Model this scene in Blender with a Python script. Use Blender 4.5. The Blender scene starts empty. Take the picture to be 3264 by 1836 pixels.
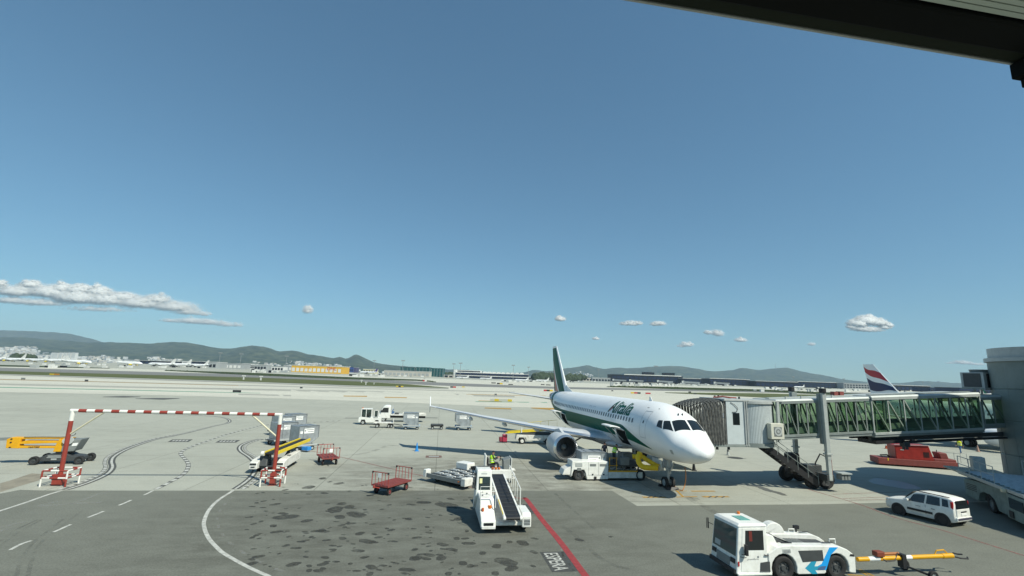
import bpy, bmesh, math, random
import numpy as np
from mathutils import Vector, Matrix
PI = math.pi
R_ = math.radians
S = bpy.context.scene
COL = S.collection

# ------------------------------------------------------------------ camera
CAM_H, CAM_F, CAM_PITCH, CAM_ROLL = 7.38, 1507.0, R_(10.67), R_(1.90)
cp, sp, cr, sr = math.cos(CAM_PITCH), math.sin(CAM_PITCH), math.cos(CAM_ROLL), math.sin(CAM_ROLL)
FWD = Vector((0, cp, sp)); UP0 = Vector((0, -sp, cp)); RT0 = Vector((1, 0, 0))
RT = RT0 * cr + UP0 * sr
UPV = UP0 * cr - RT0 * sr
cam_d = bpy.data.cameras.new('camera'); cam = bpy.data.objects.new('camera', cam_d); COL.objects.link(cam)
cam_d.sensor_width = 36; cam_d.lens = 36 * CAM_F / 3264
cam_d.clip_start = 0.1; cam_d.clip_end = 60000
mw = Matrix((RT, UPV, -FWD)).transposed().to_4x4(); mw.translation = (0, 0, CAM_H)
cam.matrix_world = mw
S.camera = cam

# ------------------------------------------------------------------ light
SUN_EL, SUN_AZ = R_(48.0), R_(131.0)            # azimuth clockwise from +Y
w = bpy.data.worlds.new('World'); S.world = w; w.use_nodes = True
nt = w.node_tree; nt.nodes.clear()
sky = nt.nodes.new('ShaderNodeTexSky'); sky.sky_type = 'NISHITA'; sky.sun_disc = False
sky.sun_elevation = SUN_EL; sky.sun_rotation = SUN_AZ
sky.altitude = 20; sky.air_density = 1.0; sky.dust_density = 0.0; sky.ozone_density = 2.5
# the camera's tone compression: the same curve over the whole sky, deeper at the horizon and lifted overhead
gm = nt.nodes.new('ShaderNodeGamma'); gm.inputs[1].default_value = 0.77
tint = nt.nodes.new('ShaderNodeMix'); tint.data_type = 'RGBA'; tint.blend_type = 'MULTIPLY'; tint.inputs[0].default_value = 1.0
tint.inputs[7].default_value = (0.90, 1.41, 1.56, 1)
bg = nt.nodes.new('ShaderNodeBackground'); bg.inputs[1].default_value = 0.088
wo = nt.nodes.new('ShaderNodeOutputWorld')
nt.links.new(sky.outputs[0], gm.inputs[0]); nt.links.new(gm.outputs[0], tint.inputs[6]); nt.links.new(tint.outputs[2], bg.inputs[0]); nt.links.new(bg.outputs[0], wo.inputs[0])
sd = bpy.data.lights.new('sun', 'SUN'); sd.energy = 5.0; sd.angle = R_(0.53); sd.color = (1.0, 0.975, 0.83)
sun = bpy.data.objects.new('sun', sd); COL.objects.link(sun)
sdir = Vector((math.sin(SUN_AZ) * math.cos(SUN_EL), math.cos(SUN_AZ) * math.cos(SUN_EL), math.sin(SUN_EL)))
sun.rotation_euler = sdir.to_track_quat('Z', 'Y').to_euler()
S.view_settings.view_transform = 'Standard'; S.view_settings.look = 'None'
S.view_settings.exposure = 0.15; S.view_settings.gamma = 1.0; S.view_settings.use_curve_mapping = False
S.render.engine = 'CYCLES'
S.cycles.max_bounces = 8; S.cycles.diffuse_bounces = 3; S.cycles.glossy_bounces = 3; S.cycles.transmission_bounces = 4
S.cycles.transparent_max_bounces = 96; S.cycles.volume_bounces = 0
S.cycles.use_denoising = True
try: S.cycles.volume_step_rate = 4; S.cycles.volume_max_steps = 64
except Exception: pass

# ------------------------------------------------------------------ pixels of the photograph (3264 wide) to points of the place
def ray(px, py):
    return FWD + RT * ((px - 1632) / CAM_F) - UPV * ((py - 918) / CAM_F)
def P(px, py, z=0.0):
    d = ray(px, py); t = (z - CAM_H) / d.z
    return Vector((d.x * t, d.y * t, z))
def at(px, py, Y):
    d = ray(px, py); t = Y / d.y
    return Vector((d.x * t, d.y * t, CAM_H + d.z * t))
# the airfield rises and falls by a few metres far out: slope by bearing
def gz(x, y):
    d = math.hypot(x, y)
    if d < 140 or y <= 0: return 0.0
    az = math.degrees(math.atan2(x, y))
    s = float(np.interp(az, [-60, -46, -42, -36, -30, -22, -10, -4, 2, 8, 16, 22, 30, 40, 50], [.0060, .0062, .0066, .0080, .0070, .0044, .0035, .0011, .0014, .0029, .0041, .0047, .0042, .0052, .0050]))
    return s * (min(d, 1500) - 140)
def PF(px, py, dz=0.0):
    """ground point of a pixel on the far airfield"""
    d = ray(px, py); lo, hi = 20.0, 9000.0
    f = lambda t: CAM_H + d.z * t - gz(d.x * t, d.y * t) - dz
    if f(hi) > 0: t = hi
    else:
        for _ in range(60):
            m = (lo + hi) / 2
            if f(m) > 0: lo = m
            else: hi = m
        t = lo
    return Vector((d.x * t, d.y * t, CAM_H + d.z * t))

# ------------------------------------------------------------------ materials
def new_mat(name):
    m = bpy.data.materials.new(name); m.use_nodes = True
    n = m.node_tree; b = n.nodes['Principled BSDF']
    return m, n, b
def lin(c): return tuple(c) + (1,) if len(c) == 3 else c
def mat(name, col, rough=0.5, metal=0.0, dirt=0.0, scale=2.0, spec=0.5, bump=0.0, bscale=20.0, dirtcol=None, coat=0.0):
    m, n, b = new_mat(name)
    b.inputs['Roughness'].default_value = rough; b.inputs['Metallic'].default_value = metal
    b.inputs['Specular IOR Level'].default_value = spec
    if coat: b.inputs['Coat Weight'].default_value = coat; b.inputs['Coat Roughness'].default_value = 0.08
    b.inputs['Base Color'].default_value = lin(col)
    if dirt or bump: tc = n.nodes.new('ShaderNodeTexCoord')
    if dirt:
        nz = n.nodes.new('ShaderNodeTexNoise'); nz.inputs['Scale'].default_value = scale; nz.inputs['Detail'].default_value = 6
        nz.inputs['Roughness'].default_value = 0.65
        cr_ = n.nodes.new('ShaderNodeValToRGB'); cr_.color_ramp.elements[0].position = 0.42; cr_.color_ramp.elements[1].position = 0.72
        cr_.color_ramp.elements[0].color = (0, 0, 0, 1); cr_.color_ramp.elements[1].color = (dirt, dirt, dirt, 1)
        mx = n.nodes.new('ShaderNodeMix'); mx.data_type = 'RGBA'
        dc = dirtcol or tuple(v * 0.42 for v in col[:3])
        mx.inputs[6].default_value = lin(col); mx.inputs[7].default_value = lin(dc)
        n.links.new(tc.outputs['Object'], nz.inputs['Vector']); n.links.new(nz.outputs[0], cr_.inputs[0])
        n.links.new(cr_.outputs[0], mx.inputs[0]); n.links.new(mx.outputs[2], b.inputs['Base Color'])
    if bump:
        nb = n.nodes.new('ShaderNodeTexNoise'); nb.inputs['Scale'].default_value = bscale; nb.inputs['Detail'].default_value = 4
        bp = n.nodes.new('ShaderNodeBump'); bp.inputs['Strength'].default_value = bump; bp.inputs['Distance'].default_value = 0.02
        n.links.new(tc.outputs['Object'], nb.inputs['Vector']); n.links.new(nb.outputs[0], bp.inputs['Height']); n.links.new(bp.outputs[0], b.inputs['Normal'])
    return m
M = {}
M['white'] = mat('white_paint', (0.80, 0.80, 0.76), 0.38, dirt=0.42, scale=3.2, dirtcol=(0.46, 0.44, 0.38), coat=0.15)
M['white_worn'] = mat('worn_white_paint', (0.74, 0.73, 0.68), 0.5, dirt=0.55, scale=2.6, dirtcol=(0.30, 0.27, 0.22))
M['plane_white'] = mat('aircraft_white', (0.82, 0.83, 0.83), 0.38, dirt=0.12, scale=0.6, coat=0.15)
M['plane_grey'] = mat('aircraft_grey', (0.55, 0.57, 0.59), 0.35, dirt=0.25, scale=0.8)
M['plane_green'] = mat('aircraft_green', (0.000, 0.092, 0.058), 0.45, spec=0.12)
M['plane_red'] = mat('aircraft_red', (0.42, 0.025, 0.035), 0.3)
M['plane_navy'] = mat('aircraft_navy', (0.012, 0.018, 0.075), 0.3)
M['tail_grey'] = mat('tail_cone_grey', (0.10, 0.10, 0.13), 0.4, dirt=0.3, scale=1)
M['glass_dark'] = mat('dark_glass', (0.012, 0.016, 0.018), 0.06, spec=0.8)
M['cabin_glass'] = mat('cabin_window_glass', (0.10, 0.11, 0.13), 0.12)
M['rubber'] = mat('rubber', (0.018, 0.018, 0.019), 0.85, dirt=0.4, scale=6, dirtcol=(0.05, 0.048, 0.042))
M['black'] = mat('black_metal', (0.016, 0.016, 0.018), 0.55)
M['dark'] = mat('dark_grey_metal', (0.055, 0.06, 0.062), 0.55, dirt=0.4, scale=4)
M['grey'] = mat('grey_metal', (0.20, 0.215, 0.21), 0.5, dirt=0.35, scale=3)
M['lgrey'] = mat('light_grey_metal', (0.42, 0.44, 0.43), 0.45, dirt=0.3, scale=3)
M['alu'] = mat('aluminium', (0.46, 0.48, 0.49), 0.38, 0.55, dirt=0.45, scale=3.5)
M['chrome'] = mat('polished_metal', (0.72, 0.73, 0.74), 0.16, 0.9)
M['yellow'] = mat('yellow_paint', (0.72, 0.36, 0.006), 0.4, dirt=0.25, scale=3)
M['yellow_l'] = mat('light_yellow_paint', (0.74, 0.56, 0.03), 0.45, dirt=0.3, scale=3)
M['hose'] = mat('yellow_hose_fabric', (0.86, 0.55, 0.015), 0.7, dirt=0.25, scale=5)
M['red'] = mat('red_paint', (0.34, 0.055, 0.042), 0.5, dirt=0.35, scale=3)
M['red_dark'] = mat('faded_red_paint', (0.21, 0.048, 0.042), 0.65, dirt=0.4, scale=3)
M['red_br'] = mat('bright_red_paint', (0.34, 0.026, 0.020), 0.45, dirt=0.6, scale=2)
M['orange'] = mat('orange_lamp', (0.65, 0.17, 0.02), 0.3)
M['blue'] = mat('blue_paint', (0.02, 0.23, 0.60), 0.4)
M['blue_l'] = mat('bright_blue_paint', (0.01, 0.33, 0.78), 0.35)
M['teal'] = mat('teal_paint', (0.02, 0.30, 0.46), 0.35)
M['slate'] = mat('slate_blue_paint', (0.06, 0.13, 0.27), 0.35)
M['vest'] = mat('hi_vis_fabric', (0.42, 0.72, 0.03), 0.8)
M['vest_y'] = mat('hi_vis_yellow_fabric', (0.68, 0.72, 0.03), 0.8)
M['silver_tape'] = mat('reflective_tape', (0.72, 0.74, 0.70), 0.4)
M['navy_cloth'] = mat('navy_cloth', (0.018, 0.022, 0.035), 0.9)
M['skin'] = mat('skin', (0.42, 0.22, 0.15), 0.6)
M['hair'] = mat('dark_hair', (0.015, 0.012, 0.01), 0.8)
M['concrete_l'] = mat('pale_concrete', (0.36, 0.36, 0.32), 0.85, dirt=0.3, scale=0.6)
M['paper'] = mat('white_paper', (0.80, 0.80, 0.78), 0.7)
M['printgrey'] = mat('print_grey', (0.22, 0.23, 0.24), 0.7)
M['lamp_red'] = mat('red_lamp_lens', (0.45, 0.02, 0.02), 0.2)

# ------------------------------------------------------------------ mesh helpers
def rotm(axis, a): return Matrix.Rotation(a, 3, axis)
class MB:
    def __init__(s): s.v = []; s.f = []; s.m = []
    def add(s, vs, fs, m=0):
        o = len(s.v); s.v += [tuple(v) for v in vs]
        for f in fs: s.f.append([i + o for i in f]); s.m.append(m)
        return s
    def box(s, c, sz, m=0, rot=None):
        hx, hy, hz = sz[0] / 2, sz[1] / 2, sz[2] / 2
        vs = [Vector(p) for p in ((-hx,-hy,-hz),(hx,-hy,-hz),(hx,hy,-hz),(-hx,hy,-hz),(-hx,-hy,hz),(hx,-hy,hz),(hx,hy,hz),(-hx,hy,hz))]
        if rot is not None:
            if not isinstance(rot, Matrix): rot = rotm('Z', rot)
            vs = [rot @ v for v in vs]
        c = Vector(c)
        return s.add([v + c for v in vs], [(0,3,2,1),(4,5,6,7),(0,1,5,4),(1,2,6,5),(2,3,7,6),(3,0,4,7)], m)
    def bx(s, x0, x1, y0, y1, z0, z1, m=0):
        return s.box(((x0+x1)/2, (y0+y1)/2, (z0+z1)/2), (abs(x1-x0), abs(y1-y0), abs(z1-z0)), m)
    def hexa(s, p, m=0):      # bottom four then top four, counter-clockwise from above
        return s.add(p, [(0,3,2,1),(4,5,6,7),(0,1,5,4),(1,2,6,5),(2,3,7,6),(3,0,4,7)], m)
    def cyl(s, p0, p1, r0, r1=None, n=12, m=0, caps=True):
        p0, p1 = Vector(p0), Vector(p1); r1 = r0 if r1 is None else r1
        d = (p1 - p0).normalized(); a = d.orthogonal().normalized(); b = d.cross(a)
        vs = []
        for p, r in ((p0, r0), (p1, r1)):
            for i in range(n):
                t = 2*PI*i/n; vs.append(p + a*(r*math.cos(t)) + b*(r*math.sin(t)))
        fs = [(i, (i+1) % n, n+(i+1) % n, n+i) for i in range(n)]
        if caps: fs += [tuple(range(n))[::-1], tuple(range(n, 2*n))]
        return s.add(vs, fs, m)
    def bar(s, p0, p1, wd, ht, m=0, up=(0,0,1)):
        p0, p1 = Vector(p0), Vector(p1); d = (p1-p0).normalized(); u = Vector(up)
        if abs(d.dot(u)) > 0.98: u = Vector((1,0,0))
        sd_ = d.cross(u).normalized()*(wd/2); uu = sd_.cross(d).normalized()*(ht/2)
        vs = [p0-sd_-uu, p0+sd_-uu, p0+sd_+uu, p0-sd_+uu, p1-sd_-uu, p1+sd_-uu, p1+sd_+uu, p1-sd_+uu]
        return s.add(vs, [(0,1,2,3),(4,7,6,5),(0,4,5,1),(1,5,6,2),(2,6,7,3),(3,7,4,0)], m)
    def tube(s, pts, r, n=8, m=0, radii=None, closed=False):
        pts = [Vector(p) for p in pts]; k = len(pts)
        T = []
        for i in range(k):
            a = pts[(i+1) % k] if (closed or i < k-1) else pts[i]; b = pts[i-1] if (closed or i > 0) else pts[i]
            T.append((a-b).normalized())
        u = T[0].orthogonal().normalized(); vs = []
        for i in range(k):
            u = (u - T[i]*u.dot(T[i])).normalized(); w_ = T[i].cross(u)
            rr = radii[i] if radii else r
            for j in range(n):
                t = 2*PI*j/n; vs.append(pts[i] + u*(rr*math.cos(t)) + w_*(rr*math.sin(t)))
        fs = []
        for i in range(k if closed else k-1):
            i2 = (i+1) % k
            for j in range(n): fs.append((i*n+j, i*n+(j+1) % n, i2*n+(j+1) % n, i2*n+j))
        if not closed: fs += [tuple(range(n))[::-1], tuple(range((k-1)*n, k*n))]
        return s.add(vs, fs, m)
    def prism(s, poly, axis, a, b, m=0):
        """poly in the two other axes (order x,y,z without axis)"""
        def mk(p, t): return {'x': (t, p[0], p[1]), 'y': (p[0], t, p[1]), 'z': (p[0], p[1], t)}[axis]
        n = len(poly); vs = [mk(p, a) for p in poly] + [mk(p, b) for p in poly]
        fs = [tuple(range(n)), tuple(range(n, 2*n))[::-1]] + [(i, n+i, n+(i+1) % n, (i+1) % n) for i in range(n)]
        return s.add(vs, fs, m)
    def lathe(s, prof, n=24, axis='x', c=(0,0,0), m=0):
        vs = []; c = Vector(c)
        for x, r in prof:
            for i in range(n):
                t = 2*PI*i/n; a, b = r*math.cos(t), r*math.sin(t)
                vs.append(c + Vector({'x': (x, a, b), 'y': (a, x, b), 'z': (a, b, x)}[axis]))
        fs = [(k*n+i, k*n+(i+1) % n, (k+1)*n+(i+1) % n, (k+1)*n+i) for k in range(len(prof)-1) for i in range(n)]
        return s.add(vs, fs, m)
    def loft(s, rings, m=0, closed=True, caps=True):
        n = len(rings[0]); vs = [p for r in rings for p in r]; fs = []
        for k in range(len(rings)-1):
            for i in range(n if closed else n-1): fs.append((k*n+i, k*n+(i+1) % n, (k+1)*n+(i+1) % n, (k+1)*n+i))
        if caps and closed: fs += [tuple(range(n))[::-1], tuple(range((len(rings)-1)*n, len(rings)*n))]
        return s.add(vs, fs, m)
    def ico(s, c, r, sub=1, m=0, sc=(1,1,1)):
        V, F = ICO[sub]; c = Vector(c)
        return s.add([c + Vector((v[0]*r*sc[0], v[1]*r*sc[1], v[2]*r*sc[2])) for v in V], F, m)
    def mesh(s, name, mats, smooth=None):
        me = bpy.data.meshes.new(name); me.from_pydata(s.v, [], s.f)
        for mt in (mats if isinstance(mats, (list, tuple)) else [mats]): me.materials.append(M[mt] if isinstance(mt, str) else mt)
        me.polygons.foreach_set('material_index', s.m)
        b = bmesh.new(); b.from_mesh(me); bmesh.ops.recalc_face_normals(b, faces=b.faces); b.to_mesh(me); b.free()
        if smooth is not None:
            me.polygons.foreach_set('use_smooth', [True]*len(me.polygons)); me.set_sharp_from_angle(angle=R_(smooth))
        me.update(); return me
    def build(s, name, mats, parent=None, smooth=None, bevel=0, label=None):
        return link(name, s.mesh(name, mats, smooth), parent, bevel, label)
def _ico(sub):
    if sub == 0:
        g = (1+5**.5)/2; k = (1+g*g)**.5; V = [(-1, g, 0), (1, g, 0), (-1, -g, 0), (1, -g, 0), (0, -1, g), (0, 1, g), (0, -1, -g), (0, 1, -g), (g, 0, -1), (g, 0, 1), (-g, 0, -1), (-g, 0, 1)]
        return ([tuple(c/k for c in v) for v in V], [(0,11,5),(0,5,1),(0,1,7),(0,7,10),(0,10,11),(1,5,9),(5,11,4),(11,10,2),(10,7,6),(7,1,8),(3,9,4),(3,4,2),(3,2,6),(3,6,8),(3,8,9),(4,9,5),(2,4,11),(6,2,10),(8,6,7),(9,8,1)])
    b = bmesh.new(); bmesh.ops.create_icosphere(b, subdivisions=sub, radius=1); b.verts.index_update()
    r = ([tuple(v.co) for v in b.verts], [tuple(x.index for x in f.verts) for f in b.faces]); b.free(); return r
ICO = {k: _ico(k) for k in (0, 1, 2, 3)}
def link(name, me, parent=None, bevel=0, label=None, loc=None, rot=None):
    o = bpy.data.objects.new(name, me); COL.objects.link(o)
    if parent is not None: o.parent = parent
    if loc is not None: o.location = loc
    if rot is not None: o.rotation_euler = rot
    if bevel:
        b = o.modifiers.new('bevel', 'BEVEL'); b.width = bevel; b.segments = 2; b.limit_method = 'ANGLE'; b.angle_limit = R_(40)
    if label: o['label'] = label
    return o
def tag(o, label=None, cat=None, group=None, kind=None):
    if label: o['label'] = label
    if cat: o['category'] = cat
    if group: o['group'] = group
    if kind: o['kind'] = kind
    return o
def thing(name, label, cat, loc=(0,0,0), rz=0.0, group=None):
    o = bpy.data.objects.new(name, None); COL.objects.link(o); o.location = loc; o.rotation_euler = (0, 0, rz)
    o.empty_display_size = 0.3
    return tag(o, label, cat, group)
def struct(name, mb, mats, **k):
    o = mb.build(name, mats, **k); o['kind'] = 'structure'; return o
def kids(o): return [c for c in bpy.data.objects if c.parent == o]
def dup(root, loc, rz, label, group=None):
    def cp_(o, par):
        c = o.copy(); COL.objects.link(c); c.parent = par
        for ch in kids(o): cp_(ch, c)
        return c
    r = cp_(root, None); r.location = loc; r.rotation_euler = (0, 0, rz); r['label'] = label
    if group: r['group'] = group
    return r
def interp(xs, ys, x): return float(np.interp(x, xs, ys))
def smooth_interp(xs, ys):
    """monotone cubic through the points"""
    xs, ys = np.array(xs, float), np.array(ys, float); h = np.diff(xs); dl = np.diff(ys)/h
    mm = np.zeros(len(xs)); mm[1:-1] = np.where(dl[:-1]*dl[1:] > 0, 2*dl[:-1]*dl[1:]/(dl[:-1]+dl[1:]+1e-12), 0)
    mm[0], mm[-1] = dl[0], dl[-1]
    def f(x):
        x = min(max(x, xs[0]), xs[-1]); i = min(int(np.searchsorted(xs, x, 'right'))-1, len(h)-1)
        t = (x-xs[i])/h[i]
        return float((1+2*t)*(1-t)**2*ys[i] + t*(1-t)**2*h[i]*mm[i] + t*t*(3-2*t)*ys[i+1] + t*t*(t-1)*h[i]*mm[i+1])
    return f
_txt = {}
def text_verts(body, size, shear=0.0, bold=0.0, space=1.0, sub=None):
    """flat lettering as (verts2d, faces)"""
    k = (body, size, shear, bold, space, sub)
    if k in _txt: return _txt[k]
    cu = bpy.data.curves.new('lettering', 'FONT'); cu.body = body; cu.size = size; cu.shear = shear; cu.offset = bold
    cu.space_character = space; cu.align_x = 'LEFT'; cu.resolution_u = 3
    o = bpy.data.objects.new('lettering_tmp', cu); COL.objects.link(o)
    dg = bpy.context.evaluated_depsgraph_get(); me = bpy.data.meshes.new_from_object(o.evaluated_get(dg))
    bpy.data.objects.remove(o); 
    b = bmesh.new(); b.from_mesh(me); bmesh.ops.triangulate(b, faces=b.faces)
    if sub:
        for _ in range(3):
            es = [e for e in b.edges if e.calc_length() > sub]
            if not es: break
            bmesh.ops.subdivide_edges(b, edges=es, cuts=1); bmesh.ops.triangulate(b, faces=b.faces)
    b.verts.index_update()
    r = ([(v.co.x, v.co.y) for v in b.verts], [tuple(v.index for v in f.verts) for f in b.faces]); b.free()
    bpy.data.meshes.remove(me); bpy.data.curves.remove(cu)
    _txt[k] = r; return r
def put_text(mb, body, size, org, ux, uy, m=0, shear=0.0, bold=0.0, space=1.0, center=False):
    vs, fs = text_verts(body, size, shear, bold, space)
    ux, uy, org = Vector(ux), Vector(uy), Vector(org)
    if center:
        w_ = max(v[0] for v in vs); org = org - ux*(w_/2)
    return mb.add([org + ux*x + uy*y for x, y in vs], fs, m)
def wheel(parent, c, r, wd, axis='y', rimmat='lgrey', rim=0.58):
    """a tyre with a rim as its sub-part"""
    c = Vector(c); mb = MB(); h = wd/2
    prof = [(-h*0.8, r*rim), (-h, r*0.7), (-h, r*0.9), (-h*0.75, r), (h*0.75, r), (h, r*0.9), (h, r*0.7), (h*0.8, r*rim)]
    mb.lathe(prof, 24, axis)
    o = mb.build('wheel', 'rubber', parent, smooth=40); o.location = c
    rb = MB(); rb.lathe([(-h*0.72, 0.001), (-h*0.72, r*0.2), (-h*0.45, r*0.28), (-h*0.5, r*rim*0.92), (-h*0.8, r*rim), (h*0.8, r*rim), (h*0.5, r*rim*0.92), (h*0.45, r*0.28), (h*0.72, r*0.2), (h*0.72, 0.001)], 20, axis)
    for i in range(6):
        t = 2*PI*i/6
        for sgn in (-1, 1):
            a, b = r*0.4*math.cos(t), r*0.4*math.sin(t)
            q = {'x': (sgn*h*0.5, a, b), 'y': (a, sgn*h*0.5, b)}[axis]
            rb.box(q, (r*0.11,)*3)
    rb.build('rim', rimmat, o, smooth=40)
    return o
rnd = random.Random(7)
# ================================================================== the ground
def ground_mat(name, base, dark, joint=None, streak=(1, 1), rough=0.9, mott=0.5, rot=8.0, wear=None, fine=0.25):
    m, n, b = new_mat(name); N = n.nodes; L = n.links
    b.inputs['Roughness'].default_value = rough; b.inputs['Specular IOR Level'].default_value = 0.25
    tc = N.new('ShaderNodeTexCoord'); mp = N.new('ShaderNodeMapping'); mp.inputs['Rotation'].default_value = (0, 0, R_(-rot))
    L.new(tc.outputs['Object'], mp.inputs['Vector'])
    def noise(scale, sx=1, sy=1, detail=6, ro=0.6):
        mm = N.new('ShaderNodeMapping'); mm.inputs['Scale'].default_value = (sx, sy, 1); L.new(mp.outputs[0], mm.inputs['Vector'])
        nz = N.new('ShaderNodeTexNoise'); nz.inputs['Scale'].default_value = scale; nz.inputs['Detail'].default_value = detail; nz.inputs['Roughness'].default_value = ro
        L.new(mm.outputs[0], nz.inputs['Vector']); return nz.outputs[0]
    def ramp(src, a, c, v0, v1):
        r = N.new('ShaderNodeMapRange'); r.inputs[1].default_value = a; r.inputs[2].default_value = c; r.inputs[3].default_value = v0; r.inputs[4].default_value = v1
        L.new(src, r.inputs[0]); return r.outputs[0]
    def mix(fac, c1, c2, mode='MIX'):
        x = N.new('ShaderNodeMix'); x.data_type = 'RGBA'; x.blend_type = mode
        for k, v in ((0, fac), (6, c1), (7, c2)):
            if isinstance(v, (int, float)): x.inputs[k].default_value = v
            elif isinstance(v, tuple): x.inputs[k].default_value = lin(v)
            else: L.new(v, x.inputs[k])
        return x.outputs[2]
    f1 = ramp(noise(0.045, *streak), 0.35, 0.68, 0, mott)
    c = mix(f1, base, dark)
    f2 = ramp(noise(0.5, 1.0, 1.4, 8, 0.7), 0.46, 0.75, 0, mott*0.75)
    c = mix(f2, c, tuple(v*0.62 for v in base))
    f3 = ramp(noise(0.16, streak[0]*1.0, streak[1]*3.0, 5), 0.5, 0.72, 0, mott*0.6)
    c = mix(f3, c, tuple(min(1, v*1.16) for v in base))
    if wear:
        f4 = ramp(noise(0.7, 0.7, 1.5, 8, 0.75), 0.38, 0.66, 0.12, 0.85)
        msk = N.new('ShaderNodeVectorMath'); msk.operation = 'SUBTRACT'; L.new(tc.outputs['Object'], msk.inputs[0]); msk.inputs[1].default_value = wear[0]
        sc = N.new('ShaderNodeVectorMath'); sc.operation = 'DIVIDE'; L.new(msk.outputs[0], sc.inputs[0]); sc.inputs[1].default_value = wear[1]
        ln = N.new('ShaderNodeVectorMath'); ln.operation = 'LENGTH'; L.new(sc.outputs[0], ln.inputs[0])
        fm = ramp(ln.outputs['Value'], 0.45, 1.0, 1, 0)
        mu = N.new('ShaderNodeMath'); mu.operation = 'MULTIPLY'; L.new(f4, mu.inputs[0]); L.new(fm, mu.inputs[1])
        c = mix(mu.outputs[0], c, wear[2])
    if joint:
        bt = N.new('ShaderNodeTexBrick'); bt.offset = 0; bt.inputs['Scale'].default_value = 1; bt.inputs['Mortar Size'].default_value = 0.03
        bt.inputs['Brick Width'].default_value = joint; bt.inputs['Row Height'].default_value = joint; bt.inputs['Mortar Smooth'].default_value = 0.2
        bt.inputs['Color1'].default_value = (1, 1, 1, 1); bt.inputs['Color2'].default_value = (0.93, 0.93, 0.93, 1); bt.inputs['Mortar'].default_value = (0.55, 0.55, 0.55, 1)
        L.new(mp.outputs[0], bt.inputs['Vector']); c = mix(1.0, c, bt.outputs[0], 'MULTIPLY')
    gr = ramp(noise(14, 1, 1, 3, 0.8), 0.3, 0.7, 1-fine, 1+fine)
    vm = N.new('ShaderNodeVectorMath'); vm.operation = 'SCALE'; L.new(c, vm.inputs[0]); L.new(gr, vm.inputs['Scale'])
    L.new(vm.outputs[0], b.inputs['Base Color'])
    bp = N.new('ShaderNodeBump'); bp.inputs['Strength'].default_value = 0.25; bp.inputs['Distance'].default_value = 0.02
    L.new(noise(25, 1, 1, 3, 0.7), bp.inputs['Height']); L.new(bp.outputs[0], b.inputs['Normal'])
    return m
M['concrete'] = ground_mat('apron_concrete', (0.385, 0.39, 0.335), (0.315, 0.322, 0.275), joint=7.5, streak=(0.35, 1.0), mott=0.55,
                           wear=((-0.5, 37.5, 0), (19, 11, 1), (0.125, 0.118, 0.096)))
M['far_concrete'] = ground_mat('airfield_concrete', (0.54, 0.53, 0.455), (0.43, 0.425, 0.365), joint=None, streak=(0.12, 1.2), mott=0.6)
M['lane'] = ground_mat('rubbered_concrete', (0.36, 0.355, 0.31), (0.27, 0.27, 0.24), streak=(0.1, 1.2), mott=0.7)
M['asphalt'] = ground_mat('apron_asphalt', (0.176, 0.182, 0.154), (0.138, 0.144, 0.123), joint=None, streak=(0.6, 1.0), mott=0.6,
                          wear=((-5.0, 25.0, 0), (17, 14, 1), (0.088, 0.088, 0.073)))
M['road_worn'] = ground_mat('road_asphalt', (0.165, 0.168, 0.155), (0.125, 0.127, 0.117), joint=None, streak=(0.5, 1), mott=0.55)
M['runway'] = ground_mat('runway_asphalt', (0.20, 0.20, 0.19), (0.155, 0.155, 0.15), streak=(0.1, 1), mott=0.5)
M['grass'] = ground_mat('dry_grass', (0.105, 0.115, 0.040), (0.065, 0.085, 0.025), streak=(0.6, 1), mott=0.9, fine=0.4)
M['grass_dark'] = ground_mat('green_grass', (0.045, 0.062, 0.020), (0.030, 0.045, 0.014), streak=(0.6, 1), mott=0.9, fine=0.4)
def paint(name, col, worn=0.5, scale=3.0):
    """road paint, worn through in patches"""
    m, n, b = new_mat(name); N = n.nodes; L = n.links
    b.inputs['Base Color'].default_value = lin(col); b.inputs['Roughness'].default_value = 0.75
    tc = N.new('ShaderNodeTexCoord'); nz = N.new('ShaderNodeTexNoise'); nz.inputs['Scale'].default_value = scale; nz.inputs['Detail'].default_value = 8; nz.inputs['Roughness'].default_value = 0.75
    r = N.new('ShaderNodeMapRange'); r.inputs[1].default_value = 0.32; r.inputs[2].default_value = 0.62; r.inputs[3].default_value = 1.0; r.inputs[4].default_value = 1.0-worn
    if worn > .8: r.inputs[1].default_value = 0.2; r.inputs[2].default_value = 0.56; r.inputs[3].default_value = 0.62
    L.new(tc.outputs['Object'], nz.inputs['Vector']); L.new(nz.outputs[0], r.inputs[0]); L.new(r.outputs[0], b.inputs['Alpha'])
    return m
M['p_white'] = paint('white_line_paint', (0.62, 0.62, 0.57), 0.5)
M['p_faint'] = paint('faded_white_line_paint', (0.36, 0.36, 0.33), 0.85)
M['p_black'] = paint('black_line_paint', (0.075, 0.078, 0.075), 0.45)
M['p_red'] = paint('red_line_paint', (0.34, 0.045, 0.05), 0.35)
M['p_redf'] = paint('faded_red_line_paint', (0.30, 0.10, 0.09), 0.75)
M['p_yellow'] = paint('yellow_line_paint', (0.50, 0.27, 0.02), 0.55)
M['p_teal'] = paint('green_line_paint', (0.14, 0.34, 0.23), 0.5, 0.4)
M['p_stain'] = paint('oil_stain', (0.052, 0.052, 0.043), 0.75, 2.0)
M['p_tyre'] = paint('tyre_marks', (0.11, 0.11, 0.10), 1.0, 0.9)

mb = MB()
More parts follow.
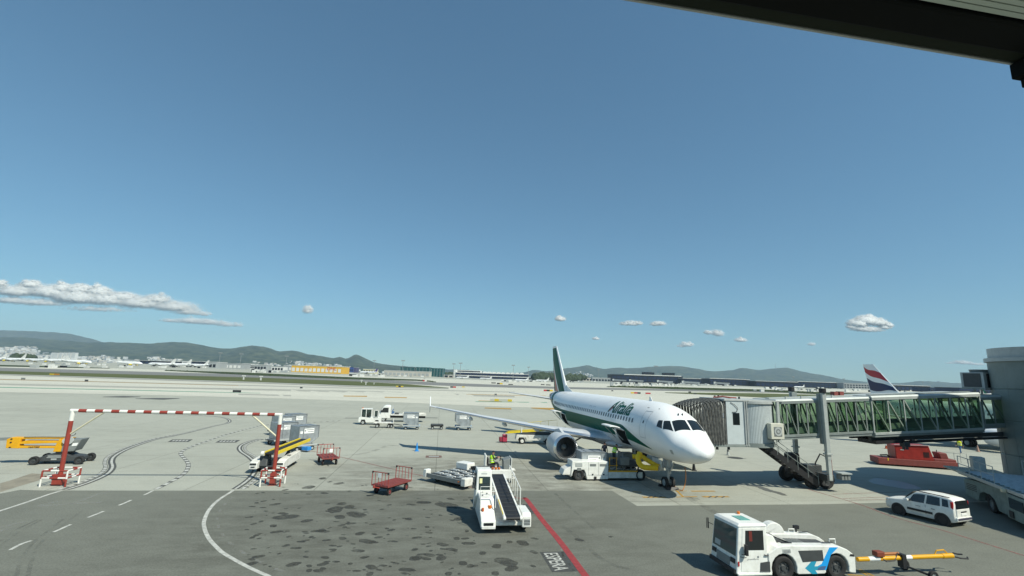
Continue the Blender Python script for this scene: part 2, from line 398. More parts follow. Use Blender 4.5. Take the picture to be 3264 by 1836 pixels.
# ground sheet: polar grid, dense near, reaching past the hills
rads = [0, 14, 20, 26, 34, 44, 56, 70, 90, 115, 140, 160, 180, 210, 240, 280, 320, 370, 430, 500, 580, 670, 780, 900, 1050, 1250, 1500, 2000, 2900, 4200, 6200, 9000]
azs = [R_(a) for a in range(-180, 181, 2)]
rings = []
for r in rads: rings.append([Vector((r*math.sin(a), r*math.cos(a), gz(r*math.sin(a), r*math.cos(a)))) for a in azs])
mb.loft(rings, closed=False, caps=False)
g = struct('ground', mb, 'concrete')
# everything past the stand's own concrete is older, paler paving laid as its own sheet
mb = MB()
cols = [(-60, 100), (200, 1290)]
def far_strip(name, xs_up, xs_lo, m, dz, step=60, kind='structure'):
    """a sheet between two pixel outlines, laid on the far airfield"""
    x0, x1 = xs_up[0][0], xs_up[-1][0]; n_ = max(2, int((x1-x0)/step)+1)
    mb = MB(); up, lo = [], []
    for i in range(n_):
        x = x0 + (x1-x0)*i/(n_-1)
        yu = interp([p[0] for p in xs_up], [p[1] for p in xs_up], x); yl = interp([p[0] for p in xs_lo], [p[1] for p in xs_lo], x)
        if yl - yu < 0.15: yl = yu + 0.15
        up.append(PF(x, yu)); lo.append(PF(x, yl))
    rows = []
    for k in range(7):
        t = k/6; row = []
        for a, c in zip(up, lo):
            q = a.lerp(c, t); row.append(Vector((q.x, q.y, gz(q.x, q.y) + dz*(0.25+q.length/400))))
        rows.append(row)
    mb.loft(rows, closed=False, caps=False); o = mb.build(name, m); o['kind'] = kind; return o
far_strip('airfield_paving', [(-300, 1150), (0, 1163), (820, 1188), (1640, 1215), (2420, 1236), (3400, 1256)],
          [(-300, 1246), (0, 1250.5), (430, 1258), (820, 1268), (1200, 1280), (1640, 1298), (2420, 1318), (3400, 1340)], 'far_concrete', 0.03)
far_strip('runway', [(-200, 1166), (0, 1172), (820, 1195), (1160, 1209), (1390, 1219), (1640, 1229), (1800, 1234), (2400, 1246), (3000, 1256)],
          [(-200, 1177), (0, 1183), (820, 1204), (1160, 1217), (1390, 1229), (1640, 1236), (1800, 1240), (2400, 1251), (3000, 1262)], 'runway', 0.08)
far_strip('grass_verge', [(-200, 1177.5), (0, 1183.5), (820, 1204.5), (1118, 1215.5), (1309, 1226), (1430, 1236.4)],
          [(-200, 1186.5), (0, 1192.6), (820, 1218), (1118, 1229), (1309, 1236), (1430, 1237.2)], 'grass', 0.13)
far_strip('grass_strip', [(-200, 1159), (0, 1163.5), (180, 1168.5), (350, 1173.6)], [(-200, 1163), (0, 1168.5), (180, 1172), (350, 1175)], 'grass_dark', 0.13)
far_strip('grass_strip', [(525, 1180), (800, 1188.5), (1118, 1203), (1341, 1210.5), (1390, 1217)], [(525, 1182), (800, 1196.5), (1118, 1209.5), (1341, 1214.5), (1390, 1218.5)], 'grass_dark', 0.16)
far_strip('grass_strip', [(1934, 1232.2), (2050, 1231.5), (2236, 1236.5), (2420, 1241.5), (2560, 1248), (2700, 1254), (3000, 1263), (3900, 1290)],
          [(1934, 1233.6), (2050, 1237.5), (2236, 1243.5), (2420, 1248), (2560, 1255), (2700, 1261), (3000, 1270), (3900, 1299)], 'grass_dark', 0.13)
far_strip('grass_strip', [(2120, 1251.5), (2260, 1252.5), (2420, 1254.5), (2560, 1258), (2800, 1263), (3100, 1270)],
          [(2120, 1252.5), (2260, 1259), (2420, 1267), (2560, 1275), (2800, 1284), (3100, 1300)], 'grass', 0.16)
far_strip('taxiway_edge', [(-200, 1187), (0, 1193), (820, 1218.5), (1118, 1229.6), (1430, 1237.8)], [(-200, 1190), (0, 1195.5), (820, 1222), (1118, 1233), (1430, 1240.5)], 'concrete_l', 0.16)
far_strip('taxiway_lane', [(-200, 1217), (0, 1222.5), (430, 1232.5), (820, 1239), (1200, 1247.5), (1640, 1262)], [(-200, 1221.5), (0, 1227.5), (430, 1237), (820, 1244), (1200, 1253.5), (1640, 1267)], 'lane', 0.05)
far_strip('taxiway_lane', [(-200, 1203.5), (0, 1208), (820, 1228), (1200, 1238.5), (1640, 1249)], [(-200, 1205.5), (0, 1210.5), (820, 1230.8), (1200, 1241), (1640, 1251.5)], 'lane', 0.06)
far_strip('taxiway_lane', [(760, 1255), (1200, 1266), (1640, 1283)], [(760, 1258.5), (1200, 1271), (1640, 1288)], 'lane', 0.05)
far_strip('taxiway_marking', [(-100, 1231.5), (0, 1233.4), (400, 1242.6), (700, 1249.8), (830, 1252.8)], [(-100, 1234.0), (0, 1236.0), (400, 1244.8), (700, 1251.6), (830, 1254.0)], 'p_teal', 0.06)
far_strip('taxiway_marking', [(1470, 1279), (1760, 1282.4)], [(1470, 1280.6), (1760, 1284.6)], 'p_teal', 0.06)
far_strip('taxiway_marking', [(0, 1209.6), (290, 1216.4), (760, 1229.5)], [(0, 1210.8), (290, 1217.4), (760, 1230.3)], 'p_yellow', 0.1)
far_strip('taxiway_marking', [(1095, 1261.5), (1170, 1262.2)], [(1095, 1264.2), (1170, 1265.4)], 'p_yellow', 0.1, 10)
far_strip('taxiway_marking', [(1226, 1265.4), (1297, 1267)], [(1226, 1268.2), (1297, 1269.6)], 'p_yellow', 0.1, 10)
far_strip('taxiway_marking', [(1545, 1299.6), (1630, 1301.5)], [(1545, 1302), (1630, 1305.6)], 'p_yellow', 0.1, 10)
far_strip('taxiway_marking', [(1694, 1299.5), (1766, 1301)], [(1694, 1302), (1766, 1308)], 'p_yellow', 0.1, 10)
far_strip('taxiway_marking', [(1486, 1256.5), (1740, 1262)], [(1486, 1257.6), (1740, 1263.2)], 'p_yellow', 0.1, 10)
far_strip('taxiway_marking', [(1525, 1277.0), (1600, 1279)], [(1525, 1278.8), (1600, 1280.6)], 'p_yellow', 0.1, 10)
far_strip('tar_patch', [(328, 1264.6), (395, 1262.6), (448, 1264.4)], [(328, 1266), (395, 1267.4), (448, 1266)], 'p_black', 0.03, 8)
far_strip('tar_patch', [(432, 1270.4), (500, 1268.8), (572, 1269.6)], [(432, 1271.6), (520, 1274.2), (572, 1271)], 'p_black', 0.03, 8)
far_strip('tar_patch', [(1100, 1332), (1220, 1331.5)], [(1100, 1333.6), (1220, 1333.2)], 'p_black', 0.01, 20)
far_strip('tar_patch', [(1330, 1330.5), (1395, 1331.5)], [(1330, 1332), (1395, 1333.3)], 'p_black', 0.01, 20)

# the darker asphalt in front of the stand
def sheet(name, pts, z, m, kind='structure'):
    mb = MB(); mb.add([(p[0], p[1], z) for p in pts], [tuple(range(len(pts)))])
    o = mb.build(name, m); o['kind'] = kind; return o
c5 = lambda x, y, z=0.0: P(x/2.473, 1250+y/2.473, z)
c6 = lambda x, y, z=0.0: P(600+x/2.473, 1250+y/2.473, z)
c7 = lambda x, y, z=0.0: P(1300+x/2.473, 1250+y/2.473, z)
c8 = lambda x, y, z=0.0: P(2000+x/2.473, 1250+y/2.473, z)
c9 = lambda x, y, z=0.0: P(2444+x/2.473, 1250+y/2.473, z)
edge = [c5(330, 775), c5(1000, 776), c5(2028, 776), c6(1200, 776), c7(600, 777), c7(1610, 778), c7(1800, 893), c8(75, 897), c8(700, 890), c8(1500, 884), c8(2028, 872), c9(1300, 872)]
sheet('asphalt_apron', [(70, 34)] + [(70, -20), (-80, -20), (-80, 5), (-44, 18)] + [c5(0, 800), c5(160, 770)] + edge + [(50, 37.2)], 0.004, 'asphalt')
# the service road curving away at the lower left
def spline(pts, n=10):
    out = []; k = len(pts)
    for i in range(k-1):
        p0, p1, p2, p3 = (Vector(pts[max(i-1, 0)]), Vector(pts[i]), Vector(pts[i+1]), Vector(pts[min(i+2, k-1)]))
        for j in range(n):
            t = j/n; out.append(0.5*((2*p1) + (p2-p0)*t + (2*p0-5*p1+4*p2-p3)*t*t + (3*p1-p0-3*p2+p3)*t**3))
    out.append(Vector(pts[-1])); return out
def resample(pts, step):
    out = [pts[0]]; acc = 0
    for a, b in zip(pts, pts[1:]):
        L = (b-a).length
        while L > 0 and acc + L >= step:
            t = (step-acc)/L; a = a.lerp(b, t); out.append(a); L = (b-a).length; acc = 0
        acc += L
    return out
def offs(pts, d):
    out = []
    for i, p in enumerate(pts):
        t = (pts[min(i+1, len(pts)-1)]-pts[max(i-1, 0)]); t = Vector((t.x, t.y, 0)).normalized(); out.append(Vector((p.x - t.y*d, p.y + t.x*d, p.z)))
    return out
def ribbon(mb, pts, wd, z, off=0.0, m=0):
    a, b = offs(pts, off-wd/2), offs(pts, off+wd/2); n = len(pts)
    return mb.add([(p.x, p.y, z) for p in a] + [(p.x, p.y, z) for p in b], [(i, i+1, n+i+1, n+i) for i in range(n-1)], m)
def dashes(mb, pts, wd, z, on, off_, shift=0.0, m=0):
    q = resample(pts, 0.1); i = 0; no, nf = max(1, int(on/0.1)), max(1, int(off_/0.1))
    while i + no < len(q): ribbon(mb, q[i:i+no+1], wd, z, shift, m); i += no + nf
lineA = spline([c5(-60, 960), c5(0, 937), c5(200, 872), c5(400, 802), c5(600, 747), c5(740, 697), c5(850, 642), c5(890, 592), c5(882, 548), c5(902, 508), c5(975, 463), c5(1080, 420), c5(1230, 372), c5(1370, 345), c5(1500, 315), c5(1700, 265), c5(1790, 245), c5(1812, 226), c5(1780, 206), c5(1700, 192), c5(1500, 182), c5(1200, 175)])
lineB = spline([c5(80, 1245), c5(170, 1197), c5(290, 1158), c5(420, 1105), c5(545, 1050), c5(665, 1000), c5(775, 957), c5(875, 916), c5(970, 880), c5(1050, 845), c5(1140, 810), c5(1220, 770), c5(1330, 715), c5(1420, 665), c5(1470, 620), c5(1485, 570), c5(1460, 530), c5(1425, 490), c5(1440, 465), c5(1520, 425), c5(1650, 380), c5(1800, 330), c5(2028, 270), c6(620, 258), c6(900, 246), c6(1200, 224)])
lineC = spline([c6(640, 1455), c6(520, 1403), c6(400, 1342), c6(280, 1272), c6(230, 1230), c6(160, 1150), c6(125, 1062), c6(130, 1000), c6(170, 920), c6(240, 850), c6(340, 785), c6(450, 712), c6(510, 655), c6(535, 603), c6(530, 560), c6(480, 510), c6(420, 470), c6(405, 440), c6(430, 412), c6(500, 385), c6(570, 368)])
def on_concrete(p): return p.y > 29.9 + (p.x+24.3)*0.1408
mb = MB()
for ln in (lineA, lineC):
    q = resample(ln, 0.25); conc = [p for p in q if on_concrete(p)]; asp = [p for p in q if not on_concrete(p)]
    ribbon(mb, asp, 0.17, 0.010, 0, 0)
    ribbon(mb, conc, 0.44, 0.010, 0.02, 1); ribbon(mb, conc, 0.15, 0.014, 0.02, 0)
q = resample(lineC, 0.25); conc = [p for p in q if on_concrete(p)]
ribbon(mb, conc, 0.26, 0.008, -0.42, 1); dashes(mb, offs(conc, -0.42), 0.20, 0.012, 0.55, 0.3, 0, 0)
dashes(mb, offs([p for p in resample(lineC, .25) if not on_concrete(p)], -0.55), 0.14, 0.009, 0.5, 0.9, 0, 2)
q = [p for p in resample(lineA, 0.25) if on_concrete(p)][:110]
ribbon(mb, q, 0.26, 0.008, 0.42, 1); dashes(mb, offs(q, 0.42), 0.20, 0.012, 0.55, 0.3, 0, 0)
dashes(mb, offs([p for p in resample(lineA, .25) if not on_concrete(p)], 0.6), 0.14, 0.009, 1.6, 1.9, 0, 2)
struct('road_marking', mb, ['p_white', 'p_black', 'p_faint'])
mb = MB()
q = resample(lineB, 0.25); conc = [p for p in q if on_concrete(p)]; asp = [p for p in q if not on_concrete(p)]
dashes(mb, asp, 0.13, 0.010, 1.1, 1.15, 0, 0)
ribbon(mb, conc, 0.30, 0.008, 0, 1); dashes(mb, conc, 0.24, 0.012, 0.75, 0.4, 0, 0)
struct('road_marking', mb, ['p_white', 'p_black'])
# faint arrow and crossing strokes on the road
mb = MB()
for pts, wd in (([c5(305, 895), c5(420, 868), c5(510, 853)], .22), ([c5(300, 900), c5(420, 893), c5(560, 880), c5(800, 870)], .30), ([c5(560, 880), c5(660, 850), c5(760, 810), c5(880, 780)], .22), ([c5(-20, 1072), c5(120, 1040), c5(200, 1020)], .25), ([c5(-20, 1100), c5(90, 1068)], .25)):
    ribbon(mb, spline(pts), wd, 0.010)
struct('road_marking', mb, 'p_faint')
# two black panels with faded lettering strokes on the road
for (x, y) in ((1420, 383), (1795, 388)):
    mb = MB(); a, b_, c_, d = c5(x-100, y+10), c5(x+65, y+10), c5(x+100, y-10), c5(x-60, y-10)
    mb.add([(v.x, v.y, 0.010) for v in (a, b_, c_, d)], [(0, 1, 2, 3)], 0)
    for k in range(5):
        t0, t1 = 0.12+0.16*k, 0.12+0.16*k+0.09
        p0, p1, p2, p3 = a.lerp(b_, t0), a.lerp(b_, t1), d.lerp(c_, t1), d.lerp(c_, t0)
        mb.add([(v.x, v.y, 0.014) for v in (p0.lerp(p3, .25), p1.lerp(p2, .25), p1.lerp(p2, .75), p0.lerp(p3, .75))], [(0, 1, 2, 3)], 1)
    struct('road_marking', mb, ['p_black', 'p_white'])
# hairline joint and tyre tracks on the concrete
mb = MB()
for pts, wd in (([c5(0, 155), c5(200, 135), c5(450, 115), c5(560, 112)], .25), ([c6(900, 255), c6(1200, 225), c6(1340, 222)], .12), ([c5(700, 398), c5(900, 390), c5(1300, 352)], .12), ([c5(0, 1180), c5(120, 1090), c5(300, 1005)], .12), ([c5(0, 1215), c5(140, 1110), c5(330, 1005)], .12),
                ([c5(130, 1449), c5(170, 1320), c5(260, 1190), c5(400, 1080), c5(560, 950)], .13), ([c5(220, 1449), c5(260, 1300), c5(330, 1180), c5(480, 1060), c5(640, 940)], .13),
                ([c6(1240, 500), c6(1420, 475), c6(1560, 425)], .45), ([c6(1560, 415), c6(1660, 425)], .45),
                ([c7(1160, 800), c7(1270, 900), c7(1360, 985), c7(1470, 1075)], .20), ([c7(1210, 1050), c7(1380, 1180), c7(1490, 1290), c7(1640, 1370), c7(1900, 1430)], .24),
                ([c8(520, 830), c8(640, 920), c8(720, 960)], .5), ([c8(380, 760), c8(480, 830), c8(560, 880)], .5), ([c8(60, 500), c8(200, 470), c8(330, 540)], .9)):
    q = spline(pts); ribbon(mb, q, wd, 0.008)
struct('tyre_marks', mb, 'p_tyre')
mb = MB()
for pts in ([c8(940, 735), c8(1030, 745), c8(1110, 775), c8(1190, 795), c8(1240, 815)],):
    q = spline(pts, 8); n_ = len(q); a = offs(q, -0.28); b_ = offs(q, 0.28)
    for i in range(n_): k = 0.55 + 0.5*math.sin(PI*i/(n_-1))+0.08*math.sin(i*1.7); a[i] = q[i].lerp(a[i], k); b_[i] = q[i].lerp(b_[i], k*1.15)
    mb.add([(p.x, p.y, 0.008) for p in a+b_], [(i, i+1, n_+i+1, n_+i) for i in range(n_-1)])
struct('damp_patch', mb, mat('damp_concrete', (0.13, 0.125, 0.105), 0.55, dirt=0.5, scale=2.5))
# puddle in the shade of the bridge
mb = MB(); q = spline([c9(800, 700), c9(860, 678), c9(960, 690), c9(1080, 710), c9(1190, 745), c9(1210, 762), c9(1100, 765), c9(960, 742), c9(840, 722)], 6)
mb.add([(p.x, p.y, 0.008) for p in q], [tuple(range(len(q)))])
struct('puddle', mb, mat('wet_paving', (0.16, 0.20, 0.23), 0.4, spec=0.4))
# oil stains: many irregular flat blots on the stand where carts and loaders wait
mb = MB(); rs = random.Random(11)
blots = [(775, 1345, 55), (600, 1300, 0)] 
def blot(p, r, sq=1.0, z=0.007):
    n_ = 14; ph = rs.random()*6
    pts = []
    for i in range(n_):
        t = 2*PI*i/n_; k = r*(0.78+0.22*math.sin(2*t+ph)+0.18*rs.random()); pts.append((p.x + k*math.cos(t), p.y + k*sq*math.sin(t), z))
    mb.add(pts, [tuple(range(n_))])
for x, y, r in ((775, 1340, .55), (815, 1390, .34), (905, 1190, .38), (700, 1215, .30), (480, 1193, .32), (590, 1270, .22), (995, 1262, .22), (60, 1310, .30), (385, 1155, .22), (450, 1155, .2), (435, 1350, .24), (800, 1182, .2), (400, 1000, .35), (125, 870, .4), (300, 890, .75), (1000, 1155, .2), (525, 1372, .16), (600, 1345, .14), (985, 1372, .14), (320, 1432, .2), (690, 1430, .22), (1350, 1165, .24), (1600, 1140, .14)):
    blot(c7(x, y), r, 0.9, 0.0066 + 0.0001*rs.random())
for x, y, r in ((1410, 1177, .40), (1195, 985, .40), (1325, 965, .62), (1160, 925, .62), (1270, 905, .4), (770, 985, .62), (750, 958, .3), (935, 1015, .32), (1060, 1097, .32), (697, 1102, .28), (670, 1055, .24), (1215, 1152, .24), (1090, 1168, .18), (1280, 1035, .26), (1210, 1050, .22), (1390, 1302, .2), (1080, 1305, .2), (1060, 1357, .24), (1500, 1145, .2), (1600, 1088, .22), (1790, 1310, .26), (1450, 1040, .16), (575, 1020, .16), (770, 1210, .18), (685, 885, .3), (1060, 680, .35), (1190, 720, .4), (1210, 880, .35), (950, 750, .5), (700, 700, .3), (1520, 1310, .12), (1720, 1400, .3), (1840, 1280, .2), (1900, 1285, .26), (1860, 870, .42), (1740, 1000, .2)):
    blot(c6(x, y), r, 0.9, 0.0058 + 0.0001*rs.random())
for _ in range(230):
    p = c6(rs.uniform(450, 2300), 700+740*rs.random()**0.9); blot(p, rs.uniform(0.04, 0.17)*(1 if rs.random() < .8 else 1.8), 0.9, 0.0062+0.0003*rs.random())
o = mb.build('oil_stains', 'p_stain'); o['kind'] = 'stuff'
# red stand lines
mb = MB(); ribbon(mb, spline([c7(915, 835), c7(940, 852), c7(1060, 1010), c7(1200, 1180), c7(1402, 1452), c7(1600, 1700)]), 0.30, 0.012); struct('stand_line', mb, 'p_red')
mb = MB(); ribbon(mb, spline([c6(900, 450), c6(1200, 512), c6(1600, 605), c6(1760, 642), c6(1880, 668), c7(500, 752), c7(870, 836), c7(925, 846)]), 0.13, 0.011); struct('stand_line', mb, 'p_redf')
mb = MB(); ribbon(mb, spline([c9(250, 735), c9(340, 770), c9(720, 882), c9(1000, 985), c9(1400, 1095), c9(2028, 1290), c9(2400, 1400)]), 0.12, 0.012); struct('stand_line', mb, 'p_redf')
mb = MB()
for a, b_ in (((520, 806), (1100, 785)), ((600, 840), (1010, 824)), ((650, 852), (1000, 846))): ribbon(mb, [c9(*a), c9(*b_)], 0.08, 0.010)
struct('stand_line', mb, 'p_redf')
# ESPERA lettering
for k, (o1, o2, hgt) in enumerate(((c7(1120, 1268), c7(1215, 1408), 0.78), (c7(868, 888), c7(912, 955), 0.7))):
    ux = (o2-o1); Lw = ux.length; ux.normalize(); uy = Vector((-ux.y, ux.x, 0))
    mb = MB(); q = [o1 - uy*0.42 - ux*.12, o2 - uy*0.42 + ux*.12, o2 + uy*(hgt-0.05) + ux*.12, o1 + uy*(hgt-0.05) - ux*.12]
    mb.add([(v.x, v.y, 0.010) for v in q], [(0, 1, 2, 3)], 0)
    vs, fs = text_verts('ESPERA', 1.0, 0, 0.012, 1.0); wv = max(v[0] for v in vs)
    base = o1 - uy*0.28
    mb.add([(base + ux*(v[0]*Lw/wv) + uy*(v[1]*hgt*1.1) + Vector((0, 0, .015-base.z)))[:] for v in vs], fs, 1)
    struct('ground_lettering', mb, ['p_black', 'p_white'])
mb = MB()
for x0, y0, x1, y1 in ((1205, 1190, 1225, 1300), (1265, 1345, 1280, 1370), (1300, 1395, 1330, 1440)): ribbon(mb, [c7(x0, y0), c7(x1, y1)], 0.1, 0.010)
struct('road_marking', mb, 'p_faint')
# yellow stand numbers and stop bars by the nose wheel
mb = MB()
for a, b_, wd in (((120, 829), (300, 829), .30), ((385, 828), (550, 824), .16), ((385, 775), (440, 826), .14), ((500, 781), (690, 781), .26), ((590, 825), (800, 825), .32), ((40, 785), (110, 790), .2), ((380, 780), (470, 780), .1)):
    ribbon(mb, [c8(*a), c8(*b_)], wd, 0.010)
for x in (160, 200, 245, 640, 690, 745): ribbon(mb, [c8(x, 833), c8(x+22, 821)], 0.1, 0.014, 0, 1)
struct('stand_marking', mb, ['p_yellow', 'p_black'])
mb = MB()
for a, b_ in (((640, 1440), (760, 1449)), ((720, 1405), (800, 1449)), ((735, 1400), (850, 1455))): ribbon(mb, [c9(*a), c9(*b_)], 0.12, 0.012)
struct('stand_marking', mb, 'p_yellow')
# iron covers let into the paving
mb = MB(); q = [c7(142, 500), c7(265, 500), c7(268, 517), c7(140, 517)]; mb.add([(v.x, v.y, .010) for v in q], [(0, 1, 2, 3)]); q2 = [c7(165, 506), c7(245, 506), c7(245, 511), c7(165, 511)]; mb.add([(v.x, v.y, .014) for v in q2], [(0, 1, 2, 3)], 1)
struct('drain_cover', mb, [mat('rust_iron', (0.17, 0.105, 0.085), 0.8, dirt=.4, scale=4), 'lgrey'])
mb = MB(); p = c8(850, 518); mb.cyl((p.x, p.y, 0), (p.x, p.y, .012), 0.75, n=24); ribbon(mb, [c8(780, 512), c8(935, 525)], .25, .008)
struct('drain_cover', mb, 'p_black')
# worn pale island under the gantry's left leg and the verge of the road
mb = MB(); q = [c5(0, 790), c5(150, 742), c5(330, 690), c5(380, 650), c5(250, 640), c5(100, 690), c5(0, 720)]
mb.add([(v.x, v.y, 0.006) for v in q], [tuple(range(len(q)))]); struct('kerb_verge', mb, mat('gritty_verge', (0.27, 0.245, 0.19), .9, dirt=.6, scale=1.2))

# ================================================================== hills
def hill_mat(name, a, b_, sc):
    m, n, bs = new_mat(name); N = n.nodes; L = n.links; bs.inputs['Roughness'].default_value = 1; bs.inputs['Specular IOR Level'].default_value = 0.05
    tc = N.new('ShaderNodeTexCoord'); nz = N.new('ShaderNodeTexNoise'); nz.inputs['Scale'].default_value = sc; nz.inputs['Detail'].default_value = 9; nz.inputs['Roughness'].default_value = 0.7
    r = N.new('ShaderNodeValToRGB'); r.color_ramp.elements[0].position = 0.43; r.color_ramp.elements[1].position = 0.60
    r.color_ramp.elements[0].color = lin(a); r.color_ramp.elements[1].color = lin(b_)
    L.new(tc.outputs['Object'], nz.inputs['Vector']); L.new(nz.outputs[0], r.inputs[0]); L.new(r.outputs[0], bs.inputs['Base Color']); return m
M['hill'] = hill_mat('wooded_hill', (0.014, 0.030, 0.012), (0.075, 0.088, 0.042), 0.012)
def fbm(x, y, seed=0):
    from mathutils import noise as mn
    return mn.fractal(Vector((x, y, seed*7.3)), 1.0, 2.0, 5)
HILL = {}
def hills(name, crest, D, base_f=0.72, key=None, amp=0.075, step=9):
    xs = [c[0] for c in crest]; ys = [c[1] for c in crest]; f = smooth_interp(xs, ys)
    n_ = int((xs[-1]-xs[0])/step)+1; NV = 28; rows = [[] for _ in range(NV+4)]
    for i in range(n_):
        x = xs[0] + (xs[-1]-xs[0])*i/(n_-1)
        pc = at(x, f(x)+1.2*fbm(x*0.045, 3.1, 2), D); pb = Vector((pc.x*base_f, pc.y*base_f, 0)); H = pc.z + 6
        for k in range(NV+1):
            t = k/NV; q = pb.lerp(Vector((pc.x, pc.y, 0)), t)
            e = t**1.35 * (1 + 0.25*math.sin(PI*t)*fbm(q.x/600, q.y/900, 1))
            z = -6 + H*e + H*amp*4*t*(1-t)*(fbm(q.x/330, q.y/500, 5)+.6*fbm(q.x/130, q.y/200, 9))
            rows[k].append(Vector((q.x, q.y, z)))
        for k in range(3):
            g_ = 1.06+0.12*k; rows[NV+1+k].append(Vector((pc.x*g_, pc.y*g_, -6 + H*(0.75-0.37*k))))
    mb = MB(); mb.loft(rows, closed=False, caps=False); o = mb.build(name, 'hill', smooth=60); o['kind'] = 'structure'; HILL[key] = (xs[0], xs[-1], n_, rows)
    o['kind'] = 'structure'
    return o
z1 = lambda x, y: (x/3.1415, 1000+y/3.1415)
z2 = lambda x, y: (800+x/3.1415, 1000+y/3.1415)
z3 = lambda x, y: (1600+x/3.1415, 1000+y/3.1415)
z4 = lambda x, y: (2400+x/2.981, 1000+y/2.981)
hills('hills', [(-700, 1030), (-300, 1040), z1(0, 165), z1(200, 170), z1(650, 195), z1(850, 235), z1(1050, 288), z1(1300, 330), z1(1700, 400)], 7200, 0.8, 'far')
hills('hills', [(-700, 1068), (-300, 1070), z1(0, 235), z1(200, 235), z1(450, 255), z1(700, 272), z1(900, 290), z1(1070, 285), z1(1300, 292), z1(1480, 298), z1(1700, 283), z1(1850, 288), z1(2000, 310), z1(2200, 346), z1(2300, 350), z1(2400, 335), z1(2530, 316),
                z2(0, 318), z2(150, 336), z2(300, 375), z2(420, 370), z2(600, 410), z2(740, 430), z2(830, 442), z2(890, 431), z2(950, 450), z2(1050, 408), z2(1150, 450), z2(1250, 490), z2(1400, 512), z2(1650, 536), z2(1900, 575), z2(2200, 630), z2(2500, 660)], 4900, 0.6, 'near')
hills('hills', [z2(700, 640), z2(1000, 590), z2(1300, 545), z2(1800, 552), z2(2100, 560), z3(0, 592), z3(200, 590), z3(320, 565), z3(420, 572), z3(530, 570), z3(640, 545), z3(780, 530), z3(860, 515), z3(950, 540), z3(1030, 552), z3(1150, 540), z3(1280, 548), z3(1500, 530), z3(1700, 523), z3(1870, 537), z3(2000, 560), z3(2100, 575), z3(2300, 565), z3(2400, 543), z3(2576, 562),
                z4(100, 530), z4(310, 514), z4(450, 545), z4(700, 590), z4(900, 630), z4(1100, 648), z4(1350, 660), z4(1600, 640), z4(1900, 655), z4(2200, 670), z4(2900, 690), (4000, 1262), (4600, 1275)], 7000, 0.75, 'right')

# ================================================================== haze
HAZE = 1
if HAZE:
    mb = MB(); mb.bx(-11500, 11500, -500, 8600, -14, 620)
    m_ = bpy.data.materials.new('thin_haze'); m_.use_nodes = True; n_ = m_.node_tree; n_.nodes.clear()
    pv = n_.nodes.new('ShaderNodeVolumePrincipled'); pv.inputs['Color'].default_value = (0.62, 0.82, 1.0, 1); pv.inputs['Density'].default_value = 0.000085
    pv.inputs['Anisotropy'].default_value = 0.0
    oo = n_.nodes.new('ShaderNodeOutputMaterial'); n_.links.new(pv.outputs[0], oo.inputs['Volume'])
    o = mb.build('haze', m_); o['kind'] = 'stuff'

# ================================================================== clouds
def cloud_mat():
    m, n, b = new_mat('cloud_vapour'); n.nodes.clear(); N = n.nodes; L = n.links
    df = N.new('ShaderNodeBsdfDiffuse'); df.inputs[0].default_value = (0.96, 0.96, 0.96, 1)
    tl = N.new('ShaderNodeBsdfTranslucent'); tl.inputs[0].default_value = (0.96, 0.96, 0.96, 1)
    d = N.new('ShaderNodeMixShader'); d.inputs[0].default_value = 0.22; L.new(df.outputs[0], d.inputs[1]); L.new(tl.outputs[0], d.inputs[2])
    tr = N.new('ShaderNodeBsdfTransparent'); m2 = N.new('ShaderNodeMixShader'); L.new(tr.outputs[0], m2.inputs[1]); L.new(d.outputs[0], m2.inputs[2])
    at_ = N.new('ShaderNodeAttribute'); at_.attribute_name = 'opacity'; L.new(at_.outputs['Fac'], m2.inputs[0])
    o = N.new('ShaderNodeOutputMaterial'); L.new(m2.outputs[0], o.inputs[0]); return m
M['cloud'] = cloud_mat()
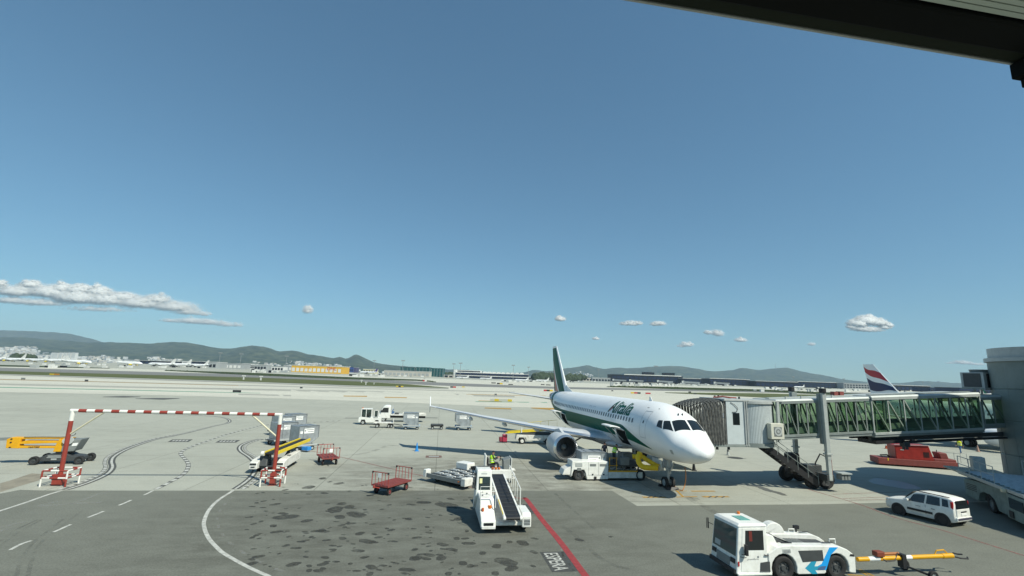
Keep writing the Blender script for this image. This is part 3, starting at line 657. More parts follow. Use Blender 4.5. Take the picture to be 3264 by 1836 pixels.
def cloud(label, blobs, D, seed, n_=260, alpha=0.22, depth=1.0):
    """a swarm of puffs, solid within and thin at the rim; blobs are (px, py, half width px, half height px, weight)"""
    rc = random.Random(seed); mb = MB(); dens = []; nrm = []
    tot = sum(b_[2]*b_[3] for b_ in blobs); s = D/CAM_F
    V, F = ICO[0]
    lobes = []
    for (x, y, a, h, wgt) in blobs:
        gp = (at(x, y, D), a, h); lobes.append((x, y, a*.95, h*.8, wgt*.9, gp))
        for _ in range(7 if a < 75 else 10):
            u = rc.uniform(-1, 1); sz = rc.uniform(.22, .48)*(1.15-.5*abs(u))
            lobes.append((x+u*a*.8, y-h*(rc.uniform(-.25, .85)*(1-u*u)), h*sz*1.35, h*sz, wgt*rc.uniform(.5, 1.0), gp))
    tot = sum(b_[2]*b_[3] for b_ in lobes)
    for (x, y, a, h, wgt, gp) in lobes:
        c = at(x, y, D); k = max(26, int(7*n_*a*h/tot))
        for i in range(k):
            r = (i+0.5)/k; r = 1.2*r**0.6; t = rc.random()*2*PI
            px_, pz_ = a*s*r*math.cos(t), h*s*r*math.sin(t)
            if pz_ < 0: pz_ *= 0.6
            q = c + Vector((px_, rc.uniform(-0.5, 0.5)*h*s*depth*(1-r*0.5), pz_))
            rad = h*s*(0.13+0.17*rc.random())*(1.15-r*0.5) + 0.7*s
            mb.ico(q, rad, 0, 0, (1.3, 1.0, 0.85)); dens += [min(.9, wgt*(0.5 if r < 0.35 else 0.5*(max(0, 1.22-r)/0.87)**2.0))*(0.5+.5*rc.random())*alpha/0.3]*len(V)
            for v in V:
                p = q + Vector((v[0]*rad*1.3, v[1]*rad, v[2]*rad*.85)) - c
                nl = Vector((p.x/(a*s), p.y/(h*s)-.5, p.z/(h*s)+.1)).normalized(); pg = p + c - gp[0]; ng = Vector((pg.x/(gp[1]*s)*.5, -.55, pg.z/(gp[2]*s)+.2)).normalized()
                nrm.append((nl*.38 + ng*.75 + sdir*.25 + Vector(v)*.12).normalized())
    me = mb.mesh('cloud', 'cloud'); me.polygons.foreach_set('use_smooth', [True]*len(me.polygons)); me.normals_split_custom_set_from_vertices(nrm)
    at_ = me.attributes.new('opacity', 'FLOAT', 'POINT'); at_.data.foreach_set('value', dens)
    o = link('cloud', me); tag(o, label, 'cloud', 'small clouds low over the hills'); return o
k9 = lambda x, y: (x/2.862, 860+y/2.862)
def KB(*L): return [(k9(x, y)[0], k9(x, y)[1], a/2.862, h/2.862, w_) for x, y, a, h, w_ in L]
o = cloud('long white cloud bank stretched over the left hills, bright along its top edge', KB((10, 125, 80, 50, 1.3), (-60, 150, 120, 60, 1.2), (270, 135, 120, 60, 1.5), (150, 200, 240, 85, 1), (440, 205, 240, 95, 1), (570, 165, 120, 62, 1.5), (720, 180, 150, 70, 1.6), (700, 255, 280, 110, .8), (900, 200, 150, 72, 1.5), (950, 275, 260, 100, .7), (1120, 250, 190, 70, 1.2), (1270, 305, 270, 95, .65), (1430, 270, 160, 70, .8), (1580, 340, 270, 85, .5), (1720, 385, 190, 60, .5), (350, 300, 400, 60, .45), (100, 280, 200, 60, .45), (900, 360, 420, 50, .28)), 13000, 3, 3600, 0.28, 0.7)
del o['group']
cloud('pale wispy shred of cloud trailing off the right end of the cloud bank', KB((1560, 465, 140, 34, .6), (1750, 470, 200, 50, .6), (1900, 480, 180, 50, .55), (2060, 500, 130, 42, .55), (2170, 505, 60, 38, .5), (1860, 405, 90, 36, .6)), 12600, 4, 700, 0.17)
ZB = lambda f, sc, L: [(f(x, y)[0], f(x, y)[1], a/sc, h/sc, w_) for x, y, a, h, w_ in L]
cloud('big bright puffy cloud over the airliner tail with the red and blue waves', ZB(z4, 2.981, [(1080, 70, 130, 70, 1.5), (1000, 95, 120, 60, 1.2), (1180, 85, 110, 60, 1.3), (1290, 110, 50, 40, 1.2), (940, 125, 70, 35, 1), (1080, 150, 190, 45, .8), (1250, 130, 80, 35, .9)]), 12000, 5, 1500, 0.32)
for lb, L in (('faint round puff of cloud just above the striped green tail fin', [(585, 55, 60, 40, .9)]),
              ('wider flat-based white cloud, left one of the pair right of the tail fin', [(1290, 100, 120, 40, 1), (1230, 105, 70, 28, .8), (1360, 95, 60, 34, .9)]),
              ('smaller white cloud, right one of the pair right of the tail fin', [(1570, 100, 90, 38, 1), (1530, 110, 60, 28, .8)]),
              ('tiny cloud low between the tail fin and the paired clouds', [(940, 250, 40, 20, .9)]),
              ('rounded cloud low above the right part of the dark terminal', [(1850, 310, 80, 38, 1.1), (1800, 325, 60, 24, .8)]),
              ('thin cloud with a gap in its middle, above the low rounded cloud', [(2070, 190, 55, 42, .6), (2160, 200, 75, 55, .6)]),
              ('small flat cloud nearest the jet bridge bellows', [(2390, 265, 75, 32, .8)])):
    cloud(lb, ZB(z3, 3.1415, L), 12400, hash(lb) % 97 if False else len(lb), 150, 0.25)
cloud('thin grey-white cloud strip left of the round tower', ZB(z4, 2.981, [(1990, 465, 120, 28, .9), (2120, 480, 110, 20, .7), (1880, 470, 70, 12, .6)]), 12200, 21, 260, 0.22)
cloud('faint small cloud over the middle of the apron, left of the wing tip', [(980, 990, 20, 22, .8)], 12500, 22, 90, 0.13)
cloud('faint low cloud smudge below the big puffy cloud', ZB(z4, 2.981, [(555, 290, 50, 26, .7)]), 12500, 23, 90, 0.12)
# ================================================================== airliner (x aft from the nose, y starboard, z up)
_fx = [.18, .22, .30, .52, 1.05, 1.6, 2.0, 2.6, 3.2, 4.0, 5.0, 6.5, 24, 26, 28, 30, 32, 34, 36, 37.2]
_ft = smooth_interp(_fx, [3.02, 3.20, 3.33, 3.62, 3.96, 4.20, 4.55, 5.0, 5.3, 5.58, 5.78, 5.9, 5.9, 5.9, 5.9, 5.88, 5.82, 5.7, 5.52, 5.36])
_fb = smooth_interp(_fx, [2.97, 2.82, 2.73, 2.55, 2.34, 2.22, 2.17, 2.11, 2.06, 2.01, 1.96, 1.90, 1.78, 1.86, 2.15, 2.58, 3.1, 3.68, 4.3, 4.75])
_fw = smooth_interp(_fx, [0.03, .22, .38, .75, 1.16, 1.41, 1.53, 1.67, 1.77, 1.87, 1.94, 1.975, 1.975, 1.95, 1.83, 1.6, 1.3, .95, .56, .28])
def fus(x, th, o=0.0):
    """fuselage surface; th from +y, over the top; o metres proud"""
    t, b_, w_ = _ft(x), _fb(x), _fw(x)
    h = (t-b_)/2; zc = (t+b_)/2
    return Vector((x, (w_+o)*math.cos(th), zc+(h+o)*math.sin(th)))
def fus_th(x, z):
    t, b_ = _ft(x), _fb(x); return math.asin(max(-0.999, min(0.999, (z-(t+b_)/2)/((t-b_)/2))))
def fpatch(mb, c, o, n=6, side=1, m=0):
    """four (x, th degrees) corners bent onto the fuselage"""
    vs = []
    for i in range(n+1):
        for j in range(n+1):
            u, v = i/n, j/n
            x = (1-u)*(1-v)*c[0][0]+u*(1-v)*c[1][0]+u*v*c[2][0]+(1-u)*v*c[3][0]; th = (1-u)*(1-v)*c[0][1]+u*(1-v)*c[1][1]+u*v*c[2][1]+(1-u)*v*c[3][1]
            p = fus(x, R_(th), o); vs.append((p.x, p.y*side, p.z))
    k = n+1
    return mb.add(vs, [(i*k+j, (i+1)*k+j, (i+1)*k+j+1, i*k+j+1) for i in range(n) for j in range(n)], m)
def fband(mb, xs, zu, zl, o, side=1, m=0, rows=10):
    vs = []; n_ = len(xs)
    for x, a, b_ in zip(xs, zu, zl):
        for k in range(rows+1):
            z = a+(b_-a)*k/rows; p = fus(x, fus_th(x, z), o); vs.append((p.x, p.y*side, p.z))
    r = rows+1
    return mb.add(vs, [(i*r+k, (i+1)*r+k, (i+1)*r+k+1, i*r+k+1) for i in range(n_-1) for k in range(rows)], m)
def ftext(mb, body, size, x0, z0, side, o, shear, bold, sq=1.0):
    vs, fs = text_verts(body, size, shear, bold, 0.95, 0.16); out = []; w_ = max(v[0] for v in vs)
    for u, v in vs:
        x = x0 - u*sq*side; p = fus(x, fus_th(x, z0)+v/2.02, o); out.append((p.x, p.y*side, p.z))
    return mb.add(out, fs)
def foil_rows(mb, secs, n=14, m=0, caps=True):
    """lofted aerofoil: secs of (le point, chord, thickness ratio, span axis 'y' or 'z')"""
    rings = []
    for (le, ch, tc, ax) in secs:
        ring = []
        for sgn in (1, -1):
            for i in range(n):
                k = i/(n-1) if sgn > 0 else 1-i/(n-1)
                xx = 0.5*(1-math.cos(PI*k)); t = 5*tc*(0.2969*math.sqrt(xx)-0.126*xx-0.3516*xx*xx+0.2843*xx**3-0.1015*xx**4)*ch
                p = Vector(le) + Vector((xx*ch, 0, 0)) + (Vector((0, 0, sgn*t)) if ax == 'y' else Vector((0, sgn*t, 0)))
                ring.append(p)
        rings.append(ring)
    return mb.loft(rings, m, True, caps)
_cache = {}
def shared(key, fn):
    if key not in _cache: _cache[key] = fn()
    return _cache[key]
FZ = [5.85, 11.76]; FLE = [29.5, 34.85]; FTE = [35.75, 36.95]
def fin_pt(u, z, o=0.0, side=1):
    t = (z-FZ[0])/(FZ[1]-FZ[0]); le = FLE[0]+(FLE[1]-FLE[0])*t; te = FTE[0]+(FTE[1]-FTE[0])*t; ch = te-le
    th = 5*0.10*(0.2969*math.sqrt(max(u, 1e-4))-0.126*u-0.3516*u*u+0.2843*u**3-0.1015*u**4)*ch
    return Vector((le+u*ch, side*(th+o), z))
def fin_band(mb, zs, u0, u1, o, side, n=6, m=0):
    vs = []
    for i, z in enumerate(zs):
        a, b_ = u0(z), max(u0(z)+1e-3, u1(z))
        for k in range(n+1): vs.append(fin_pt(a+(b_-a)*k/n, z, o, side))
    r = n+1
    return mb.add(vs, [(i*r+k, (i+1)*r+k, (i+1)*r+k+1, i*r+k+1) for i in range(len(zs)-1) for k in range(n)], m)

def airliner(label, loc, rz, livery):
    tri = livery == 'tricolour'
    T = thing('airliner', label, 'airplane', loc, rz)
    # ---- fuselage, with the two starboard holds cut open
    holds = ((8.05, 9.85), (24.2, 25.9)) if tri else ()
    th0, th1 = -46.0, -8.0
    ths = sorted(set([round(v, 3) for v in np.linspace(-90, 270, 61)] + [th0, th1]))[:-1]
    xs = sorted(set(list(np.concatenate([[.18, .2, .24, .30, .4, .52, .7, .85, 1.0, 1.3, 1.6, 1.8, 2.0, 2.3, 2.6, 2.9, 3.2, 3.6, 4, 4.5, 5, 5.7, 6.5], np.linspace(7.2, 24, 22), np.linspace(24.6, 37.2, 22)]).round(3)) + [v for h in holds for v in h]))
    vs = [fus(x, R_(t)) for x in xs for t in ths]; nT = len(ths); fs = []
    for i in range(len(xs)-1):
        for j in range(nT):
            xm, tm = (xs[i]+xs[i+1])/2, ths[j] + 1
            if any(h[0] < xm < h[1] for h in holds) and th0 <= ths[j] < th1: continue
            fs.append((i*nT+j, i*nT+(j+1) % nT, (i+1)*nT+(j+1) % nT, (i+1)*nT+j))
    fs += [tuple(range(nT)), tuple(range((len(xs)-1)*nT, len(xs)*nT))]
    mb = MB(); mb.add(vs, fs)
    me = mb.mesh('fuselage', 'plane_white', 60); link('fuselage', me, T)
    for h in holds:
        mb = MB(); pts = []
        for x in h:
            for t in (th0, th1): p = fus(x, R_(t), -0.01); pts.append(p)
        a, b_, c_, d = pts
        inn = [Vector((q.x, 0.3, q.z)) for q in pts]
        mb.add([a, b_, c_, d] + inn, [(4, 5, 7, 6), (0, 1, 5, 4), (2, 6, 7, 3), (0, 4, 6, 2), (1, 3, 7, 5)])
        mb.build('cargo_hold', 'dark', T)
        # door swung up and out
        hp = fus((h[0]+h[1])/2, R_(th1), 0.02); L = 1.25; db = MB(); n_ = 6; ring = []
        for off_ in (0.0, -0.09):
            for k in range(n_+1):
                a_ = k/n_; yy = hp.y + L*a_*math.cos(R_(14)); zz = hp.z + L*a_*math.sin(R_(14)) + 0.13*math.sin(PI*a_) + off_
                ring.append([(h[0], yy, zz), (h[1], yy, zz)])
        top, bot = ring[:n_+1], ring[n_+1:]
        loop = top + bot[::-1]
        db.loft([[q[0] for q in loop], [q[1] for q in loop]])
        d = db.build('cargo_door', 'plane_white', T, smooth=40, bevel=0.02)
        for xx in (h[0]+.15, h[1]-.15):
            ab = MB(); ab.cyl((xx, hp.y+.05, hp.z-.75), (xx, hp.y+.95, hp.z+.1), .03, n=8); ab.build('strut', 'lgrey', d)
    # ---- livery on the fuselage
    if tri:
        for side in (1, -1):
            x = [4.35, 4.8, 5.4, 6.2, 7.0, 7.6, 8.0] + (list(np.linspace(8.05, 9.85, 6)) ) + list(np.linspace(10.3, 24.0, 18)) + list(np.linspace(24.2, 31.2, 14))
            zu = [interp([4.35, 7.4, 8.6, 26, 29, 31.2], [2.72, 3.66, 3.98, 3.98, 4.12, 4.35], v) for v in x]
            zl = [interp([4.35, 7.4, 8.6, 11, 16, 26, 29, 31.2], [2.70, 2.93, 2.98, 3.0, 2.92, 2.9, 3.1, 3.45], v) for v in x]
            if side == 1:
                th_z = lambda xx: fus(xx, R_(th1)).z + 0.01
                zl = [max(b_, th_z(xx)) if any(h[0]-1e-6 <= xx <= h[1]+1e-6 for h in holds) else b_ for xx, b_ in zip(x, zl)]
            mb = MB(); fband(mb, x, zu, zl, 0.008, side); mb.build('livery_stripe', 'plane_green', T, smooth=60, label='dark green stripe along the side of the white fuselage')
            mb = MB(); ftext(mb, 'Alitalia', 1.75, 7.0, 4.74, side, 0.012, 0.16, 0.02, 0.70)
            if side == 1: 
                mb = MB(); ftext(mb, 'Alitalia', 1.82, 11.95, 4.74, 1, 0.012, 0.16, 0.034, 0.93)
            mb.build('lettering', 'plane_green', T)
            mb = MB(); x = list(np.linspace(0, 1, 8)); fband(mb, [11.75-.42*u for u in x], [4.78+.52*u for u in x], [4.78+.30*u*u for u in x], 0.016, side); mb.build('emblem', 'plane_red', T)
        # wrap-round tail bands
        for (a0, a1, nm, mt) in ((31.6, 33.2, 'tail_band', 'plane_green'), (33.2, 33.9, 'tail_band', 'plane_white'), (33.9, 35.1, 'tail_band', 'plane_red'), (35.1, 37.21, 'tail_cone', 'tail_grey')):
            mb = MB(); vs = []; K = 48
            for i in range(5):
                for j in range(K):
                    th = 2*PI*j/K; lean = 1.0*(math.sin(th)*0.9 - 0.2); x = min(37.2, (a0+(a1-a0)*i/4) + (lean if a1 < 37 or i < 4 else 0)); vs.append(fus(x, th, 0.009))
            mb.add(vs, [(i*K+j, i*K+(j+1) % K, (i+1)*K+(j+1) % K, (i+1)*K+j) for i in range(4) for j in range(K)]); mb.build(nm, mt, T, smooth=60)
    else:
        for side in (1, -1):
            x = list(np.linspace(3.0, 31, 30)); mb = MB(); fband(mb, x, [3.1]*30, [max(2.2, _fb(v)+.05) for v in x], 0.008, side); mb.build('livery_stripe', 'plane_navy', T, smooth=60)
    mb = MB()
    for y in (-.9, .9): pass
    # belly fairing
    rings = []
    for x, w_, b_, t in ((11.2, .9, 1.80, 2.1), (12.2, 1.7, 1.62, 2.5), (13.5, 2.0, 1.52, 2.75), (18.5, 2.02, 1.52, 2.7), (20.2, 1.7, 1.62, 2.4), (22.0, .7, 1.80, 2.0)):
        rings.append([Vector((x, w_*math.cos(2*PI*j/24), (t+b_)/2+(t-b_)/2*math.sin(2*PI*j/24))) for j in range(24)])
    mb.loft(rings); mb.build('belly_fairing', 'plane_grey', T, smooth=50)
    # ---- windows
    def wmesh():
        mb = MB(); n_ = 12; pts = []
        for j in range(n_):
            a = 2*PI*j/n_; c_, s_ = math.cos(a), math.sin(a); pts.append((0.118*math.copysign(abs(c_)**.6, c_), 0.0, 0.172*math.copysign(abs(s_)**.6, s_)))
        mb.add(pts + [(p[0]*.8, -0.012, p[2]*.8) for p in pts], [tuple(range(n_, 2*n_))[::-1]] + [(i, (i+1) % n_, n_+(i+1) % n_, n_+i) for i in range(n_)])
        return mb.mesh('cabin_window', 'cabin_glass')
    wm = shared('wm', wmesh)
    for side in (1, -1):
        k = 0; x = 6.75
        while x < 30.1:
            zw = 4.47 if x < 26 else 4.47+(x-26)*0.012; th = fus_th(x, zw); p = fus(x, th, 0.018); tilt = th
            o = link('cabin_window', wm, T, loc=(p.x, p.y*side, p.z), rot=(tilt*1.0 if side == 1 else PI-tilt, 0, 0)); x += 0.533
    # flight deck windows
    for side in (1, -1):
        for c in (((1.73, 87.6), (2.44, 87.6), (2.64, 57), (1.97, 45.5)), ((2.05, 42.5), (2.74, 54.5), (3.08, 44.5), (2.74, 27)), ((2.85, 26.0), (3.18, 43.5), (3.50, 38.5), (3.40, 23))):
            mb = MB(); fpatch(mb, c, 0.010, 6, side); mb.build('flight_deck_window', 'glass_dark', T, smooth=60)
    # door outlines and small hatches
    def outline(mb, x0, x1, z0, z1, side, wd=0.035):
        for xa, xb, za, zb in ((x0, x0+wd, z0, z1), (x1-wd, x1, z0, z1)):
            fband(mb, [xa, xb], [zb, zb], [za, za], 0.007, side, 0, 10)
        for zz in (z0, z1-wd): fband(mb, list(np.linspace(x0, x1, 5)), [zz+wd]*5, [zz]*5, 0.007, side, 0, 1)
    for side in (1, -1):
        for x0, x1, z0, z1 in ((4.62, 5.45, 3.42, 5.28), (30.2, 30.95, 3.62, 5.3), (15.2, 15.75, 3.95, 4.95), (16.25, 16.8, 3.95, 4.95)):
            mb = MB(); outline(mb, x0, x1, z0, z1, side, 0.03); mb.build('door', mat('door_seam', (0.42, 0.44, 0.46), .5) if 'seam' not in M else M['seam'], T)
        mb = MB(); q = fus(5.05, fus_th(5.05, 4.55), 0.0075); fband(mb, [4.98, 5.14], [4.62, 4.62], [4.42, 4.42], 0.0085, side); mb.build('door_window', 'glass_dark', T)
        mb = MB(); fband(mb, [1.75, 2.02], [3.05, 3.05], [2.78, 2.78], 0.007, side, 0, 3); mb.build('hatch', 'lgrey', T)
    mb = MB(); fband(mb, [4.4, 5.7], [5.50, 5.50], [5.46, 5.46], 0.008, 1); mb.build('rain_gutter', 'dark', T)
    for y in (.25, -.05): mb = MB(); mb.box((2.95, y, _ft(2.95)+.05), (.16, .02, .14)); mb.build('probe', 'dark', T)
    mb = MB(); mb.prism([(7.2, _ft(7.2)-.01), (7.75, _ft(7.7)-.01), (7.7, _ft(7.7)+.32), (7.5, _ft(7.7)+.32)], 'y', -.015, .015); mb.build('antenna', 'plane_white', T)
    # ---- wings
    for side in (1, -1):
        S_ = lambda v: Vector((v[0], v[1]*side, v[2]))
        secs = [((11.9, 1.2, 2.36), 7.0, .13), ((12.35, 2.0, 2.40), 6.5, .13), ((14.75, 6.4, 2.86), 4.05, .115), ((17.7, 11.6, 3.52), 2.85, .105), ((20.65, 16.8, 4.28), 1.62, .10)]
        mb = MB(); foil_rows(mb, [(S_(a), c_, t, 'y') for a, c_, t in secs]); wing = mb.build('wing', 'plane_grey', T, smooth=40)
        # bright slat along the leading edge
        mb = MB(); foil_rows(mb, [(S_((a[0]-.06, a[1], a[2]-.01)), c_*.17, t*3.4, 'y') for a, c_, t in ([(12.75, 2.6, 2.44), 6.1, .13], *secs[2:4], [(20.3, 16.2, 4.20), 1.72, .10])], 8); mb.build('slat', 'chrome', wing, smooth=50)
        for y, x, z in ((6.6, 18.2, 2.62), (9.6, 18.9, 2.95), (12.8, 19.9, 3.34)):
            mb = MB(); mb.lathe([(-1.2, .02), (-.7, .13), (0, .19), (.7, .16), (1.5, .03)], 12, 'x', (x, y*side, z-.12)); mb.build('flap_fairing', 'plane_grey', wing, smooth=60)
        mb = MB(); mb.prism([(20.7, 4.29), (22.1, 5.14), (22.6, 5.16), (22.4, 4.3), (22.3, 3.6), (22.0, 3.6)], 'y', 16.76*side, 16.84*side); mb.build('wing_tip_fence', 'plane_white', wing, bevel=.02)
        # engine
        ex, ey, ez = 10.95, 5.75*side, 1.80
        mb = MB(); mb.lathe([(.28, .80), (.1, .84), (.0, .91), (.08, .99), (.4, 1.06), (1.2, 1.12), (2.2, 1.1), (2.9, .98), (2.95, .88), (2.3, .8)], 40, 'x', (ex, ey, ez)); eng = mb.build('engine', 'plane_grey' if tri else 'plane_white', T, smooth=50)
        mb = MB(); mb.lathe([(.30, .795), (.12, .832), (.02, .88), (-.035, .92), (.0, .965), (.1, 1.003), (.3, 1.05)], 40, 'x', (ex, ey, ez)); mb.build('intake_lip', 'chrome', eng, smooth=60)
        mb = MB(); mb.lathe([(.25, .80), (.8, .79), (1.0, .80)], 32, 'x', (ex, ey, ez)); mb.lathe([(1.05, .80), (1.05, .01)], 32, 'x', (ex, ey, ez)); mb.build('intake_duct', 'dark', eng, smooth=60)
        mb = MB(); mb.lathe([(.55, .01), (.62, .1), (.75, .19), (.95, .27)], 20, 'x', (ex, ey, ez)); mb.build('spinner', 'grey', eng, smooth=60)
        mb = MB()
        for k in range(24):
            a = 2*PI*k/24; u, v = math.cos(a), math.sin(a); tx, ty = -v, u
            q = []
            for r, tw, dx in ((.26, .05, .06), (.785, .09, .03)):
                for sg in (-1, 1): q.append((ex+.88+sg*dx, ey+u*r+sg*tx*tw, ez+v*r+sg*ty*tw))
            mb.add(q, [(0, 1, 3, 2)])
        mb.build('fan', mat('fan_blades', (0.10, 0.10, 0.10), .35, .6) if 'fan' not in M else M['fan'], eng)
        mb = MB(); mb.lathe([(2.2, .62), (3.3, .56), (4.0, .42), (4.0, .36), (3.4, .36)], 28, 'x', (ex, ey, ez)); mb.lathe([(3.3, .3), (4.1, .27), (4.7, .03)], 20, 'x', (ex, ey, ez)); mb.build('exhaust_nozzle', 'dark', eng, smooth=50)
        mb = MB(); mb.hexa([(ex+1.0, ey-.12, ez+1.1), (ex+3.9, ey-.16, ez+.5), (ex+3.9, ey+.16, ez+.5), (ex+1.0, ey+.12, ez+1.1), (ex+2.0, ey-.12, ez+1.38), (ex+5.2, ey-.14, ez+.86), (ex+5.2, ey+.14, ez+.86), (ex+2.0, ey+.12, ez+1.38)]); mb.build('pylon', 'plane_grey', T, bevel=.03)
        # stabiliser
        mb = MB(); foil_rows(mb, [(S_((31.9, .5, 4.75)), 3.7, .10, 'y'), (S_((35.35, 6.22, 5.38)), 1.35, .09, 'y')]); mb.build('stabiliser', 'plane_grey', T, smooth=40)
        # main gear
        mb = MB(); mb.cyl((17.6, 3.5*side, 2.4), (17.7, 3.8*side, .55), .14); mb.cyl((17.7, 3.3*side, .55), (17.7, 4.3*side, .55), .09); mb.cyl((17.65, 3.7*side, 1.1), (17.6, 2.0*side, 2.0), .07); mb.cyl((17.65, 3.75*side, 1.0), (18.6, 3.6*side, 2.3), .05)
        gear = mb.build('main_gear', 'grey', T, smooth=40)
        mb = MB(); mb.bx(16.9, 18.3, 4.0*side-.03, 4.0*side+.03, .95, 2.4); mb.build('gear_door', 'plane_grey', gear, bevel=.02)
        for y in (3.42, 4.18): wheel(gear, (17.71, y*side, .565), .565, .40)
    # nose gear
    mb = MB(); mb.cyl((5.0, 0, 2.0), (5.07, 0, .38), .10); mb.cyl((5.07, -.34, .38), (5.07, .34, .38), .06); mb.cyl((5.05, 0, .9), (4.2, 0, 1.85), .05); mb.box((4.98, 0, 1.15), (.26, .26, .34)); mb.box((4.9, .18, 1.35), (.12, .14, .14)); mb.box((4.9, -.18, 1.35), (.12, .14, .14))
    ng = mb.build('nose_gear', 'lgrey', T, smooth=40)
    for y in (-.25, .25): wheel(ng, (5.07, y, .38), .38, .23)
    for y in (-.42, .42):
        mb = MB(); mb.bx(5.2, 6.6, y-.02, y+.02, 1.28, 1.86); mb.build('gear_door', 'plane_white', ng, bevel=.02)
    # ---- fin
    mb = MB(); secs = []
    for z in np.linspace(5.6, 11.76, 12):
        secs.append([fin_pt(0.5*(1-math.cos(PI*k/15)), z, 0, 1) for k in range(16)] + [fin_pt(0.5*(1-math.cos(PI*(15-k)/15)), z, 0, -1) for k in range(1, 15)])
    mb.loft(secs); fin = mb.build('fin', 'plane_white', T, smooth=40)
    mb = MB(); mb.hexa([(27.6, -.02, 5.86), (31, -.16, 5.7), (31, .16, 5.7), (27.6, .02, 5.86), (27.62, -.01, 5.9), (30.5, -.03, 6.75), (30.5, .03, 6.75), (27.62, .01, 5.9)]); mb.build('dorsal_fillet', 'plane_white', fin, bevel=.03)
    zs = list(np.linspace(5.75, 11.5, 24))
    for side in (1, -1):
        if tri:
            cut = lambda z: max(.10, .93 - max(0, 10.2-z)*.135)          # front edge of the white spear
            mb = MB(); fin_band(mb, zs, lambda z: .10, lambda z: .995, .006, side, 10); mb.build('livery_panel', 'plane_green', fin, smooth=60)
            lo = [z for z in zs if z < 10.0]
            mb = MB(); fin_band(mb, lo, lambda z: .95-(10.0-z)*.115, lambda z: .985-(10.0-z)*.045, .010, side); mb.build('livery_panel', 'plane_white', fin, smooth=60)
            lo = [z for z in zs if z < 8.9]
            mb = MB(); fin_band(mb, lo, lambda z: .925-(8.9-z)*.112, lambda z: .935-(8.9-z)*.035, .014, side); mb.build('livery_panel', 'plane_red', fin, smooth=60)
        else:
            # waves across the fin: red, white, navy, white, red
            def wave(z0, z1, dz0, dz1, mt):
                vs = []; n_ = 24
                for i in range(n_+1):
                    u = .03+.95*i/n_
                    for z, dz in ((z0, dz0), (z1, dz1)):
                        zz = z + dz*(u-.5)*-1 + .22*math.sin(2*PI*u*.9+.5); zz = min(11.6, max(5.9, zz)); vs.append(fin_pt(u, zz, .008, side))
                mb = MB(); mb.add(vs, [(2*i, 2*i+2, 2*i+3, 2*i+1) for i in range(n_)]); mb.build('livery_panel', mt, fin, smooth=60)
            wave(9.45, 10.75, -2.0, -1.4, 'plane_red'); wave(7.15, 8.55, -.3, -1.8, 'plane_navy'); wave(5.9, 6.35, 0, 0, 'plane_red')
    return T
M['seam'] = mat('door_seam', (0.40, 0.42, 0.44), .5)
M['fan'] = mat('fan_blades', (0.13, 0.13, 0.13), .35, .6)
PLANE_N, PLANE_H = Vector((12.49, 30.64, 0)), R_(100.1)
airliner('white airliner with green side stripe and green tail, parked at the jet bridge', PLANE_N, PLANE_H, 'tricolour')
airliner('white airliner with red and navy waves on its tail, parked beyond the jet bridge', (70.6, 51.0, 0), R_(99.0), 'waves')
# ================================================================== jet bridge
M['clear_glass'] = None
def bridge_glass(name, col, refl=0.08):
    m, n, b = new_mat(name); n.nodes.clear(); N = n.nodes; L = n.links
    tr = N.new('ShaderNodeBsdfTransparent'); tr.inputs[0].default_value = lin(col)
    gl = N.new('ShaderNodeBsdfGlossy'); gl.inputs['Roughness'].default_value = 0.03; gl.inputs[0].default_value = (0.9, 1, 0.95, 1)
    mx = N.new('ShaderNodeMixShader'); mx.inputs[0].default_value = refl; L.new(tr.outputs[0], mx.inputs[1]); L.new(gl.outputs[0], mx.inputs[2])
    o = N.new('ShaderNodeOutputMaterial'); L.new(mx.outputs[0], o.inputs[0]); return m
M['green_glass'] = bridge_glass('green_tinted_glass', (0.55, 0.68, 0.54))
M['vehicle_glass'] = bridge_glass('tinted_cab_glass', (0.22, 0.30, 0.30))
M['steel_pale'] = mat('pale_galvanised_steel', (0.47, 0.50, 0.48), 0.45, 0.2, dirt=0.3, scale=2)
M['steel_grey'] = mat('painted_steel_grey', (0.22, 0.25, 0.24), 0.5, dirt=0.35, scale=2)
M['bellows'] = mat('bellows_fabric', (0.060, 0.061, 0.058), 0.9, dirt=0.8, scale=5, dirtcol=(0.21, 0.21, 0.19))
M['cab_wall'] = mat('cab_wall_paint', (0.50, 0.55, 0.56), 0.5, dirt=0.2, scale=2)

BC = Vector((18.1, 36.9, 0))                     # pivot of the cab
BD = Vector((0.99, 0.143, 0)).normalized(); BN = Vector((BD.y, -BD.x, 0))   # along the tunnel; towards the terminal side
B = thing('jet_bridge', 'glazed jet bridge with grey folded bellows reaching the white and green airliner', 'jet bridge', BC, math.atan2(BD.y, BD.x))
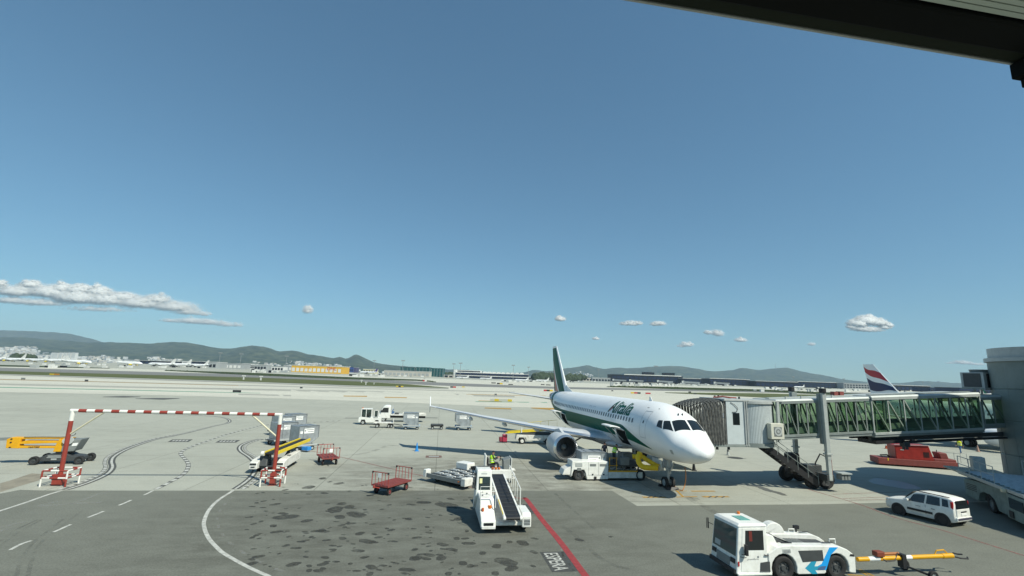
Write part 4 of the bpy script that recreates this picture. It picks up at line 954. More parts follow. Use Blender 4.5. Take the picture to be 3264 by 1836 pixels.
# local frame: x along the tunnel from the cab, -y on the near (terminal) side, z up
def zf(x): return 3.42 + 0.055*x                 # walking floor
def tunnel(x0, x1, hw, bot, top, glassname, n_panels, frame_mat, xf=None, heavy=False):
    """one telescoping section: floor, roof, corner beams, glass walls between mullions and diagonals"""
    mb = MB(); a, b_ = zf(x0)+bot, zf(x1)+bot
    mb.hexa([(x0, -hw, a), (x1, -hw, b_), (x1, hw, b_), (x0, hw, a), (x0, -hw, a+.16), (x1, -hw, b_+.16), (x1, hw, b_+.16), (x0, hw, a+.16)]); mb.build('tunnel_floor', 'steel_grey', B, bevel=.015)
    mb = MB(); c, d = zf(x0)+top, zf(x1)+top
    mb.hexa([(x0, -hw-.06, c), (x1, -hw-.06, d), (x1, hw+.06, d), (x0, hw+.06, c), (x0, -hw+.05, c+.12), (x1, -hw+.05, d+.12), (x1, hw-.05, d+.12), (x0, hw-.05, c+.12)]); mb.build('tunnel_roof', 'steel_pale', B)
    for sy in (-1, 1):
        y = sy*(hw-.015)
        for zo, ht in ((bot+.17+.09, .18), (top-.10, .2)):
            mb = MB(); mb.bar((x0, sy*hw, zf(x0)+zo), (x1, sy*hw, zf(x1)+zo), .10, ht); mb.build('tunnel_beam', frame_mat, B, bevel=.01)
        n_ = n_panels
        for k in range(n_):
            xa, xb = x0+(x1-x0)*k/n_, x0+(x1-x0)*(k+1)/n_
            za, zb, zc, zd = zf(xa)+bot+.35, zf(xb)+bot+.35, zf(xb)+top-.2, zf(xa)+top-.2
            gb = MB(); gb.add([(xa+.05, y, za), (xb-.05, y, zb), (xb-.05, y, zc), (xa+.05, y, zd)], [(0, 1, 2, 3)]); gb.build('glass_pane', glassname, B)
            mb = MB(); mb.bar((xa+.02, sy*(hw-.05), za), (xa+.02, sy*(hw-.05), zd), .08, .08); mb.build('mullion', frame_mat, B)
            mb = MB(); mb.bar((xa+.06, sy*(hw-.06), zd), (xb-.04, sy*(hw-.06), zb), .09, .08); mb.build('diagonal', frame_mat, B)
        mb = MB(); mb.bar((x1-.05, sy*(hw-.03), zf(x1)+bot+.17), (x1-.05, sy*(hw-.03), zf(x1)+top), .1, .1); mb.build('mullion', frame_mat, B)
tunnel(1.5, 10.6, 1.36, 0.0, 2.74, 'green_glass', 11, 'steel_grey')
tunnel(9.4, 19.2, 1.50, -0.12, 2.80, 'green_glass', 7, 'steel_pale')
tunnel(18.6, 22.6, 1.32, 0.12, 2.50, 'green_glass', 4, 'steel_grey')
# inner handrail and dado inside the glass
for sy in (-1, 1):
    mb = MB(); mb.bar((1.7, sy*1.2, zf(1.7)+.62), (22.4, sy*1.2, zf(22.4)+.62), .06, .42); mb.build('handrail', 'steel_grey', B)
# beams, cable tray and trolley under the tunnel
mb = MB(); mb.bar((9.5, -.9, zf(9.5)-.32), (22, -.9, zf(22)-.42), .22, .30); mb.build('under_beam', 'dark', B); mb = MB(); mb.bar((9.5, .9, zf(9.5)-.32), (22, .9, zf(22)-.42), .22, .30); mb.build('under_beam', 'dark', B)
mb = MB(); mb.bar((12.5, -1.1, zf(12.5)-.62), (21.5, -1.1, zf(21.5)-.66), .5, .12); mb.build('cable_tray', 'black', B)
mb = MB(); mb.box((12.2, -1.2, zf(12.2)-.75), (.5, .4, .35)); mb.cyl((12.05, -1.2, zf(12.2)-1.15), (12.05, -1.2, zf(12.2)-.8), .1, n=10); mb.cyl((12.35, -1.2, zf(12.2)-1.15), (12.35, -1.2, zf(12.2)-.8), .1, n=10); mb.build('floodlight', 'dark', B)
mb = MB(); mb.bar((9.6, -.5, zf(9.6)-.5), (12.0, -.5, zf(12)-.5), 1.6, .3); mb.build('under_box', 'black', B)
# round cab: curved slatted wall
R0 = 1.72; nz_ = 46; mb = MB()
for k in range(nz_):
    a0 = R_(-168) + R_(165)*k/nz_; a1 = a0 + R_(165)/nz_
    for (rr, aa, ab) in ((R0, a0, a0+(a1-a0)*.78), (R0-.035, a0+(a1-a0)*.78, a1)):
        q = [Vector((rr*math.cos(t), rr*math.sin(t), 0)) for t in (aa, ab)]
        mb.add([(q[0].x, q[0].y, 3.28), (q[1].x, q[1].y, 3.30), (q[1].x, q[1].y, 6.05), (q[0].x, q[0].y, 6.05)], [(0, 1, 2, 3)])
mb.build('curved_wall', 'cab_wall', B)
mb = MB(); mb.cyl((0, 0, 3.0), (0, 0, 3.28), 1.80, n=36); mb.build('cab_floor', 'steel_grey', B, smooth=40)
mb = MB(); mb.cyl((0, 0, 6.05), (0, 0, 6.22), 1.84, n=36); mb.bx(-1.3, 1.95, -1.5, 1.5, 6.22, 6.32); mb.build('cab_roof', 'lgrey', B, smooth=40)
mb = MB(); mb.cyl((0, 0, 3.3), (0, 0, 6.0), 1.55, n=30); mb.build('curtain', 'dark', B, smooth=40)
mb = MB(); mb.bx(1.42, 1.62, -1.52, -1.36, 3.4, 6.2); mb.build('door_post', 'steel_pale', B, bevel=.01)
# cab box in front of it, square to the aircraft
ca = math.atan2(-0.175, -0.984) - math.atan2(BD.y, BD.x)      # direction towards the aircraft in bridge coordinates
cm = Matrix.Rotation(ca, 3, 'Z')
def cabp(u, v, z): q = cm @ Vector((u, v, 0)); return Vector((q.x, q.y, z))     # u towards the aircraft, v to the near side (+)
def cab_box(mb, u0, u1, v0, v1, z0, z1, m=0):
    return mb.hexa([cabp(u0, v0, z0), cabp(u1, v0, z0), cabp(u1, v1, z0), cabp(u0, v1, z0), cabp(u0, v0, z1), cabp(u1, v0, z1), cabp(u1, v1, z1), cabp(u0, v1, z1)], m)
for v in (1.55, -1.55):
    s_ = 1 if v > 0 else -1
    mb = MB(); cab_box(mb, 1.35, 2.75, v-.06*s_, v, 3.2, 4.55); cab_box(mb, 1.35, 2.75, v-.06*s_, v, 5.35, 6.2); cab_box(mb, 1.35, 1.72, v-.06*s_, v, 4.55, 5.35); cab_box(mb, 2.25, 2.75, v-.06*s_, v, 4.55, 5.35)
    wl = mb.build('cab_side', 'cab_wall', B)
    mb = MB(); cab_box(mb, 1.70, 2.27, v-.045*s_, v+.012*s_, 4.52, 5.38); mb.build('cab_window', 'glass_dark', wl, bevel=.05)
    for u in (1.32, 1.15):
        mb = MB(); mb.cyl(cabp(u, v+.04*s_, 3.1), cabp(u, v+.04*s_, 6.2), .05, n=10); mb.build('guide_post', 'lgrey', B)
    mb = MB(); mb.tube([cabp(2.4, v+.03*s_, 6.1), cabp(2.1, v+.05*s_, 5.95), cabp(1.85, v+.05*s_, 5.7), cabp(1.95, v+.04*s_, 5.45), cabp(2.3, v+.04*s_, 5.42)], .018); mb.build('cable', 'black', B)
mb = MB(); cab_box(mb, .9, 2.9, -1.6, 1.6, 6.2, 6.34); mb.build('cab_roof', 'lgrey', B, bevel=.02)
mb = MB(); cab_box(mb, 1.0, 4.2, -1.6, 1.6, 3.02, 3.18); mb.build('cab_floor', 'steel_grey', B, bevel=.02)
for u, v in ((2.6, 1.6), (3.5, 1.6)):
    mb = MB(); mb.cyl(cabp(u, v-.2, 3.02), cabp(u, v-.2, 2.82), .09, n=12); mb.build('roller', 'black', B)
for u, v in ((1.2, 0.9), (2.2, -.6), (1.5, -1.2)):
    mb = MB(); mb.cyl(cabp(u, v, 6.34), cabp(u, v, 6.5), .07, n=10); mb.build('roof_lamp', 'dark', B)
mb = MB(); mb.tube([cabp(2.6, -.2, 6.36), cabp(2.0, .1, 6.46), cabp(1.5, .2, 6.40), cabp(1.0, -.3, 6.38), cabp(.4, -.6, 6.36)], .06); mb.build('roof_hose', 'red_dark', B)
# bellows: folds that step out from the cab to the airliner's door
nf = 11
for k in range(nf):
    t = k/(nf-1); u0 = 2.80 + 2.05*t; drop = 0.50*t*t
    grow = 0.0; hw = 1.62 + 0.10*math.sin(PI*t) ; top = 6.28 - drop; bot = 3.16 + 0.10*t
    mb = MB()
    for (uu, sc) in ((u0, 1.0), (u0+.095, .955), (u0+.17, .955)):
        pass
    rings = []
    for uu, sh in ((u0, .07), (u0+.085, 0.0), (u0+.19, .07)):
        lean = 0.55*t
        prof = [(hw-sh, bot), (hw-sh, top-.45), (hw-.18-sh, top-.12-sh*.5), (hw-.55, top-sh), (0, top+.06-sh), (-hw+.55, top-sh), (-hw+.18+sh, top-.12-sh*.5), (-hw+sh, top-.45), (-hw+sh, bot)]
        rings.append([cabp(uu + lean*max(0, (z-4.2)/2.0), v, z) for v, z in prof])
    mb.loft(rings, closed=False, caps=False); mb.build('bellows_fold', 'bellows', B, smooth=35)
# service stair from the cab down to the apron
mb = MB()
sx0, sz0, sx1, sz1 = 0.8, 2.95, 4.75, 0.35; sy_ = -1.0
st = thing  # noqa
for y in (-1.0, -.15): mb.bar((sx0, y, sz0), (sx1, y, sz1), .06, .42)
mb.build('stair_stringer', 'black', B)
for k in range(11):
    t = (k+.5)/11; mb = MB(); mb.box((sx0+(sx1-sx0)*t, -.575, sz0+(sz1-sz0)*t), (.26, .80, .04)); mb.build('stair_tread', 'grey', B)
for y in (-1.02, -.13):
    mb = MB()
    for off in (.55, 1.0): mb.tube([(sx0, y, sz0+off), (sx1, y, sz1+off)], .022, 6)
    for k in range(6): t = k/5; mb.cyl((sx0+(sx1-sx0)*t, y, sz0+(sz1-sz0)*t), (sx0+(sx1-sx0)*t, y, sz0+(sz1-sz0)*t+1.0), .022, n=6)
    mb.build('stair_rail', 'steel_grey', B)
mb = MB(); mb.tube([(5.0, -.5, .7), (5.05, -.5, 1.8), (5.5, -.5, 2.45), (6.1, -.5, 2.2), (6.15, -.5, 1.3), (5.9, -.5, .7)], .05, 8); mb.build('power_cable', 'black', B)
mb = MB(); mb.box((3.6, .1, 1.7), (.9, .7, 1.5)); mb.build('cable_reel', 'black', B, bevel=.15)
# lift columns and wheel carriage
def toloc(v): 
    d = Vector(v) - BC; return Vector((d.dot(BD), d.dot(Vector((-BD.y, BD.x, 0))), v[2] if len(v) > 2 else 0))
cn, cf = toloc((23.4, 35.95, 0)), toloc((23.25, 39.65, 0))
for c in (cn, cf):
    mb = MB(); mb.box((c.x, c.y, 4.6), (.30, .28, 4.75)); col = mb.build('lift_column', 'steel_pale', B, bevel=.02)
    mb = MB(); mb.box((c.x, c.y, 1.75), (.27, .25, 1.9)); mb.build('column_ram', 'steel_pale', col, bevel=.02)
    mb = MB(); mb.cyl((c.x, c.y, 6.98), (c.x, c.y, 7.32), .24, n=16); mb.build('motor_cap', 'black', col, bevel=.02)
    mb = MB(); mb.box((c.x-.02, c.y+.22*(1 if c is cn else -1), 5.1), (.48, .26, 3.6)); mb.build('column_guide', 'steel_grey', col, bevel=.02)
    mb = MB(); mb.box((c.x, c.y, 2.62), (.44, .42, .1)); mb.build('collar', 'steel_pale', col)
mb = MB(); mb.bar((cn.x, cn.y-.1, .95), (cf.x, cf.y+.1, .95), .55, .45); car = mb.build('wheel_carriage', 'dark', B, bevel=.03)
wc = toloc((23.3, 37.2, 0))
for dx, dy in ((-.55, -.1), (.55, -.1), (-.55, 2.6), (.55, 2.6)): wheel(car, (wc.x+dx, wc.y+dy, .58), .58, .42, rimmat='dark')
mb = MB(); mb.box((wc.x-.3, wc.y+.3, 1.35), (1.3, .8, .62)); mb.build('drive_box', 'dark', car, bevel=.05)
pb = toloc((24.35, 35.9, 0)); mb = MB(); mb.box((pb.x, pb.y, 1.35), (.85, .7, .08)); mb.build('step_plate', 'steel_pale', car)
for k in range(3): mb = MB(); mb.box((pb.x-.25+.25*k, pb.y, 1.08), (.2, .5, .34)); mb.build('battery_box', 'grey', car, bevel=.02)
mb = MB(); mb.tube([(pb.x+.2, pb.y+1.2, .5), (pb.x+.2, pb.y+1.2, 2.5), (pb.x-.35, pb.y+1.2, 2.75)], .035, 6); mb.build('warning_post', 'red_dark', car)
# heat pump on the cab side
hp_ = at(2472, 1374, 35.1); hl = toloc(hp_)
mb = MB(); mb.box((hl.x, hl.y, hp_.z), (1.02, .46, 1.08)); hpo = mb.build('heat_pump', mat('cream_casing', (0.60, 0.59, 0.50), .5, dirt=.2), B, bevel=.03)
mb = MB(); mb.box((hl.x+.02, hl.y-.235, hp_.z-.02), (.62, .03, .66)); mb.build('fan_grille', 'grey', hpo, bevel=.02)
mb = MB(); mb.lathe([(-.27, .01), (-.265, .10), (-.26, .10)], 20, 'y', (hl.x+.02, hl.y, hp_.z-.02)); mb.lathe([(-.262, .18), (-.265, .28), (-.262, .30)], 24, 'y', (hl.x+.02, hl.y, hp_.z-.02)); mb.build('fan_hub', 'lgrey', hpo)
mb = MB(); mb.bar((hl.x, hl.y+.1, hp_.z-.6), (hl.x, hl.y+1.2, hp_.z-.6), .9, .08); mb.build('bracket', 'steel_grey', hpo)
# ducts, lamps and walkway on the tunnel roof
for x in (2.6, 3.9, 6.5): mb = MB(); mb.box((x, -1.0, zf(x)+2.95), (.1, .1, .22)); mb.build('roof_lamp', 'lgrey', B)
mb = MB(); mb.bar((2, .3, zf(2)+2.9), (9.3, .3, zf(9.3)+2.9), .5, .06); mb.build('cable_tray', 'steel_pale', B)
mb = MB(); mb.bar((9.6, -1.0, zf(9.6)+2.98), (18.8, -1.0, zf(18.8)+2.98), .3, .06); mb.build('cable_tray', 'steel_grey', B)
for x in (8.0, 8.5): mb = MB(); mb.box((x, .4, zf(x)+3.05), (.35, .4, .35)); mb.build('beacon_box', 'red_dark' if x < 10 else 'lgrey', B)

# ================================================================== round tower the bridge turns on
rc_ = Vector((42.75, 37.85, 0))
T = thing('rotunda_tower', 'big round grey tower tapering downwards at the right edge, where the bridge ends', 'tower', rc_)
M['tower'] = mat('tower_cladding', (0.20, 0.235, 0.22), 0.55, dirt=0.4, scale=0.7)
RT_ = 3.35
seg = [(0.0, RT_), (2.6, RT_), (2.66, RT_-.05), (2.72, RT_), (5.2, RT_+.02), (5.26, RT_-.03), (5.32, RT_+.02), (7.65, RT_+.02), (7.71, RT_-.03), (7.77, RT_+.02), (9.9, RT_+.04)]
mb = MB(); mb.lathe(seg, 64, 'z'); mb.build('tower_wall', 'tower', T, smooth=25)
mb = MB(); mb.lathe([(9.9, RT_), (9.9, RT_+.22), (10.2, RT_+.22), (10.2, RT_+.05), (10.2, RT_-.05), (11.0, RT_-.05), (11.0, RT_-.2), (10.2, RT_-.2)], 64, 'z'); mb.build('parapet', 'lgrey', T, smooth=25)
mb = MB(); mb.cyl((0, 0, 9.95), (0, 0, 10.15), RT_-.02, n=48); mb.build('roof', 'grey', T)
for k in range(7):
    a = R_(135+k*22); mb = MB(); mb.bar((RT_*math.cos(a), RT_*math.sin(a), 0.02), ((RT_+.02)*math.cos(a), (RT_+.02)*math.sin(a), 9.88), .03, .03); mb.build('cladding_joint', 'steel_grey', T)
mb = MB(); mb.box((-2.75, -2.0, 2.0), (.25, .25, .3)); mb.build('wall_box', 'dark', T)
mb = MB(); mb.cyl((-2.6, -2.1, 10.6), (-2.75, -2.25, 10.6), .16, n=14); mb.build('wall_lamp', 'dark', T)
# cooling unit on a steel stand beside the tower
u0 = at(3126, 1242, 41.0)
T = thing('cooling_unit', 'grey boxed cooling unit with round fan cowl beside the tower head', 'air conditioner', (u0.x, u0.y, 0), R_(20))
z0 = u0.z
mb = MB(); mb.bx(-1.0, 1.0, -.8, .8, z0+.12, z0+1.42); mb.build('casing', 'lgrey', T, bevel=.03)
mb = MB(); mb.bx(-.6, .6, -.83, -.8, z0+.2, z0+1.34); mb.build('coil_grille', 'black', T)
mb = MB(); mb.bx(-1.03, -1.0, -.6, .6, z0+.2, z0+1.34); mb.build('coil_grille', 'dark', T)
mb = MB(); mb.lathe([(z0+1.42, .6), (z0+1.68, .66), (z0+1.68, .6), (z0+1.5, .55)], 28, 'z', (.15, 0, 0)); mb.build('fan_cowl', 'grey', T, smooth=40)
mb = MB(); mb.bx(-1.1, 2.0, -.85, .85, z0, z0+.1); mb.build('stand', 'steel_grey', T)
for x in (.8, 1.8):
    for y in (-.8, .8): mb = MB(); mb.bx(x-.06, x+.06, y-.06, y+.06, 7.0, z0); mb.build('leg', 'steel_grey', T)

# ================================================================== eave of the terminal over the camera, at the upper right
E0, E1 = P(1980, 0, 10.5), P(3264, 215, 10.5)
ed = (E1-E0); ed.z = 0; ed.normalize(); en = Vector((ed.y, -ed.x, 0))         # en: back towards the terminal
T = thing('roof_eave', 'dark metal roof eave with slats crossing the upper right corner', 'roof', (E0.x, E0.y, 10.5), math.atan2(ed.y, ed.x))
M['eave'] = mat('eave_dark_metal', (0.006, 0.007, 0.007), 0.7, spec=.1)
M['eave_strip'] = mat('eave_green_grey', (0.022, 0.027, 0.020), 0.8, spec=.1)
mb = MB(); mb.bx(-3, 9, -.02, 0, 0, .03); mb.build('edge_trim', 'lgrey', T)
mb = MB(); mb.bx(-3, 9, -.15, -.035, .004, .05); mb.build('soffit_strip', 'eave_strip', T)
mb = MB(); mb.bx(-3, 9, -.44, -.152, -.012, .5); mb.build('beam', 'eave', T, bevel=.02)
mb = MB(); mb.bx(-3, 9, -.15, -.02, .055, .5); mb.build('beam', 'eave', T)
M['slat'] = mat('pale_slat', (0.50, 0.56, 0.50), 0.5)
for k in range(16):
    mb = MB(); mb.bx(1.0, 9, -.47-.055*k-.043, -.47-.055*k, .02, .05); mb.build('slat', 'slat', T)
mb = MB(); mb.bx(-3, 9, -2.0, -.44, .35, .4); mb.build('panel', 'eave', T)
q = [P(3210, 210, 10.5), P(3224, 282, 10.45)]
mb = MB(); mb.bx(3.93, 4.8, -.6, -.01, -.17, -.014); mb.bx(4.0, 4.9, -.6, -.03, -.26, -.17); mb.build('bracket', 'eave', T, bevel=.01)

# ================================================================== the terminal wing to the right, out of the picture; its shadow lies on the stand
T = thing('terminal_wing', 'glass and concrete terminal wing standing to the right of the apron', 'building', (38.2, 3.0, 0), 0)
TWX, TWY, TWH = 26.0, 29.4, 16.0
mb = MB(); mb.bx(0.4, TWX, 0.4, TWY-.4, 0, TWH-.6); mb.build('core', 'steel_grey', T)
mb = MB(); mb.bx(-.4, TWX+.4, -.4, TWY+.2, TWH-.6, TWH); mb.build('roof', 'steel_pale', T, bevel=.05)
for k in range(4): mb = MB(); mb.bx(0, TWX, 0, TWY, 4.6*k-.25+.26, 4.6*k+.3); mb.build('floor_edge', 'concrete_l', T)
M['facade_glass'] = mat('facade_glass', (0.04, 0.07, 0.065), 0.08, spec=.7)
for k in range(10):
    y0, y1 = .2+(TWY-.4)*k/10, .2+(TWY-.4)*(k+1)/10
    for z in (.6, 5.2, 9.8):
        mb = MB(); mb.bx(.18, .3, y0+.1, y1-.1, z, z+3.8); mb.build('glass_pane', 'facade_glass', T)
    mb = MB(); mb.bx(.1, .4, y0-.06, y0+.06, .3, TWH-.6); mb.build('mullion', 'steel_pale', T)
# ================================================================== height gantry over the road
def stripe_pipe(parent, name, p0, p1, r, n_, first, square=False, m=('white', 'red_dark')):
    p0, p1 = Vector(p0), Vector(p1); mb = MB()
    for k in range(n_):
        a, b_ = p0.lerp(p1, k/n_), p0.lerp(p1, (k+1)/n_)
        mb.cyl(a, b_, r, n=14, m=(first+k) % 2, caps=(k in (0, n_-1)))
    return mb.build(name, list(m), parent, smooth=40)
gL, gR = P(186, 1546), P(868, 1546)
gd = (gR-gL); GW = gd.length; gang = math.atan2(gd.y, gd.x)
G_ = thing('height_gantry', 'red and white striped height limit gantry spanning the service road', 'gantry', gL, gang)
GH = 4.42
M['gred'] = mat('gantry_red', (0.30, 0.045, 0.03), 0.5, dirt=0.35, scale=2.5)
M['gwhite'] = mat('gantry_white', (0.78, 0.77, 0.72), 0.5, dirt=0.2, scale=2.5)
for x in (0, GW):
    mb = MB(); mb.cyl((x, 0, 0), (x, 0, GH-.62), .125, n=16, m=1); mb.cyl((x, 0, GH-.62), (x, 0, GH+.0), .1255, n=16, m=0); mb.cyl((x, 0, 0), (x, 0, .03), .3, n=4, m=1)
    mb.build('post', ['gwhite', 'gred'], G_, smooth=40)
nb = 27; mb = MB()
for k in range(nb): mb.cyl((-.12+(GW+.24)*k/nb, 0, GH), (-.12+(GW+.24)*(k+1)/nb, 0, GH), .105, n=14, m=k % 2, caps=k in (0, nb-1))
mb.build('crossbeam', ['gwhite', 'gred'], G_, smooth=40)
for s_, x in ((1, 0), (-1, GW)):
    mb = MB(); mb.cyl((x+s_*.1, 0, GH-1.4), (x+s_*1.75, 0, GH-.08), .055, n=10); mb.build('brace', mat('cream_brace', (0.62, 0.58, 0.42), .5, dirt=.2), G_, smooth=40)
def guard(x, y, w_, d_, h_):
    """tube cage that guards a post"""
    cs = [(x-w_/2, y-d_/2), (x+w_/2, y-d_/2), (x+w_/2, y+d_/2), (x-w_/2, y+d_/2)]
    for k in range(4):
        a, b_ = cs[k], cs[(k+1) % 4]
        stripe_pipe(G_, 'guard_post', (*a, 0), (*a, h_), .05, 2, k, m=('gwhite', 'gred'))
        for z in (h_*.55, h_): stripe_pipe(G_, 'guard_rail', (*a, z), (*b_, z), .048, 3, k+(z > h_*.8), m=('gwhite', 'gred'))
guard(0.05, 0.0, 1.35, 1.1, .92); guard(GW, 0.0, 1.2, 1.0, .98)
mb = MB(); mb.bx(GW-.16, GW+.16, -.16, .16, .02, .75); mb.build('post_sleeve', 'gred', G_)
mb = MB(); mb.bx(-.28, .22, -.2, .2, .02, .62); mb.build('post_sleeve', 'gred', G_)

# ================================================================== articulated boom lift
b0, b1 = P(100, 1483), P(250, 1481)
bd = (b1-b0); bx_ = bd.normalized(); bang = math.atan2(bx_.y, bx_.x)
L_ = thing('boom_lift', 'yellow articulated boom lift on a dark grey chassis behind the left gantry post', 'boom lift', b0, bang)
mb = MB(); mb.prism([(-.10, .30), (-.05, .58), (.35, .70), (.62, .92), (.95, .98), (1.85, .98), (2.1, .82), (2.55, .74), (2.72, .60), (2.75, .30)], 'y', .22, 1.42); ch = mb.build('chassis', 'dark', L_, bevel=.03)
mb = MB(); mb.box((1.15, .21, .80), (.80, .012, .08)); mb.box((1.15, .21, .66), (.90, .012, .05)); mb.box((1.15, .21, .50), (.34, .012, .14)); mb.build('printed_panel', 'lgrey', ch)
for x, y in ((0, .1), (2.75, .1), (0, 1.55), (2.75, 1.55)): wheel(L_, (x+.05, y, .30), .30, .28, rimmat='dark')
mb = MB(); mb.cyl((1.5, .8, 1.0), (1.5, .8, 1.16), .55, n=20); mb.build('turntable', 'black', L_)
mb = MB(); mb.prism([(1.45, 1.18), (2.25, 1.22), (2.62, 2.42), (2.1, 2.34), (1.5, 2.40)], 'y', .25, 1.35); cwt = mb.build('counterweight', 'grey', L_, bevel=.05)
mb = MB(); mb.prism([(2.06, 1.74), (2.38, 1.78), (2.46, 2.06), (2.12, 2.02)], 'y', .235, .25); mb.build('white_plate', 'paper', cwt)
mb = MB(); mb.cyl((1.82, .24, 2.26), (1.82, .12, 2.26), .34, n=24); mb.tube([(1.7, .2, 2.6), (1.95, .2, 2.64), (2.14, .2, 2.46), (2.14, .2, 2.25)], .03, 6); mb.build('pivot_cover', 'lgrey', L_, smooth=40)
mb = MB(); mb.prism([(.95, 1.18), (1.5, 1.18), (1.5, 2.42), (1.18, 2.38), (1.05, 1.9)], 'y', .3, 1.3); mb.build('turret', 'yellow', L_, bevel=.03)
mb = MB(); mb.prism([(-1.55, 2.38), (1.9, 2.40), (2.0, 2.52), (-1.5, 2.55)], 'y', .45, .85); mb.build('upper_boom', 'yellow', L_, bevel=.02)
mb = MB(); mb.prism([(-1.2, 1.92), (1.3, 2.02), (1.35, 2.22), (-.9, 2.25), (-1.2, 2.1)], 'y', .4, .9); mb.build('middle_boom', 'yellow', L_, bevel=.02)
mb = MB(); mb.prism([(-1.35, 1.52), (1.2, 1.5), (1.2, 1.70), (-1.2, 1.76)], 'y', .42, .88); lb = mb.build('lower_boom', 'yellow', L_, bevel=.02)
mb = MB(); put_text(mb, 'HATSIP', .20, (-.62, .41, 1.56), (1, 0, 0), (0, 0, 1), 0, 0, .008, 1.05); mb.build('lettering', 'black', lb)
mb = MB(); mb.prism([(-1.95, 1.55), (-1.2, 1.5), (-1.15, 2.55), (-1.7, 2.58), (-2.0, 2.4)], 'y', .38, .92); mb.build('knuckle', 'yellow', L_, bevel=.03)
for z in (1.62, 2.1, 2.42):
    mb = MB(); mb.cyl((-1.7, .34, z), (-1.7, .96, z), .06, n=10); mb.build('pin', 'black', L_)
mb = MB(); mb.bar((-2.9, .65, 2.34), (-1.9, .65, 2.40), .24, .24); mb.build('fly_boom', 'grey', L_)
mb = MB(); mb.cyl((-2.95, .5, 2.3), (-2.95, .8, 2.3), .28, n=18); mb.tube([(-2.7, .5, 2.5), (-2.9, .5, 2.66), (-3.2, .5, 2.6), (-3.3, .5, 2.3), (-3.2, .5, 2.0), (-3.35, .5, 1.7)], .04, 6); mb.build('rotator', 'dark', L_, smooth=40)
# platform basket just out of frame
mb = MB(); mb.bx(-4.9, -3.3, .1, 1.2, 1.35, 1.42); mb.build('basket_floor', 'dark', L_)
mb = MB()
for z in (1.9, 2.45): mb.tube([(-4.9, .1, z), (-3.3, .1, z), (-3.3, 1.2, z), (-4.9, 1.2, z)], .02, 6, closed=True)
for x, y in ((-4.9, .1), (-3.3, .1), (-3.3, 1.2), (-4.9, 1.2)): mb.cyl((x, y, 1.4), (x, y, 2.45), .02, n=6)
mb.build('basket_rail', 'dark', L_)
mb = MB(); mb.tube([(-1.0, .4, 2.6), (0, .4, 2.62), (1.2, .4, 2.6), (1.7, .4, 2.62), (2.05, .4, 2.8), (2.1, .4, 3.0)], .025, 6); mb.build('cable', 'black', L_)

for ch_ in list(kids(L_)):                       # a low, long machine: everything but the wheels is squat
    if ch_.name.split('.')[0] == 'wheel': continue
    for o_ in [ch_] + kids(ch_):
        for vv in o_.data.vertices: vv.co.z *= .735
# ================================================================== containers and dollies
M['uld'] = mat('container_aluminium', (0.42, 0.45, 0.47), 0.42, 0.5, dirt=0.55, scale=2.2, dirtcol=(0.20, 0.21, 0.22))
M['uld_dk'] = mat('container_edge', (0.26, 0.28, 0.29), 0.45, 0.5)
def container(name, label, loc, rz, s=1.0, group='grey aluminium air cargo containers'):
    """lower-deck container: one sloping lower corner. local x across (slope at -x), y deep, z up, base centre"""
    T = thing(name, label, 'cargo container', loc, rz, group)
    prof = [(-.45, 0), (.78, 0), (.78, 1.60), (-1.22, 1.60), (-1.22, .52)]
    mb = MB(); mb.prism(prof, 'y', -.74, .74); mb.build('shell', 'uld', T, bevel=.015)
    for y in (-.75, .75):
        mb = MB()
        for a, b_ in zip(prof, prof[1:]+prof[:1]): mb.bar((a[0], y, a[1]), (b_[0], y, b_[1]), .05, .07, up=(0, 1, 0))
        mb.build('edge_frame', 'uld_dk', T)
        sg = 1 if y > 0 else -1
        mb = MB(); mb.bx(-.72, .28, y*1.012, y*1.03, .92, 1.36); pl = mb.build('label_plate', 'paper', T)
        mb = MB()
        for z, wd in ((1.22, .72), (1.04, .60)): mb.bx(-.66, -.66+wd, y*1.032, y*1.038, z, z+.055)
        mb.bx(.12, .22, y*1.032, y*1.038, 1.1, 1.26); mb.build('label_print', 'printgrey', pl)
        mb = MB(); mb.bx(.40, .66, y*1.012, y*1.03, .92, 1.14); mb.build('label_plate', 'paper', T)
        mb = MB(); mb.bar((.32, y*1.01, .06), (.32, y*1.01, 1.55), .03, .03); mb.build('door_post', 'uld_dk', T)
    for x in (-.8, -.1, .5):
        mb = MB(); mb.bar((x, -.72, 1.61), (x, .72, 1.61), .05, .03); mb.build('roof_rib', 'uld_dk', T)
    return T
def dolly(label, loc, rz, deck='lgrey', group='low container dollies', L=2.3, W=1.6, bar=True):
    T = thing('container_dolly', label, 'dolly', loc, rz, group)
    mb = MB(); mb.bx(-L/2, L/2, -W/2, W/2, .40, .50); mb.build('deck', deck, T, bevel=.01)
    for y in (-W/2, W/2): mb = MB(); mb.bx(-L/2, L/2, y-.04, y+.04, .44, .60); mb.build('side_rail', 'lgrey', T)
    for k in range(7): mb = MB(); mb.cyl((-L/2+.2+k*(L-.4)/6, -W/2+.08, .53), (-L/2+.2+k*(L-.4)/6, W/2-.08, .53), .045, n=8); mb.build('roller', 'alu', T)
    for x in (-L*.33, L*.33):
        for y in (-W*.4, W*.4): wheel(T, (x, y, .2), .2, .16)
    if bar: mb = MB(); mb.bar((-L/2, 0, .35), (-L/2-1.1, 0, .28), .07, .07); mb.cyl((-L/2-1.15, 0, .28), (-L/2-1.15, 0, .36), .09, n=10); mb.build('tow_bar', 'dark', T)
    return T
